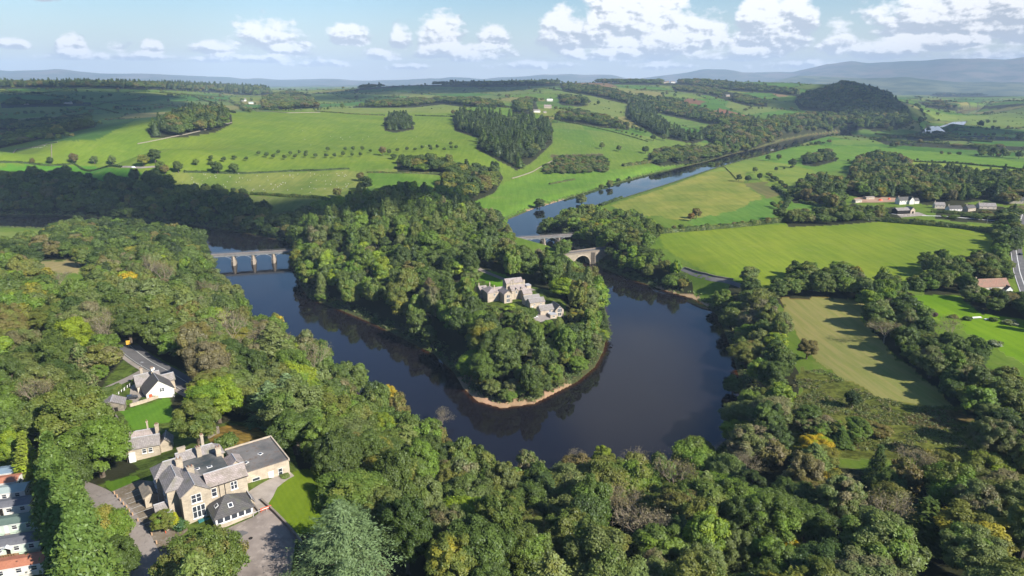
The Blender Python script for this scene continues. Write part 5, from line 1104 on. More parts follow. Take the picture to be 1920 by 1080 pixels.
# ------------------------------------------------------------------ building kit (root Empty carries the place; parts are local)
def root_at(name, label, cat, px, py, rot, z=None, scale=1, group=None):
    if z is None: g = at(px, py); loc = tuple(g)
    else: loc = P(px, py, z)
    o = thing(name, label, cat, loc, R(rot), group); o.scale = (scale,)*3; o['_'] = 0; del o['_']; return o
def local(o, px, py, z):
    """pixel at world height z -> local xy of a root"""
    x, y, _ = P(px, py, z); dx, dy = x-o.location[0], y-o.location[1]; a = -o.rotation_euler[2]; s = o.scale[0]
    return ((dx*math.cos(a)-dy*math.sin(a))/s, (dx*math.sin(a)+dy*math.cos(a))/s)
def gable(o, x0, x1, y0, y1, ze, zr, axis, wall, roof, z0=-1.5, over=.28, th=.16, hip=(0, 0), ridge=True):
    """block with a pitched roof; axis = ridge direction; hip = hipped run at the low and high ends"""
    b = MB()
    if axis == 'x':
        ym = (y0+y1)/2; h0, h1 = hip
        a = [(x0,y0,z0),(x0,y1,z0),(x0,y1,ze),(x0,ym,zr-.06),(x0,y0,ze)] if not h0 else [(x0,y0,z0),(x0,y1,z0),(x0,y1,ze),(x0,ym,ze),(x0,y0,ze)]
        c = [(x1,y0,z0),(x1,y1,z0),(x1,y1,ze),(x1,ym,zr-.06),(x1,y0,ze)] if not h1 else [(x1,y0,z0),(x1,y1,z0),(x1,y1,ze),(x1,ym,ze),(x1,y0,ze)]
    else:
        xm = (x0+x1)/2; h0, h1 = hip
        a = [(x1,y0,z0),(x0,y0,z0),(x0,y0,ze),(xm,y0,(zr-.06) if not h0 else ze),(x1,y0,ze)]
        c = [(x1,y1,z0),(x0,y1,z0),(x0,y1,ze),(xm,y1,(zr-.06) if not h1 else ze),(x1,y1,ze)]
    b.poly(a+c, [(0,1,2,3,4),(9,8,7,6,5),(0,5,6,1),(1,6,7,2),(4,9,5,0)]); w = b.build('wall', wall, o)
    r = MB(); sl = (zr-ze)/(((y1-y0) if axis == 'x' else (x1-x0))/2); dz = over*sl; e = .03
    if axis == 'x':
        X0 = x0-over*(not h0 or 1); X1 = x1+over; rx0, rx1 = X0+(h0+over if h0 else 0), X1-(h1+over if h1 else 0)
        r.slab((X0,y0-over,ze-dz+e),(X1,y0-over,ze-dz+e),(rx1,ym,zr+e),(rx0,ym,zr+e),th); r.slab((X1,y1+over,ze-dz+e),(X0,y1+over,ze-dz+e),(rx0,ym,zr+e),(rx1,ym,zr+e),th)
        if h0: r.tri_slab((X0,y1+over,ze-dz+e),(X0,y0-over,ze-dz+e),(rx0,ym,zr+e),th)
        if h1: r.tri_slab((X1,y0-over,ze-dz+e),(X1,y1+over,ze-dz+e),(rx1,ym,zr+e),th)
        rf = r.build('roof', roof, o)
        if ridge: MB().tube([(rx0,ym,zr+.04),(rx1,ym,zr+.04)], .09, 5).build('ridge', MAT['lead'], rf)
    else:
        Y0 = y0-over; Y1 = y1+over; ry0, ry1 = Y0+(h0+over if h0 else 0), Y1-(h1+over if h1 else 0)
        r.slab((x0-over,Y1,ze-dz+e),(x0-over,Y0,ze-dz+e),(xm,ry0,zr+e),(xm,ry1,zr+e),th); r.slab((x1+over,Y0,ze-dz+e),(x1+over,Y1,ze-dz+e),(xm,ry1,zr+e),(xm,ry0,zr+e),th)
        if h0: r.tri_slab((x0-over,Y0,ze-dz+e),(x1+over,Y0,ze-dz+e),(xm,ry0,zr+e),th)
        if h1: r.tri_slab((x1+over,Y1,ze-dz+e),(x0-over,Y1,ze-dz+e),(xm,ry1,zr+e),th)
        rf = r.build('roof', roof, o)
        if ridge: MB().tube([(xm,ry0,zr+.04),(xm,ry1,zr+.04)], .09, 5).build('ridge', MAT['lead'], rf)
    return rf
WM = {}
def window(o, x, y, z, ang, w, h, lights=2, frame='white', transom=True, name='window'):
    """sash window: frame is the part, glass its sub-part; ang = outward direction in degrees"""
    key = (w, h, lights, frame, transom)
    if key not in WM:
        b = MB(); t_ = .07; n = lights
        b.box(-w/2, w/2, -.06, .05, -.10, 0).box(-w/2, w/2, -.05, .05, h, h+t_).box(-w/2-t_, -w/2, -.05, .05, -.1, h+t_).box(w/2, w/2+t_, -.05, .05, -.1, h+t_)
        for i in range(1, n): b.box(-w/2+w*i/n-.06, -w/2+w*i/n+.06, -.05, .05, 0, h)
        if transom: b.box(-w/2, w/2, -.045, .05, h*.52, h*.52+.07)
        b.box(-w/2-.16, w/2+.16, -.12, .05, -.22, -.101)
        g = MB().box(-w/2, w/2, -.01, .04, 0, h)
        if transom:
            for i in range(n): g.box(-w/2+w*i/n+.1, -w/2+w*i/n+.1+w/n*.3, -.018, -.0101, h*.58, h*.95)
        WM[key] = (b.mesh('window', MAT[frame]), g.mesh('pane', MAT['glass']))
    c = link(name, WM[key][0], o); c.location = (x, y, z); c.rotation_euler = (0, 0, R(ang+90)); link('pane', WM[key][1], c); return c
def door(o, x, y, z, ang, w, h, mat='white'):
    b = MB().box(-w/2, w/2, -.06, .05, 0, h).box(-w/2-.08, w/2+.08, -.04, .05, h, h+.1); c = b.build('door', MAT[mat], o); c.location = (x, y, z); c.rotation_euler = (0, 0, R(ang+90))
    MB().box(w*.3, w*.38, -.1, -.0601, h*.45, h*.5).build('handle', MAT['metal'], c); return c
def chimney(o, x, y, z0, z1, w=.8, d=.55, pots=2, mat='stone'):
    b = MB().box(x-w/2, x+w/2, y-d/2, y+d/2, z0, z1).box(x-w/2-.08, x+w/2+.08, y-d/2-.08, y+d/2+.08, z1, z1+.16); c = b.build('chimney', MAT[mat], o)
    for i in range(pots): MB().tube([(x-w/2+w*(i+.5)/pots, y, z1+.16), (x-w/2+w*(i+.5)/pots, y, z1+.55)], .11, 6).build('chimney_pot', MAT['slate_red'], c)
    return c
def skylight(o, x, y, z, rx, ry, w=.8, h=1.0, rot=0):
    c = MB().box(-w/2, w/2, -h/2, h/2, 0, .1).build('skylight', MAT['white'], o); c.location = (x, y, z); c.rotation_euler = (rx, ry, rot); MB().box(-w*.36, w*.36, -h*.38, h*.38, .1, .115).build('pane', MAT['glass'], c); return c

# ------------------------------------------------------------------ the hotel
HZ = 41
h = root_at('country_hotel', 'large sandstone hotel with slate gables, flat courtyard roof and white windows', 'hotel', 347.5, 985, 36.5, 41*K, K)
h.location[2] = float(hz(h.location[0], h.location[1]))-.1
E_, Rg = 5.9, 7.5
gable(h, 0, 4.6, -.35, 6.2, E_, 7.55, 'y', MAT['stone'], MAT['slate'])
gable(h, 4.6, 11.0, .05, 4.3, E_, 7.3, 'x', MAT['stone'], MAT['slate_pink'])
gable(h, -1.7, 2.3, 2.6, 8.2, E_+.3, 7.6, 'y', MAT['stone'], MAT['slate'], hip=(1.6, 0))
gable(h, -2.4, 2.0, 8.25, 12.2, E_+.3, 7.7, 'x', MAT['stone'], MAT['slate'], hip=(1.7, 0))
gable(h, 2.05, 9.8, 11.0, 14.4, E_, 7.3, 'x', MAT['stone'], MAT['slate'], hip=(0, 1.4))
gable(h, 9.0, 11.9, 4.35, 8.6, E_-.2, 7.0, 'y', MAT['stone'], MAT['slate_pink'], hip=(0, 1.5))
fr = MB().box(2.31, 9.0, 4.31, 10.99, -1.5, 6.0).build('wall', MAT['stone'], h)
MB().box(2.32, 8.99, 4.33, 10.98, 6.003, 6.25).build('flat_roof', MAT['felt'], h)
skylight(h, 4.2, 6.6, 6.25, 0, 0, .9, .6); skylight(h, 6.2, 6.0, 6.25, 0, 0, .9, .6)
for c_ in ((2.8, 4.7, 5.5, 8.0, 1.1, .8), (1.7, 8.6, 5.5, 8.1, 1.1, .8), (5.6, 11.2, 5.5, 8.0, .8, 1.0), (8.6, 9.3, 5.5, 7.8, .9, .9), (7.0, 14.4, 4.5, 8.6, .5, .5), (3.0, 12.9, 4.5, 8.0, 1.3, .6)): chimney(h, *c_, pots=0 if c_[4] > 1.2 else 2)
window(h, 2.45, -.36, .95, -90, 1.95, 2.2, 3); window(h, 2.3, -.36, 3.95, -90, 1.5, 1.45, 2)
window(h, 5.3, .04, 3.7, -90, .75, 1.5, 1); window(h, 8.7, .04, 3.9, -90, 1.0, 1.4, 2)
for yy in (3.6, 6.0, 9.3, 11.2): window(h, -1.71 if yy < 8.2 else -2.41, yy, 1.2, 180, .9, 1.5, 2); window(h, -1.71 if yy < 8.2 else -2.41, yy, 3.8, 180, .9, 1.3, 2)
for xx in (6.2, 7.15): MB().tube([(xx, -.05, 0), (xx, -.05, E_)], .05, 5).build('drainpipe', MAT['dark'], h)
for xa, xb, yy, zz in ((4.75, 11.2, -.3, 5.72),): MB().tube([(xa, yy, zz), (xb, yy, zz)], .07, 5).build('gutter', MAT['dark'], h)
pt = gable(h, -3.6, -1.75, 3.0, 5.2, 2.4, 3.3, 'x', MAT['stone'], MAT['slate']); gable(h, -2.9, -1.75, .4, 2.2, 2.2, 3.0, 'x', MAT['stone'], MAT['slate'])
gable(h, -4.6, -2.45, 9.0, 13.2, 2.6, 3.2, 'y', MAT['stone'], MAT['rubble'], ridge=False)
MB().box(2.0, 4.3, -1.25, -.4, -.5, .45).build('cellar_cover', MAT['teal'], h)
# flat roofed extension
MB().box(11.05, 20.0, 4.4, 15.2, -2, 3.55).build('wall', MAT['stone_pale'], h); MB().box(11.06, 19.9, 4.5, 15.1, 3.553, 3.7).build('flat_roof', MAT['felt_brown'], h)
MB().box(10.95, 20.15, 15.1, 15.35, 3.4, 3.95).box(19.9, 20.15, 4.3, 15.1, 3.4, 3.95).build('parapet', MAT['stone_pale'], h)
for x_, y_ in ((13.0, 8.0), (16.2, 9.6)): skylight(h, x_, y_, 3.7, 0, 0, .8, .8, .4)
window(h, 13.6, 4.39, .7, -90, 1.3, 1.3, 1); door(h, 16.4, 4.39, .35, -90, .95, 1.9); window(h, 18.2, 4.39, .8, -90, .7, 1.5, 1)
# sun lounge with slate hip and a row of white windows
MB().box(4.0, 10.2, -5.0, 0.0, -1.5, 1.25).build('wall', MAT['stone'], h)
b = MB()
b.slab((3.7,-5.3,2.45),(10.5,-5.3,2.45),(7.0,-1.9,4.5),(6.6,-1.9,4.5),.14).tri_slab((3.7,.0,2.45),(3.7,-5.3,2.45),(6.6,-1.9,4.5),.14).tri_slab((10.5,-5.3,2.45),(10.5,.0,2.45),(7.0,-1.9,4.5),.14).slab((10.5,.0,2.45),(3.7,.0,2.45),(6.6,-1.9,4.5),(7.0,-1.9,4.5),.14)
b.build('lounge_roof', MAT['slate_dark'], h)
skylight(h, 6.9, -3.9, 3.36, R(31), 0, .8, .9); skylight(h, 4.9, -2.6, 3.32, 0, R(-35), .7, .9)
for i in range(5): window(h, 4.75+i*1.17, -5.0, 1.3, -90, .92, .85, 1, 'white', False)
MB().box(4.0, 10.2, -4.97, -4.85, 1.253, 2.4).build('window_band', MAT['white'], h)
for yy in (-4.0, -2.8, -1.4): window(h, 4.0, yy, 1.3, 180, .9, .85, 1, 'white', False)
gable(h, 10.25, 11.2, -2.5, -.1, 1.9, 2.6, 'y', MAT['stone'], MAT['slate'])
# garden walls, barrier, bollards
def wall_line(name, label, pix, hgt, w, mat, group=None, cat='wall'):
    ln = smooth_line(pix, 2.5); b = MB()
    for i in range(len(ln)-1):
        a, c = ln[i], ln[i+1]; d = (c-a)/np.linalg.norm(c-a); n_ = np.array([-d[1], d[0]])*w/2; za, zc = float(hz(*a)), float(hz(*c))
        q = [a-n_, c-n_, c+n_, a+n_]; zs = [za, zc, zc, za]; j = hgt*random.uniform(-.06, .06)
        b.poly([(p[0], p[1], z-.6) for p, z in zip(q, zs)]+[(p[0], p[1], z+hgt+j) for p, z in zip(q, zs)], [(3,2,1,0),(4,5,6,7),(0,1,5,4),(1,2,6,5),(2,3,7,6),(3,0,4,7)])
    o = b.build(name, MAT[mat]); o['label'] = label; o['category'] = cat
    if group: o['group'] = group
    return o
wall_line('garden_wall', 'long low stone wall between hotel yard and side lawn', [(490,940),(512,958),(532,980),(552,1002),(566,1020)], .9, .45, 'stone_dark')
wall_line('garden_wall', 'short stone wall beside the sun lounge steps', [(474,948),(486,962)], .8, .3, 'stone_dark')
wall_line('garden_wall', 'pale stone wall along the top of the cottage lawn', [(244,763),(270,756),(298,746),(322,736)], 1.2, .45, 'stone_pale')
wall_line('garden_wall', 'stone wall running down from the cottage shed to the lodge', [(213,772),(218,785),(228,800),(238,815)], 1.3, .45, 'stone_dark')
wall_line('garden_wall', 'old rubble wall joining the hotel rear to the heath garden', [(392,822),(410,812),(330,833)][:2], 2.4, .7, 'rubble')
wall_line('garden_wall', 'stone wall along the curving riverside lane', [(1284,503),(1310,512),(1340,520),(1375,525)], 1.2, .8, 'stone_dark')
def at_h(px, py): g = at(px, py); return g
b1_, b2_ = at(213,926), at(296,1019)
bolM = MB().tube([(0,0,-.3),(0,0,.75)], [.16,.16], 8).mesh('bollard', MAT['post']); capM = MB().tube([(0,0,.75),(0,0,.9)], [.2,.2], 8).mesh('cap', MAT['post'])
spots_ = [(215,927),(220,933),(226,940),(232,947),(238,953),(243,960),(249,967),(259,978),(285,1004),(294,1020)]
ords = ['first', 'second', 'third', 'fourth', 'fifth', 'sixth', 'seventh', 'eighth', 'ninth', 'tenth', 'eleventh', 'twelfth', 'thirteenth', 'fourteenth', 'fifteenth', 'sixteenth', 'seventeenth', 'eighteenth', 'nineteenth', 'twentieth']
for i, s_ in enumerate(spots_):
    g = at(*s_); o = thing('bollard', '%s tan bollard along the car park edge, counted from the lodge end' % ords[i], 'bollard', (g[0], g[1], g[2]), 0, 'tan bollards between car park and driveway'); link('post', bolM, o); link('cap', capM, o)
for i in range(8):
    a = np.array(local(h, 232+i*9.2, 940+i*10.5, h.location[2])); 
    v = 16.5-i*2.0; p0 = h.matrix_world if False else None
    def hw_(u, w): s = h.scale[0]; a_ = h.rotation_euler[2]; return (h.location[0]+s*(u*math.cos(a_)-w*math.sin(a_)), h.location[1]+s*(u*math.sin(a_)+w*math.cos(a_)))
    q0, q1 = hw_(-7.0+max(0, (i-5))*.4, v), hw_(-2.6, v); ln = np.array([q0, ((q0[0]+q1[0])/2, (q0[1]+q1[1])/2), q1]); strip('bay_marking', ln, .14, MAT['paint'], .13, **ST)
g = at(499,957); o = thing('plastic_barrier', 'orange plastic road barrier at the yard corner by the lawn wall', 'barrier', tuple(g), R(38))
MB().box(-1.3,1.3,-.04,.04,.35,1.0).box(-1.3,-1.2,-.25,.25,0,.1).box(1.2,1.3,-.25,.25,0,.1).box(-1.28,-1.2,-.05,.05,.1,.35).box(1.2,1.28,-.05,.05,.1,.35).build('panel', MAT['orange'], o)
MB().box(-.9,.9,-.05,-.0401,.6,.75).box(-.9,.9,.0401,.05,.6,.75).build('reflective_band', MAT['white'], o)
g = at(311,1000); o = thing('barrier_post', 'orange and white post under the small clipped tree', 'post', tuple(g)); MB().tube([(0,0,-.2),(0,0,1.5)], .09, 6).build('post', MAT['orange'], o); MB().tube([(0,0,.8),(0,0,1.1)], .1, 6).build('reflective_band', MAT['white'], o)
g = at(488,964); o = thing('handrail', 'thin white rail from the sun lounge to the orange barrier', 'handrail', tuple(g), R(38)); MB().tube([(-1.6,0,1.0),(1.6,0,1.0)], .04, 5).build('rail', MAT['white'], o); MB().tube([(-1.6,0,-.2),(-1.6,0,1.0)], .04, 5).tube([(1.6,0,-.2),(1.6,0,1.0)], .04, 5).build('post', MAT['white'], o)
ch = thing('manhole_cover', 'round iron cover in the worn hotel yard', 'manhole cover', tuple(at(470,1010))); MB().tube([(0,0,.08),(0,0,.17)], .45, 14).build('lid', MAT['dark'], ch)
for i_, (px_, py_, w_) in enumerate(((436,1006,2.6),(450,1000,1.8),(415,1015,1.4))):
    g = at(px_, py_); n_ = 14; sheet('wet_patch', [(g[0]+math.cos(k/n_*6.283)*w_*random.uniform(.7, 1.1), g[1]+math.sin(k/n_*6.283)*w_*.5*random.uniform(.7, 1.1)) for k in range(n_)], MAT['asphalt'], .125, **ST)
def shrub(px, py, r, hgt, t, t2, label, kind_='shrub', tall=None):
    g = at(px, py); o = thing(kind_, label, 'shrub', (g[0], g[1], g[2]), random.random()*6)
    c = link('foliage', SHRUB if not tall else SPIRE[0], o); c.scale = (r/1.6, r/1.6, hgt/2.3) if not tall else (r/2.8, r/2.8, hgt/16); c['tint'] = list(TINT[t] if isinstance(t, str) else t); c['tint2'] = list(TINT[t2] if isinstance(t2, str) else t2); return o
shrub(332,990,1.25,4.2,(.27,.28,.015),(.30,.30,.02),'bright yellow conifer shrub at the hotel gable corner','shrub',True)
shrub(340,990,1.9,2.4,(.045,.10,.035),'mid','low green shrub beside the bright yellow conifer')
shrub(427,836,3.2,4.2,'mid','deep','round dark green bush on the dry heath behind the hotel')
shrub(534,895,1.4,1.2,'greygreen','fresh','grey green bush by the white door of the flat roofed wing')
shrub(1748,592,3.2,3.0,(.10,.06,.05),'deep','dark purplish bush on the bright lawn beside the tree shadow')
shrub(1788,596,2.8,2.2,'olive','brown','olive rounded bush on the lawn, second from the purplish one')
shrub(1813,600,2.6,2.8,'deep','mid','dark rounded bush near the garden bench')
shrub(1862,602,2.6,2.8,'deep','olive','dark rounded bush beyond the white garden table')
shrub(1895,608,4.4,2.8,'greygreen',(.35,.33,.22),'wide bush with cream flowers at the lawn edge')
shrub(1864,648,3.9,3.4,'greygreen',(.32,.33,.28),'silvery bush standing alone in the bright lawn')
shrub(268,752,1.2,1.6,'deep','mid','small bush against the cottage gable'); shrub(288,746,1.4,1.8,'mid','deep','round bush beneath the cottage gable window'); shrub(240,758,1.6,1.8,'fresh','olive','light green bush by the dark parked car')
g = at(1832,597); o = thing('garden_bench', 'long pale garden bench on the bright lawn', 'bench', tuple(g), R(8)); MB().box(-3,3,-.5,.5,.4,.52).build('seat', MAT['white'], o); MB().box(-3,3,.4,.5,.52,1.0).build('backrest', MAT['white'], o)
for s_ in (-2.8, 2.8): MB().box(s_-.08,s_+.08,-.45,.45,-.1,.4).build('leg', MAT['white'], o)
g = at(1850,600); o = thing('garden_table', 'white garden table between two dark rounded bushes', 'table', tuple(g), R(8)); MB().box(-1.3,1.3,-.7,.7,.7,.8).build('tabletop', MAT['white'], o)
for a_ in (-1.1, 1.1): MB().box(a_-.06,a_+.06,-.6,.6,-.1,.7).build('leg', MAT['white'], o)

# ------------------------------------------------------------------ the cottage group by the road
c = root_at('white_gabled_cottage', 'cottage with white gable and dark slate roof beside the main road', 'cottage', 303, 746, 38, None, K)
gable(c, -3.6, 3.4, 0, 6.4, 2.3, 5.4, 'y', MAT['render_white'], MAT['slate_dark'])
window(c, 0.4, -.01, 1.9, -90, 1.1, 1.0, 2); door(c, -2.6, -.01, .1, -90, .8, 1.7, 'orange')
gable(c, -4.6, 1.5, 6.45, 10.6, 2.6, 4.9, 'x', MAT['cream'], MAT['slate']); chimney(c, -.2, 7.0, 4.2, 6.6, .7, .6); chimney(c, -2.6, 9.4, 3.8, 6.2, .7, .6)
gable(c, 1.55, 5.0, 6.5, 9.2, 2.2, 3.6, 'x', MAT['stone'], MAT['slate'])
for x_, y_, z_ in ((-.2, 6.5, 6.1), (.9, 10.9, 4.8)):
    d = MB().tube([(x_, y_, z_), (x_+.12, y_-.12, z_+.06)], [.42, .08], 10).build('satellite_dish', MAT['white'], c)
s = root_at('stone_shed', 'small stone shed with a half hipped roof by the washing line', 'shed', 212, 768, 22, None, K); gable(s, -2.6, 2.8, -1.6, 2.2, 1.9, 3.2, 'y', MAT['rubble'], MAT['slate']); MB().box(-1.4, 1.4, -1.64, -1.605, 0, 1.2).build('door', MAT['dark'], s)
s = root_at('stone_lodge', 'stone lodge with long slate roof and paired white windows behind the hotel', 'lodge', 272, 860, 22, None, K)
gable(s, -3.3, 3.0, 0, 3.4, 3.0, 4.4, 'x', MAT['stone'], MAT['slate']); gable(s, -3.0, 2.4, 3.45, 6.6, 2.7, 4.3, 'x', MAT['stone'], MAT['slate_pink']); gable(s, 3.05, 5.2, 1.2, 4.6, 2.2, 3.4, 'y', MAT['stone'], MAT['slate'])
window(s, 0.1, -.01, 1.4, -90, .7, .9, 1); window(s, 1.3, -.01, 1.4, -90, .7, .9, 1); MB().box(-2.8, -1.6, -.8, -.003, -1, 2.0).build('porch', MAT['white'], s); chimney(s, 2.7, 3.3, 3.5, 5.8, .7, .7); chimney(s, .5, 6.4, 3.4, 5.4, .3, .3, 1)
g0, g1 = at(207,757), at(250,724); o = thing('washing_line', 'washing line strung across the cottage garden', 'washing line', tuple((g0+g1)/2))
mid_ = (g0+g1)/2; a, b = g0-mid_, g1-mid_
MB().tube([(a[0],a[1],a[2]-.3),(a[0],a[1],a[2]+2.2)], .05, 5).tube([(b[0],b[1],b[2]-.3),(b[0],b[1],b[2]+2.2)], .05, 5).build('post', MAT['timber'], o)
MB().tube([(a[0],a[1],a[2]+2.1),(0,0,(a[2]+b[2])/2+1.9),(b[0],b[1],b[2]+2.1)], .012, 4).build('cord', MAT['white'], o)
dirv = (b-a); angv = math.atan2(dirv[1], dirv[0])
for i, (f, w_, hh, mt_) in enumerate([(.08,1.2,1.2,'white'),(.2,.9,.7,'red'),(.38,.8,1.0,'white'),(.5,.7,.9,'white'),(.62,1.1,1.2,'white'),(.76,.8,1.0,'white'),(.88,1.3,1.2,'white')]):
    p = mid_+a+dirv*f; bb_ = MB()
    for j in range(4): x0_ = -w_/2+w_*j/4; bb_.poly([(x0_,.05*(j%2),0),(x0_+w_/4,.05*((j+1)%2),0),(x0_+w_/4,.05*((j+1)%2)+.1,-hh),(x0_,.05*(j%2)+.1,-hh)], [(0,1,2,3)])
    me = bb_.mesh('garment', MAT[mt_]); q = link('garment', me); q.modifiers.new('cloth', 'SOLIDIFY').thickness = .02; q.location = (p[0], p[1], p[2]+2.0); q.rotation_euler = (0, 0, angv)
    q['label'] = ('%s white garment on the cottage washing line, counted from the shed' % ords[[0,0,1,2,3,4,5][i]]) if mt_ == 'white' else 'dark red garment hanging on the cottage washing line'; q['category'] = 'laundry'; q['group'] = 'washing on the line'
g = at(242,652); o = thing('road_sign', 'yellow sign box on a pole where the road enters the wood', 'sign', tuple(g), R(20)); MB().box(-.9,.9,-.15,.15,1.6,3.6).build('panel', MAT['yellow'], o); MB().tube([(0,0,-.3),(0,0,1.6)], .08, 5).build('post', MAT['metal'], o)
def lamp_post(px, py, hgt, label):
    g = at(px, py); o = thing('lamp_post', label, 'lamp post', tuple(g)); MB().tube([(0,0,-.3),(0,0,hgt),(.5,-.3,hgt+.25),(1.2,-.8,hgt+.2)], [.1,.07,.05,.05], 6).build('pole', MAT['metal'], o); MB().box(.9,1.7,-1.15,-.75,hgt+.1,hgt+.22).build('lamp_head', MAT['metal'], o)
lamp_post(268, 706, 6.5, 'lamp post beside the cottage chimney'); lamp_post(1850, 420, 8, 'lamp post at the far end of the main road'); lamp_post(1904, 512, 8, 'lamp post near the red roofed house'); lamp_post(1898, 470, 8, 'lamp post half way along the main road')
def car(px, py, rot, paint, label, L=4.3, van=False, lift=.1):
    g = at(px, py); o = thing('van' if van else 'car', label, 'van' if van else 'car', (g[0], g[1], g[2]+lift), R(rot)); w = .88; hh = .75
    pr = [(-L/2,.3),(-L/2,.85),(-L/2+.5,.95),(L/2-1.1,.95),(L/2-.15,.75),(L/2,.5),(L/2,.3)]
    def ext(pf, w0, w1): 
        n = len(pf); b_ = MB(); b_.poly([(x, -w0 if z < 1 else -w1, z) for x, z in pf]+[(x, w0 if z < 1 else w1, z) for x, z in pf], [tuple(range(n)), tuple(range(2*n-1, n-1, -1))]+[(i, n+i, n+(i+1) % n, (i+1) % n) for i in range(n)]); return b_
    top = 2.1 if van else 1.45
    ext(pr, w, w).build('body', MAT[paint], o)
    ext([(-L/2+.25,.951),(-L/2+.7 if not van else -L/2+.3,top),(L/2-2.0 if not van else L/2-1.4,top),(L/2-1.15,.951)], w, w*.82).build('cabin', MAT['glass'] if not van else MAT[paint], o)
    MB().box(-L/2+.8 if not van else -L/2+.4, L/2-2.05 if not van else L/2-1.5, -w*.8, w*.8, top+.003, top+.05).build('roof', MAT[paint], o)
    for x_ in (-L/2+.85, L/2-.85):
        for y_ in (-w, w): MB().tube([(x_, y_-.1, .32), (x_, y_+.1, .32)], .32, 10).build('wheel', MAT['rubber'], o)
    for y_ in (-.6, .6): MB().box(L/2-.02, L/2+.03, y_-.18, y_+.18, .5, .66).build('headlight', MAT['white'], o)
    return o
car(247, 748, 30, 'car dark', 'dark car parked between the shed and the cottage'); car(1002, 596, 25, 'car white', 'white car parked beside the mansion annexe')
car(251, 315, 0, 'car white', 'white van on the lane below the hill fields', 5.2, True); car(1913, 478, 80, 'car dark', 'dark car driving along the main road'); car(1885, 517, 10, 'car silver', 'silver van parked beside the red roofed house', 5.4, True)

# ------------------------------------------------------------------ caravans
cr = [((0,1073),(79,1053),'orange_roof','render_white','white static caravan with an orange roof, lowest of the row'), ((0,1030),(73,1012),'grey_roof','mint','pale green caravan with grey roof and timber deck'),
      ((0,990),(67,974),'green_roof','mint','pale green caravan with a green grey roof'), ((0,956),(55,943),'grey_roof','render_white','white caravan with dark grey roof, fourth from the bottom'),
      ((0,927),(45,918),'pale_roof','render_white','white caravan with a pale grey roof'), ((0,908),(30,901),'orange_roof','render_white','caravan with a rusty orange roof near the top of the row'), ((0,890),(25,884),'blue_roof','render_white','caravan with a blue grey roof at the top of the row')]
for i, (p0, p1, rf, wl, lab) in enumerate(cr):
    zz = float(hz(*P(10, p0[1]+20, 41*K)[:2])); ze = zz+2.9; a = np.array(P(*p0, ze)); b = np.array(P(*p1, ze)); a30 = R(17)
    d_ = np.array([math.cos(a30), math.sin(a30)]); Ln = 12.5; org = b[:2]-d_*Ln
    o = thing('static_caravan', lab, 'caravan', (b[0]-d_[0]*Ln/2, b[1]-d_[1]*Ln/2, zz), a30, 'static caravans in a row'); w = 4.0
    MB().box(-Ln/2, Ln/2, 0, w, .45, 2.75).box(-Ln/2+.3, Ln/2-.3, .3, w-.3, -.5, .449).build('body', MAT[wl], o)
    bb_ = MB(); bb_.slab((-Ln/2-.15,-.2,2.72),(Ln/2+.15,-.2,2.72),(Ln/2+.15,w/2,3.25),(-Ln/2-.15,w/2,3.25),.1).slab((Ln/2+.15,w+.2,2.72),(-Ln/2-.15,w+.2,2.72),(-Ln/2-.15,w/2,3.25),(Ln/2+.15,w/2,3.25),.1); bb_.build('roof', MAT[rf], o)
    MB().tube([(-Ln/2, -.22, 2.65), (Ln/2, -.22, 2.65)], .06, 5).build('gutter', MAT['white'], o)
    for x_ in (-4.5, -1.5, 1.8, 4.6): window(o, x_, -.01, 1.3, -90, .95, .95, 1)
    door(o, .2, -.01, .5, -90, .75, 1.9, 'dark' if i % 2 else 'white'); window(o, Ln/2+.01, w/2, 1.2, 0, 1.6, 1.0, 2)
    MB().box(-.3, .7, -.75, -.02, -.2, .22).box(-.3, .7, -.4, -.019, .221, .44).build('step', MAT['gravel'], o)
    if i == 1:
        dk = MB().box(-2.2, 2.0, -1.4, -.003, -.3, .5).build('deck', MAT['timber'], o)
        for k in range(9): MB().box(-2.2+k*.5, -2.12+k*.5, -1.4, -1.33, .5, 1.35).build('baluster', MAT['timber'], dk)
        MB().box(-2.2, 2.0, -1.42, -1.32, 1.35, 1.43).build('handrail', MAT['timber'], dk)
        g_ = MB(); g_.slab((-.9,-1.2,2.35),(-.9,-.02,2.35),(.2,-.02,3.0),(.2,-1.2,3.0),.08).slab((1.3,-.02,2.35),(1.3,-1.2,2.35),(.2,-1.2,3.0),(.2,-.02,3.0),.08); g_.build('porch', MAT['white'], o)

# ------------------------------------------------------------------ the mansion on the loop
m0 = root_at('stone_mansion', 'rambling stone mansion with slate gables and many chimneys inside the river loop', 'mansion', 955, 566, 22, None, .86)
def blk(foot, w, d_, ze, zr, axis, wall='stone_pale', roof='slate_pink', **kw):
    x, y = local(m0, foot[0], foot[1], m0.location[2]); rf = gable(m0, x-w/2, x+w/2, y, y+d_, ze, zr, axis, MAT[wall], MAT[roof], **kw); return x, y
x, y = blk((953,568), 6.4, 11, 7.0, 9.6, 'y'); window(m0, x, y-.01, 4.2, -90, 2.4, 1.8, 2); window(m0, x, y-.01, .8, -90, 2.6, 2.2, 3)
x, y = blk((925,564), 9, 12, 6.6, 9.2, 'y', hip=(3, 3)); window(m0, x+1, y-.01, 3.8, -90, 1.2, 1.6, 2); chimney(m0, x+2, y+3, 7, 11); chimney(m0, x+.5, y+9, 8, 12, .7, .6)
x, y = blk((908,556), 6, 9, 5.2, 7.4, 'x', roof='slate_pink'); chimney(m0, x-1.5, y+8, 5, 8.5)
x, y = blk((974,560), 12.5, 9, 7.0, 9.8, 'x', roof='slate_pink'); chimney(m0, x-5, y+5, 8.5, 13); chimney(m0, x+5.5, y+4.6, 8.5, 13, 1.4, .8, 3); chimney(m0, x-1.6, y+8.5, 8, 12.6)
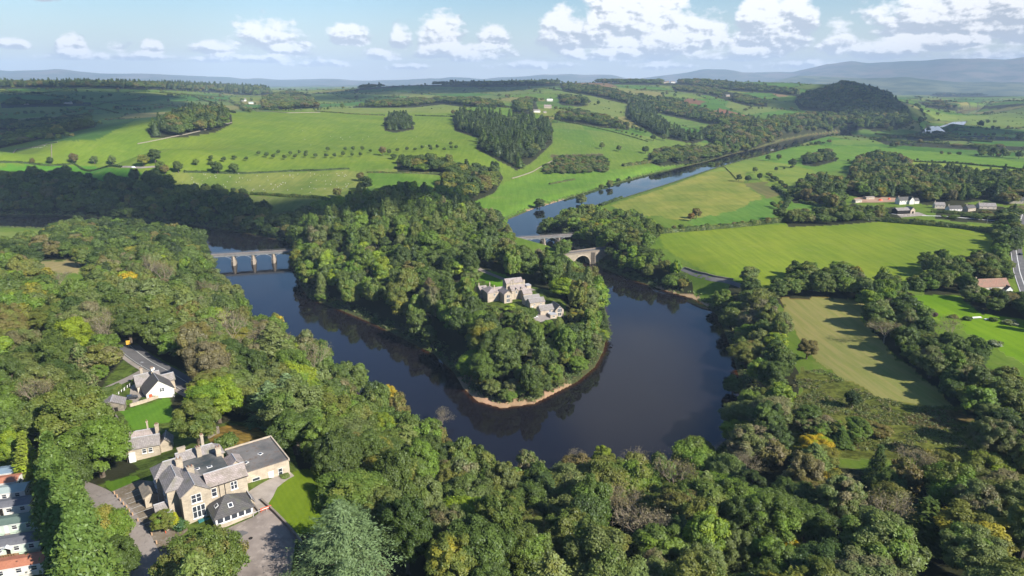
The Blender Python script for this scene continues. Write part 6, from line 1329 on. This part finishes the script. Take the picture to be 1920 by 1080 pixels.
for q in (-2.5, 1.6):
    gable(m0, x+q-1.3, x+q+1.3, y-.15, y+2.5, 7.0, 8.6, 'y', MAT['stone_pale'], MAT['slate']); window(m0, x+q, y-.16, 4.6, -90, 1.2, 1.8, 2)
blk((990,563), 7, 8, 5.4, 7.8, 'x'); blk((937,560), 7, 9, 5.6, 8.0, 'x'); blk((965,546), 14, 8, 7.2, 9.8, 'x'); MB().box(x+6.4, x+10, y+1, y+6, -1, 9.2).build('wall', MAT['stone_pale'], m0); MB().box(x+6.2, x+10.2, y+.8, y+6.2, 9.203, 9.5).build('flat_roof', MAT['lead'], m0)
m1 = root_at('stone_annexe', 'two ridged stone annexe with grey slate roofs next to the mansion', 'annexe', 1008, 578, 22, None, .9); gable(m1, -5.6, 5.6, 0, 6.4, 4.6, 6.8, 'x', MAT['stone_pale'], MAT['slate']); gable(m1, -6.6, 5.0, 6.45, 12.5, 4.9, 7.2, 'x', MAT['stone_pale'], MAT['slate']); window(m1, 2.5, -.01, 2.6, -90, 1.0, .9, 2); window(m1, -2.5, -.01, 2.4, -90, 1.0, .9, 2); door(m1, -4, -.01, .1, -90, 1.1, 2)
m2 = root_at('glazed_coach_house', 'coach house with a tall glazed gable nearest the river pool', 'house', 1040, 594, 22, None, .9); gable(m2, -9.4, .6, 2.6, 9.4, 4.8, 7.4, 'x', MAT['stone_pale'], MAT['slate']); gable(m2, .65, 7.0, .4, 10.5, 4.6, 7.6, 'y', MAT['stone_pale'], MAT['slate_dark']); MB().box(-4.4, .55, -2.6, 2.55, -1, 2.6).build('wall', MAT['stone_pale'], m2); MB().box(-4.55, .6, -2.75, 2.6, 2.603, 2.85).build('flat_roof', MAT['lead'], m2)
window(m2, 3.9, .39, 2.9, -90, 3.2, 2.2, 3); window(m2, 3.9, .39, .2, -90, 2.4, 2.1, 2); window(m2, 3.9, .385, 5.3, -90, 1.8, 1.0, 2); window(m2, -2.3, 2.59, 3.0, -90, 1.4, 1.6, 2); window(m2, -1.8, -2.61, 1.0, -90, 1.4, .8, 1)

def house(px, py, rot, L, Wd, ze, zr, wall, roof, name, label, cat='house', chim=1, wins=3, sc_=1):
    o = root_at(name, label, cat, px, py, rot, None, sc_); gable(o, -L/2, L/2, 0, Wd, ze, zr, 'x', MAT[wall], MAT[roof], ridge=False)
    for i in range(wins): window(o, -L/2+L*(i+.5)/wins, -.01, 1.0 if ze < 4 else ze-1.9, -90, 1.2, 1.1, 2)
    if chim: chimney(o, -L/2+.7, Wd/2, zr-.8, zr+1.3)
    return o
w = house(1700, 383, 10, 20, 8, 5, 8.5, 'render_white', 'slate_dark', 'white_house', 'white house with dark roofs and a bright gable beside the building site', wins=4); gable(w, 1.5, 8, -2.5, 4, 5.2, 9, 'y', MAT['render_white'], MAT['slate_dark'], ridge=False); gable(w, 10.05, 16, -1, 6, 4, 7, 'x', MAT['render_white'], MAT['slate_dark'], ridge=False)
o = root_at('open_barn', 'open fronted field barn with stone gable by the white track', 'barn', 1702, 402, 12); gable(o, -11, 5, 3, 12, 4.2, 6.6, 'x', MAT['dark'], MAT['slate'], ridge=False); gable(o, 5.05, 11, 2, 12, 4.3, 7.4, 'y', MAT['stone_pale'], MAT['slate'], ridge=False); MB().box(7, 9.2, 1.94, 1.99, 0, 2.8).build('doorway', MAT['dark'], o)
house(1792, 396, 8, 16, 7, 3, 6, 'render_white', 'slate_dark', 'white_bungalow', 'bungalow with a white front and dark roof near the hedge end', wins=4); house(1852, 392, 350, 18, 9, 3.4, 6.6, 'cream', 'slate', 'cream_bungalow', 'cream bungalow with brown roof in the village gardens')
house(1762, 391, 350, 11, 7, 4, 7, 'cream', 'slate', 'village_house', 'small cream house between the barn and the white bungalow'); house(1822, 396, 20, 12, 7, 3.6, 6.6, 'stone_pale', 'slate_dark', 'village_house', 'stone house between the white and the cream bungalow')
house(1905, 382, 340, 15, 8, 4.8, 8, 'cream', 'slate_dark', 'village_house', 'gabled cream house near the main road bend'); house(1890, 408, 5, 14, 7, 2.8, 4.4, 'stone_pale', 'pale_roof', 'grey_outbuilding', 'grey roofed outbuilding above the hedge end', 'outbuilding', 0)
o = house(1862, 548, 8, 24, 9, 4.2, 8.6, 'cream', 'slate_red', 'red_roofed_house', 'long house with a red brown tiled roof beside the main road', wins=4); gable(o, 7, 12, -3, 1, 2.6, 4.8, 'y', MAT['white'], MAT['slate_dark'], ridge=False); MB().box(-8, 8, 10.5, 14, 0, 3.2).build('flat_roof', MAT['pale_roof'], o)
house(1586, 352, 15, 12, 8, 4, 7, 'render_white', 'slate', 'village_house', 'house with a pale gable at the edge of the village wood'); house(1560, 345, 15, 14, 8, 4, 7.4, 'stone_pale', 'slate', 'village_house', 'brown roofed house partly hidden in the village wood')
house(1610, 380, 20, 10, 6, 3, 3.6, 'cream', 'gravel', 'unfinished_house', 'unfinished pale blockwork house on the building site', 'house', 0, 2); house(1632, 374, 12, 12, 6, 3, 3.5, 'stone_pale', 'gravel', 'unfinished_house', 'unfinished tan house beside the orange sheeting', 'house', 0, 2)
for px, py, w_, mt_, lab in ((1651,376,7,'orange','larger orange sheet over rubble on the building site'),(1667,374,5,'orange','smaller orange sheet on the building site'),(1685,372,9,'blue','blue sheeting over stacked blocks on the building site'),(1690,380,8,'slate_red','stack of red roofing beside the white house')):
    g = at(px, py); b = MB(); r_ = np.random.default_rng(px)
    n_ = 7; b.poly([(math.cos(k/n_*6.283)*w_*.5*r_.uniform(.8,1.1), math.sin(k/n_*6.283)*w_*.35, -.2) for k in range(n_)]+[(math.cos(k/n_*6.283)*w_*.25*r_.uniform(.6,1.1), math.sin(k/n_*6.283)*w_*.18, 1.8*r_.uniform(.8,1.2)) for k in range(n_)], [(k, (k+1) % n_, n_+(k+1) % n_, n_+k) for k in range(n_)]+[tuple(range(n_, 2*n_))])
    q = b.build('covered_stack', MAT[mt_]); q.location = tuple(g); q['label'] = lab; q['category'] = 'covered stack'
house(128, 160, 5, 16, 12, 6, 9, 'stone_pale', 'pale_roof', 'field_barn', 'pale stone barn alone on the far skyline field', 'barn', 0, 1, 1.3)
house(1365, 181, 5, 16, 10, 5, 8, 'stone_pale', 'slate', 'field_barn', 'small square barn alone in the hillside fields', 'barn', 0, 1)
house(1027, 203, 0, 22, 10, 6, 10, 'stone_pale', 'slate_pink', 'farmhouse', 'stone farmhouse at the head of the hill plantation', 'farmhouse'); house(1031, 190, 0, 20, 14, 5, 8, 'render_white', 'white', 'farm_shed', 'large white roofed shed above the stone farmhouse', 'shed', 0, 0)
house(1007, 211, 10, 18, 9, 5, 8, 'render_white', 'slate', 'farm_cottage', 'low whitewashed cottage below the stone farmhouse', 'cottage'); house(1022, 212, 10, 8, 7, 3, 5, 'stone_pale', 'slate', 'farm_outbuilding', 'small outbuilding beside the whitewashed cottage', 'outbuilding', 0, 1)
house(1262, 156, 5, 24, 10, 7, 11, 'render_white', 'slate', 'ridge_farmhouse', 'white farmhouse on the ridge between two dark copses', 'farmhouse'); house(1245, 156, 5, 26, 12, 6, 9, 'stone_pale', 'slate_dark', 'ridge_barn', 'dark roofed barn next to the ridge farmhouse', 'barn', 0, 0); house(1252, 155, 350, 14, 9, 6, 9, 'cream', 'slate_red', 'ridge_cottage', 'cream cottage between the ridge farmhouse and its barn', 'cottage')
house(457, 190, 20, 18, 10, 6, 10, 'render_white', 'slate', 'hill_farm', 'white farmhouse in the valley behind the near hill', 'farmhouse'); house(471, 195, 20, 16, 8, 4, 7, 'render_white', 'pale_roof', 'hill_farm_shed', 'low pale shed beside the valley farmhouse', 'shed', 0, 1)
house(48, 196, 0, 12, 9, 5, 8, 'cream', 'slate_pink', 'shaded_cottage', 'pink roofed cottage at the end of the shaded tree row', 'cottage'); house(126, 195, 0, 24, 10, 5, 8, 'cream', 'slate_pink', 'shaded_farmhouse', 'long pinkish farmhouse in the middle of the shaded tree row', 'farmhouse')
house(698, 466, 30, 8, 7, 4.5, 7.4, 'render_white', 'slate', 'hidden_lodge', 'small lodge hidden among dark trees of the river loop', 'lodge', 1, 2); house(292, 352, 60, 10, 7, 5, 8, 'stone_dark', 'slate_dark', 'woodland_house', 'dark house half hidden behind the wood edge', 'house')
house(1885, 287, 0, 12, 8, 4, 7, 'cream', 'slate', 'plain_house', 'cream house behind the trees of the far plain', 'house'); house(1448, 284, 0, 7, 5, 2.5, 4, 'render_white', 'slate', 'river_hut', 'tiny white hut above the upstream bank', 'hut', 0, 1)

# ------------------------------------------------------------------ bridges
def along(a, b, px):
    lo, hi = 0., 1.
    for _ in range(40):
        t_ = (lo+hi)/2; q = a+(b-a)*t_; u, _, _ = project(*q); lo, hi = (t_, hi) if u < px else (lo, t_)
    return a+(b-a)*lo
def viaduct(label, pa, pb, zd, piers, ext=(12, 12)):
    a = np.array(P(*pa, zd)); b = np.array(P(*pb, zd)); d = (b-a)[:2]/np.linalg.norm((b-a)[:2]); a[:2] -= d*ext[0]; b[:2] += d*ext[1]; L = np.linalg.norm((b-a)[:2]); ang = math.atan2(d[1], d[0])
    o = thing('girder_viaduct', label, 'bridge', tuple(a), ang); hw2 = 3.6
    dk = MB().box(0, L, -hw2, hw2, -.5, 0).build('deck', MAT['yard'], o); MB().box(.01, L-.01, -hw2-.12, -hw2-.003, -1.5, .1).box(.01, L-.01, hw2+.003, hw2+.12, -1.5, .1).build('girder', MAT['old_metal'], o)
    for s_ in (-1, 1):
        b_ = MB(); y_ = s_*(hw2-.1)
        for zz in (.55, 1.15): b_.box(0, L, y_-.05, y_+.05, zz, zz+.09)
        for k in range(int(L/2)+1): b_.box(k*2, k*2+.09, y_-.04, y_+.04, .003, 1.25)
        b_.build('railing', MAT['old_metal'], o)
    for px in piers:
        q = along(a, b, px); t_ = np.linalg.norm((q-a)[:2]); bt = -zd-3; w = 1.5
        def prof(z, k): return [(t_-w*k, -hw2*1.0*k), (t_, -hw2*1.0*k-1.6*k), (t_+w*k, -hw2*1.0*k), (t_+w*k, hw2*1.0*k), (t_, hw2*1.0*k+1.6*k), (t_-w*k, hw2*1.0*k)]
        n_ = 6; lv = [(bt, 1.35), (-zd*.62, 1.2), (-zd*.60, 1.0), (-1.6, .85)]; vs = [(x_, y_, z_) for z_, k in lv for x_, y_ in prof(z_, k)]
        fs = [tuple(range(n_-1, -1, -1)), tuple(range(3*n_, 4*n_))]+[(l*n_+i, l*n_+(i+1) % n_, (l+1)*n_+(i+1) % n_, (l+1)*n_+i) for l in range(3) for i in range(n_)]
        MB().poly(vs, fs).build('pier', MAT['pier'], o)
        for s_ in (-1, 1):
            for y_ in (-hw2-.05, hw2+.05): MB().tube([(t_+s_*1.2, y_, -4.6), (t_+s_*2.4, y_, -3.0), (t_+s_*4.4, y_, -1.9), (t_+s_*6.0, y_, -1.5)], .13, 5).build('bracket', MAT['metal'], o)
    return o
viaduct('long grey girder viaduct on stone piers over the broad arm of the river', (400,478), (537,470), 9.5, (437,474,512), (25, 14))
viaduct('shorter girder viaduct upstream, seen behind the stone arch bridge', (972,446), (1050,441), 11, (985,1018,1046), (20, 22))
zd = 10.8; a = np.array(P(1020,481,zd)); b = np.array(P(1172,462,zd)); d = (b-a)[:2]/np.linalg.norm((b-a)[:2]); L = np.linalg.norm((b-a)[:2]); o = thing('stone_arch_bridge', 'old stone road bridge with round arches near the loop neck', 'bridge', tuple(a), math.atan2(d[1], d[0]))
tc1 = np.linalg.norm((along(a, b, 1087)-a)[:2]); arches = [(tc1, 8.2), (tc1-21, 8.2)]; W2 = 4.2
def side(y_, s_):
    top = .0; pts_ = []; x = -6
    prof_ = [(-6, -zd-2)]
    for c_, r_ in sorted(arches):
        prof_ += [(c_-r_, -zd-2), (c_-r_, -zd+1.0)]+[(c_-r_*math.cos(t_), -zd+1.0+math.sin(t_)*7.4) for t_ in np.linspace(.12, math.pi-.12, 17)]+[(c_+r_, -zd+1.0), (c_+r_, -zd-2)]
    prof_ += [(L+8, -zd-2)]; return prof_
pr = side(0, 0); b_ = MB(); n_ = len(pr); vs = []
for y_ in (-W2, W2): vs += [(x_, y_, z_) for x_, z_ in pr]+[(x_, y_, .0) for x_, z_ in pr]
fs = []
for i in range(n_-1):
    if abs(pr[i][0]-pr[i+1][0]) > 1e-6: fs += [(i, i+1, n_+i+1, n_+i), (3*n_+i, 3*n_+i+1, 2*n_+i+1, 2*n_+i)]
    fs.append((i, 2*n_+i, 2*n_+i+1, i+1))
fs += [(n_+i, n_+i+1, 3*n_+i+1, 3*n_+i) for i in range(n_-1) if abs(pr[i][0]-pr[i+1][0]) > 1e-6]
MB().poly(vs, fs).build('arch_wall', MAT['pier'], o); MB().box(-6, L+8, -W2+.46, W2-.46, .003, .12).build('roadway', MAT['asphalt'], o)
for y0_, y1_ in ((-W2-.05, -W2+.45), (W2-.45, W2+.05)): MB().box(-6, L+8, y0_, y1_, -.3, 1.15).build('parapet', MAT['stone_dark'], o)
for c_, r_ in arches:
    ring = MB(); ts = np.linspace(.12, math.pi-.12, 17)
    for t0_, t1_ in zip(ts[:-1], ts[1:]):
        q = [(c_-rr*math.cos(t_), -zd+1+math.sin(t_)*(7.4+rr-r_)) for t_, rr in ((t0_, r_), (t0_, r_+.9), (t1_, r_+.9), (t1_, r_))]
        ring.poly([(x_, -W2-.12, z_) for x_, z_ in q]+[(x_, -W2-.003, z_) for x_, z_ in q], [(0,1,2,3),(7,6,5,4),(0,4,5,1),(1,5,6,2),(2,6,7,3),(3,7,4,0)])
    ring.build('arch_ring', MAT['stone'], o)
tp = tc1+11.5; MB().prism([(tp-2.6, -W2), (tp, -W2-2.6), (tp+2.6, -W2)], -zd-2, -.3).build('buttress', MAT['stone_dark'], o)

# ------------------------------------------------------------------ hedges and field walls
def hedge(pix, hgt, w, label, t='deep', t2='olive', name='hedge'):
    ln = smooth_line(pix, 3); seg = np.linalg.norm(np.diff(ln, axis=0), axis=1).sum(); dm = np.hypot(*ln.mean(0)); s = min(max(.45, dm/900), 1.6)
    n = int(min(26000, seg*(hgt*2+w)*1.9/(s*s))); r_ = np.random.default_rng(int(pix[0][0]*7+pix[0][1])); cum = np.concatenate([[0], np.cumsum(np.linalg.norm(np.diff(ln, axis=0), axis=1))])
    u = r_.random(n)*cum[-1]; x = np.interp(u, cum, ln[:, 0]); y = np.interp(u, cum, ln[:, 1]); dx = np.interp(u, cum, np.gradient(ln[:, 0])); dy = np.interp(u, cum, np.gradient(ln[:, 1])); q = np.hypot(dx, dy)+1e-9; nx, ny = -dy/q, dx/q
    mod = .75+.5*(vnoise(u, u*0, 6, 5)+.5)+.35*(vnoise(u, u*0+9, 17, 6)); a_ = r_.random(n)*math.pi; prof_ = .8+.2*r_.random(n)
    off = np.cos(a_)*w/2*prof_*mod; zz = np.sin(a_)**.6*hgt*prof_*mod; V0 = np.column_stack([x+nx*off, y+ny*off, hz(x+nx*off, y+ny*off)+zz-.05])
    nr = np.column_stack([nx*np.cos(a_), ny*np.cos(a_), np.sin(a_)])+r_.normal(size=(n, 3))*.45; nr /= np.linalg.norm(nr, axis=1)[:, None]
    V, Q = leafquads(V0, nr, s*1.25, r_); c0 = V0.mean(0); lob = np.clip(vnoise(u, u*0+3, 9, 8)+.5, 0, 1)
    corev = []; 
    for yy_, zz_ in ((-w*.36, -.4), (-w*.3, hgt*.62), (0, hgt*.8), (w*.3, hgt*.62), (w*.36, -.4)):
        d_ = np.gradient(ln, axis=0); d_ /= np.linalg.norm(d_, axis=1)[:, None]; p_ = ln+np.column_stack([-d_[:, 1], d_[:, 0]])*yy_; corev.append(np.column_stack([p_, hz(ln[:, 0], ln[:, 1])+zz_]))
    corev = np.array(corev); a5, m_ = corev.shape[:2]; ix = np.arange(a5*m_).reshape(a5, m_)+len(V); cf = np.stack([ix[:-1, :-1], ix[:-1, 1:], ix[1:, 1:], ix[1:, :-1]], -1).reshape(-1, 4)
    me = np_mesh(name, np.concatenate([V, corev.reshape(-1, 3)])-c0, np.concatenate([Q, cf]), MAT['hedge'], None, False, [('v', 'FACE', np.concatenate([r_.random(n), np.full(len(cf), .3)])), ('lobe', 'FACE', np.concatenate([lob, np.full(len(cf), .3)]))])
    o = link(name, me); o.location = tuple(c0); o['label'] = label; o['category'] = 'hedge'; o['tint'] = list(TINT[t]); o['tint2'] = list(TINT[t2]); o['group'] = 'field hedges'; return o
HEDGES = [
 ([(-30,310),(60,308),(140,307),(228,314)], 2.2, 3, 'hedge under the hill trees above the vivid green strip'), ([(345,323),(480,325),(560,321),(655,317)], 2.2, 3, 'hedge along the top of the pale sheep pasture'),
 ([(688,324),(740,325),(830,326)], 2.0, 3, 'hedge on top of the pasture next to the two dark trees'), ([(740,316),(775,317),(810,315)], 2, 3, 'short hedge beneath the wooded hollow'),
 ([(470,365),(530,369),(612,373)], 3.5, 4, 'thick hedge at the foot of the sheep pasture'), ([(1215,440),(1310,432),(1400,424),(1480,415),(1530,411)], 4.5, 6, 'thick hedge between the yellowish meadow and the big field'),
 ([(1584,410),(1640,414),(1700,419),(1800,428),(1882,440)], 5, 7, 'tall thick hedge along the top of the big field'), ([(1745,398),(1800,402),(1880,411)], 3.5, 5, 'hedge between the white track and the village'),
 ([(1168,312),(1200,308),(1232,303)], 5, 6, 'dense hedge above the upstream bank'), ([(1030,346),(1055,341),(1077,337)], 2.2, 4, 'short isolated hedge in the riverside field'),
 ([(590,209),(660,214),(722,217)], 2.2, 3, 'hilltop hedge before the small copse'), ([(778,217),(850,219)], 2.5, 3, 'hilltop hedge beyond the small copse'), ([(1048,226),(1130,243),(1215,266)], 1.6, 2, 'thin hedge slanting down the farm hillside'),
 ([(0,170),(40,178),(70,176),(110,171),(205,161)], 3, 4, 'hedge winding below the pale skyline barn'), ([(160,200),(215,191),(275,182)], 3, 4, 'dark hedge rising from the shaded tree row'), ([(160,197),(195,206),(222,212)], 3, 4, 'hedge falling from the shaded tree row'),
 ([(215,201),(300,196),(350,203)], 2.6, 4, 'hedge across the middle of the shaded valley'), ([(366,182),(395,192),(412,198),(440,212)], 4, 5, 'bushy hedge running down toward the hill copse'), ([(300,174),(350,178),(420,182)], 4, 5, 'scrubby hedge across the upper valley'),
 ([(1708,303),(1800,307),(1925,319)], 2.6, 4, 'straight hedge above the yellow strip of the plain'), ([(1860,267),(1780,262),(1700,256),(1640,252)], 5, 6, 'hedgerow crossing the plain by the bright river bend'), ([(1630,262),(1700,266),(1780,271)], 4, 6, 'lower hedgerow of the plain before the village'),
 ([(1000,171),(1030,166),(1065,172),(1090,178)], 3, 4, 'hedge over the round hill top'), ([(960,172),(1000,168),(1030,165)], 3, 4, 'hedge along the hill shoulder above the farm'), ([(1200,168),(1265,172)], 4, 5, 'hedge below the ridge farmhouse'), ([(1295,175),(1330,175),(1365,181)], 3, 5, 'hedge leading to the small square barn'),
 ([(1237,210),(1280,209)], 3, 4, 'hedge across the bright field by the plantation'), ([(186,741),(205,735),(224,727)], 2.4, 3, 'clipped green hedge between the lane and the cottage lawn'), ([(1450,352),(1470,365),(1480,378),(1470,392)], 4, 5, 'curving hedge at the edge of the yellowish meadow'),
 ([(1500,380),(1540,388),(1590,394)], 4, 6, 'hedge around the small paddock before the village'), ([(1382,338),(1350,310),(1345,305)][:2], .9, 1.5, 'low growth along the meadow drain'), ([(860,378),(900,357),(935,341)], 2, 3, 'hedge at the top corner of the riverside field'),
 ([(1060,378),(1120,359),(1160,346),(1240,325)], 2.2, 5, 'rough bushes fringing the upstream bank'), ([(1125,387),(1150,378),(1165,372)], 3.5, 6, 'olive scrub on the meadow bank of the upstream reach'), ([(1470,412),(1530,414),(1580,412)], 5, 7, 'overgrown hedge corner above the big field'),
]
for pix, hh, w_, lab in HEDGES: hedge(pix, hh, w_, lab, *random.choice([('deep','olive'),('dark','deep'),('mid','brown'),('deep','brown')]))
WALLS = [([(258,270),(300,262),(345,253),(385,244),(435,230)], 'pale dry stone wall climbing past the hill copse'), ([(-20,290),(30,281),(90,270),(108,267)], 'pale dry stone wall over the near hill end'), ([(97,272),(97,290),(98,302)], 'dry stone wall dropping straight to the hill hedge'),
 ([(1040,300),(1000,322),(960,335)], 'dry stone wall beneath the river scrub'), ([(0,228),(60,222),(140,218)], 'dry stone wall of the shaded valley'), ([(480,209),(540,212),(600,211)], 'dry stone wall along the brow of the near hill')]
for pix, lab in WALLS: wall_line('dry_stone_wall', lab, pix, 1.3, .9, 'rubble', 'dry stone walls of the hill fields')
# bank undergrowth (ground cover nobody could count) along the water's edge
def undergrowth():
    Vs, Qs, vv_, lb_ = [], [], [], []; off = 0; r_ = np.random.default_rng(4); b_ = BANKW[0]
    per = []
    for i in range(len(b_)):
        p, q = b_[i], b_[(i+1) % len(b_)]; L_m = np.linalg.norm(q-p); n = int(L_m*1.1); t_ = r_.random(n); c_ = p+(q-p)*t_[:, None]; d_ = (q-p)/max(L_m, .1); out_ = np.array([d_[1], -d_[0]])
        c_ = c_+r_.normal(size=(n, 2))*.6
        for s_ in (1, -1): per.append(c_+out_*s_*r_.uniform(1.2, 8, (n, 1)))
    c_ = np.concatenate(per); dd = np.hypot(c_[:, 0], c_[:, 1]); sdv = river_sd(c_[:, 0], c_[:, 1]); k = (sdv > 1.0) & (dd < 1500) & (c_[:, 1] > 0); c_ = c_[k]; sdv = sdv[k]; dd = dd[k]
    tipd = np.hypot(c_[:, 0]-P(940,760,0)[0], c_[:, 1]-P(940,760,0)[1]); k = (tipd > 14) | (sdv > 3.6); k &= ~((np.hypot(c_[:, 0]-P(1295,552,0)[0], c_[:, 1]-P(1295,552,0)[1]) < 12) & (sdv < 6)); c_ = c_[k]; dd = dd[k]
    u_, v_, _ = project(c_[:, 0], c_[:, 1], 1); openf = inpoly(u_, v_, [(860,378),(1300,296),(1420,270),(1480,262),(1480,300),(1130,400),(1000,440),(930,425)])
    R0 = r_.uniform(.7, 2.0, len(c_))*np.where(openf, .45, 1); z0 = hz(c_[:, 0], c_[:, 1]); m_ = 26
    dr_ = r_.normal(size=(len(c_), m_, 3)); dr_ /= np.linalg.norm(dr_, axis=2)[..., None]; dr_[..., 2] = np.abs(dr_[..., 2])
    p = np.stack([c_[:, 0], c_[:, 1], z0], -1)[:, None]+dr_*(R0[:, None, None])*[1, 1, .9]; nr = dr_+r_.normal(size=dr_.shape)*.4; nr /= np.linalg.norm(nr, axis=2)[..., None]
    V, Q = leafquads(p.reshape(-1, 3), nr.reshape(-1, 3), np.repeat(np.clip(R0*.55, .35, .9), m_), r_)
    me = np_mesh('undergrowth', V, Q, MAT['hedge'], None, False, [('v', 'FACE', r_.random(len(Q))), ('lobe', 'FACE', np.repeat(r_.random(len(c_)), m_))])
    o = link('undergrowth', me, kind='stuff', label='rough green growth and bushes fringing the river banks', category='undergrowth'); o['tint'] = [.085, .125, .03]; o['tint2'] = [.12, .13, .045]
undergrowth()
def rough():
    r_ = np.random.default_rng(12); poly = gpoly([(1440,790),(1500,700),(1545,692),(1590,716),(1640,743),(1700,757),(1790,764),(1890,825),(1800,850),(1600,845),(1430,825)]); xs = [p[0] for p in poly]; ys = [p[1] for p in poly]
    n = 7200; x = r_.uniform(min(xs), max(xs), n); y = r_.uniform(min(ys), max(ys), n); k = inpoly(x, y, poly) & (vnoise(x, y, 9, 66) > -.06); x, y = x[k], y[k]; m_ = 12; n = len(x); R0 = r_.uniform(.35, .95, n)
    dr_ = r_.normal(size=(n, m_, 3)); dr_ /= np.linalg.norm(dr_, axis=2)[..., None]; dr_[..., 2] = np.abs(dr_[..., 2]); p = np.stack([x, y, hz(x, y)], -1)[:, None]+dr_*R0[:, None, None]
    nr = dr_+r_.normal(size=dr_.shape)*.5; nr /= np.linalg.norm(nr, axis=2)[..., None]; V, Q = leafquads(p.reshape(-1, 3), nr.reshape(-1, 3), .45, r_)
    o = link('rough_grass', np_mesh('rough_grass', V, Q, MAT['hedge'], None, False, [('v', 'FACE', r_.random(len(Q))), ('lobe', 'FACE', np.repeat(r_.random(n), m_))]), kind='stuff', label='tussocks and bramble over the rough meadow', category='rough grass'); o['tint'] = [.12, .15, .04]; o['tint2'] = [.16, .13, .06]
rough()

# ------------------------------------------------------------------ sheep
b = MB(); v_ = ICO1*[.62, .34, .36]+[0, 0, .72]; b.poly(v_.tolist(), [tuple(f) for f in ICF1.tolist()]); v_ = ICO1*[.2, .14, .16]+[.72, 0, .9]; b.poly(v_.tolist(), [tuple(f) for f in ICF1.tolist()])
for x_ in (-.35, .35):
    for y_ in (-.17, .17): b.tube([(x_, y_, -.1), (x_, y_, .55)], .06, 4)
sheepM = b.mesh('sheep', MAT['wool'])
SF = [([(330,326),(470,326),(655,321),(660,365),(480,360),(345,350)], 95, 'white sheep grazing in the pale pasture below the young tree rows'), ([(60,277),(90,272),(88,276),(60,281)], 9, 'white sheep in a file below the wall on the near hill'), ([(990,235),(1180,262),(1200,285),(1050,275)], 16, 'white sheep scattered on the slope below the farm'), ([(560,240),(850,250),(840,275),(500,285)], 16, 'white sheep dotted over the upper slope of the near hill')]
for poly, n, lab in SF:
    k = 0
    while k < n:
        px = random.uniform(min(p[0] for p in poly), max(p[0] for p in poly)); py = random.uniform(min(p[1] for p in poly), max(p[1] for p in poly))
        if not inpoly(np.array(px), np.array(py), poly): continue
        g = at(px, py); o = link('sheep', sheepM); o.location = tuple(g); o.rotation_euler = (0, 0, random.random()*6.28); o.scale = (1.1,)*3; o['label'] = lab; o['category'] = 'sheep'; o['group'] = lab.replace('white ', ''); k += 1

# ------------------------------------------------------------------ clouds overhead, whose shadows lie on the land
cm, T = newmat('cloud'); mx_ = T.add('ShaderNodeMixShader', ins={0: .42}); T.l.new(T.add('ShaderNodeBsdfTransparent').outputs[0], mx_.inputs[1]); T.l.new(T.add('ShaderNodeBsdfDiffuse', ins={0: (.85, .86, .88, 1)}).outputs[0], mx_.inputs[2]); T.add('ShaderNodeOutputMaterial', ins={0: mx_.outputs[0]})
def cloud(pix, alt=1500, zg=None, seed=0, n=60, grow=0):
    g = np.array([at(*p) for p in pix]); k_ = np.minimum(1, 4300/np.hypot(g[:, 0], g[:, 1])); g[:, :2] *= k_[:, None]; g[:, 2] = np.minimum(g[:, 2], 150); c_ = g.mean(0); g[:, :2] = c_[:2]+(g[:, :2]-c_[:2])*(1+grow); r_ = np.random.default_rng(seed); poly = [tuple(q[:2]) for q in g]; xs, ys = g[:, 0], g[:, 1]; sp = math.sqrt((xs.max()-xs.min())*(ys.max()-ys.min())/n)
    Vs, Fs, off = [], [], 0; shift = SUN[:2]/SUN[2]*(alt-c_[2])
    cnt = 0; tries = 0
    while cnt < n and tries < n*30:
        tries += 1; x, y = r_.uniform(xs.min(), xs.max()), r_.uniform(ys.min(), ys.max())
        if not inpoly(np.array(x), np.array(y), poly): continue
        s = sp*r_.uniform(.55, .95); V = ICO2*(1+.25*(vnoise(ICO2[:, 0]*9+x, ICO2[:, 1]*9+y+ICO2[:, 2]*7, 3, seed))[:, None])*[s, s, s*.5]+[x+shift[0], y+shift[1], alt+r_.uniform(0, s*.3)]; Vs.append(V); Fs.append(ICF2+off); off += len(V); cnt += 1
    me = np_mesh('cloud', np.concatenate(Vs), np.concatenate(Fs), cm, None, True); link('cloud', me, kind='structure')
cloud([(-150,330),(60,332),(230,340),(330,360),(480,385),(600,378),(640,378),(760,364),(860,378),(890,400),(830,408),(700,418),(600,425),(560,440),(480,432),(420,440),(300,440),(180,415),(-150,405)], 1500, seed=1, n=60)
cloud([(-100,200),(-100,176),(60,170),(200,163),(250,172),(280,186),(240,205),(230,225),(160,240),(60,262),(-100,275)], 1500, seed=2, n=24)
cloud([(1500,170),(1580,152),(1640,158),(1705,205),(1712,236),(1610,236),(1590,212),(1500,200)], 1600, seed=3, n=35)
cloud([(560,190),(640,172),(760,160),(960,160),(980,175),(880,178),(760,172),(690,185)], 1600, seed=4, n=35)
cloud([(1620,262),(1760,250),(1925,246),(1925,258),(1760,264)], 1600, seed=5, n=20)
# ------------------------------------------------------------------ the air
hm = bpy.data.materials.new('haze'); hm.use_nodes = True; hm.node_tree.nodes.clear(); T = NT(hm.node_tree)
pv = T.add('ShaderNodeVolumePrincipled'); pv.inputs['Color'].default_value = (.50, .68, .92, 1); pv.inputs['Density'].default_value = 6.2e-5; pv.inputs['Anisotropy'].default_value = -.12
T.l.new(pv.outputs[0], T.add('ShaderNodeOutputMaterial').inputs['Volume'])
hb = MB().box(-18000, 18000, -18000, 18000, -60, 600); hb.build('haze', hm, kind='stuff', label='thin blue haze lying over the far hills', category='haze')
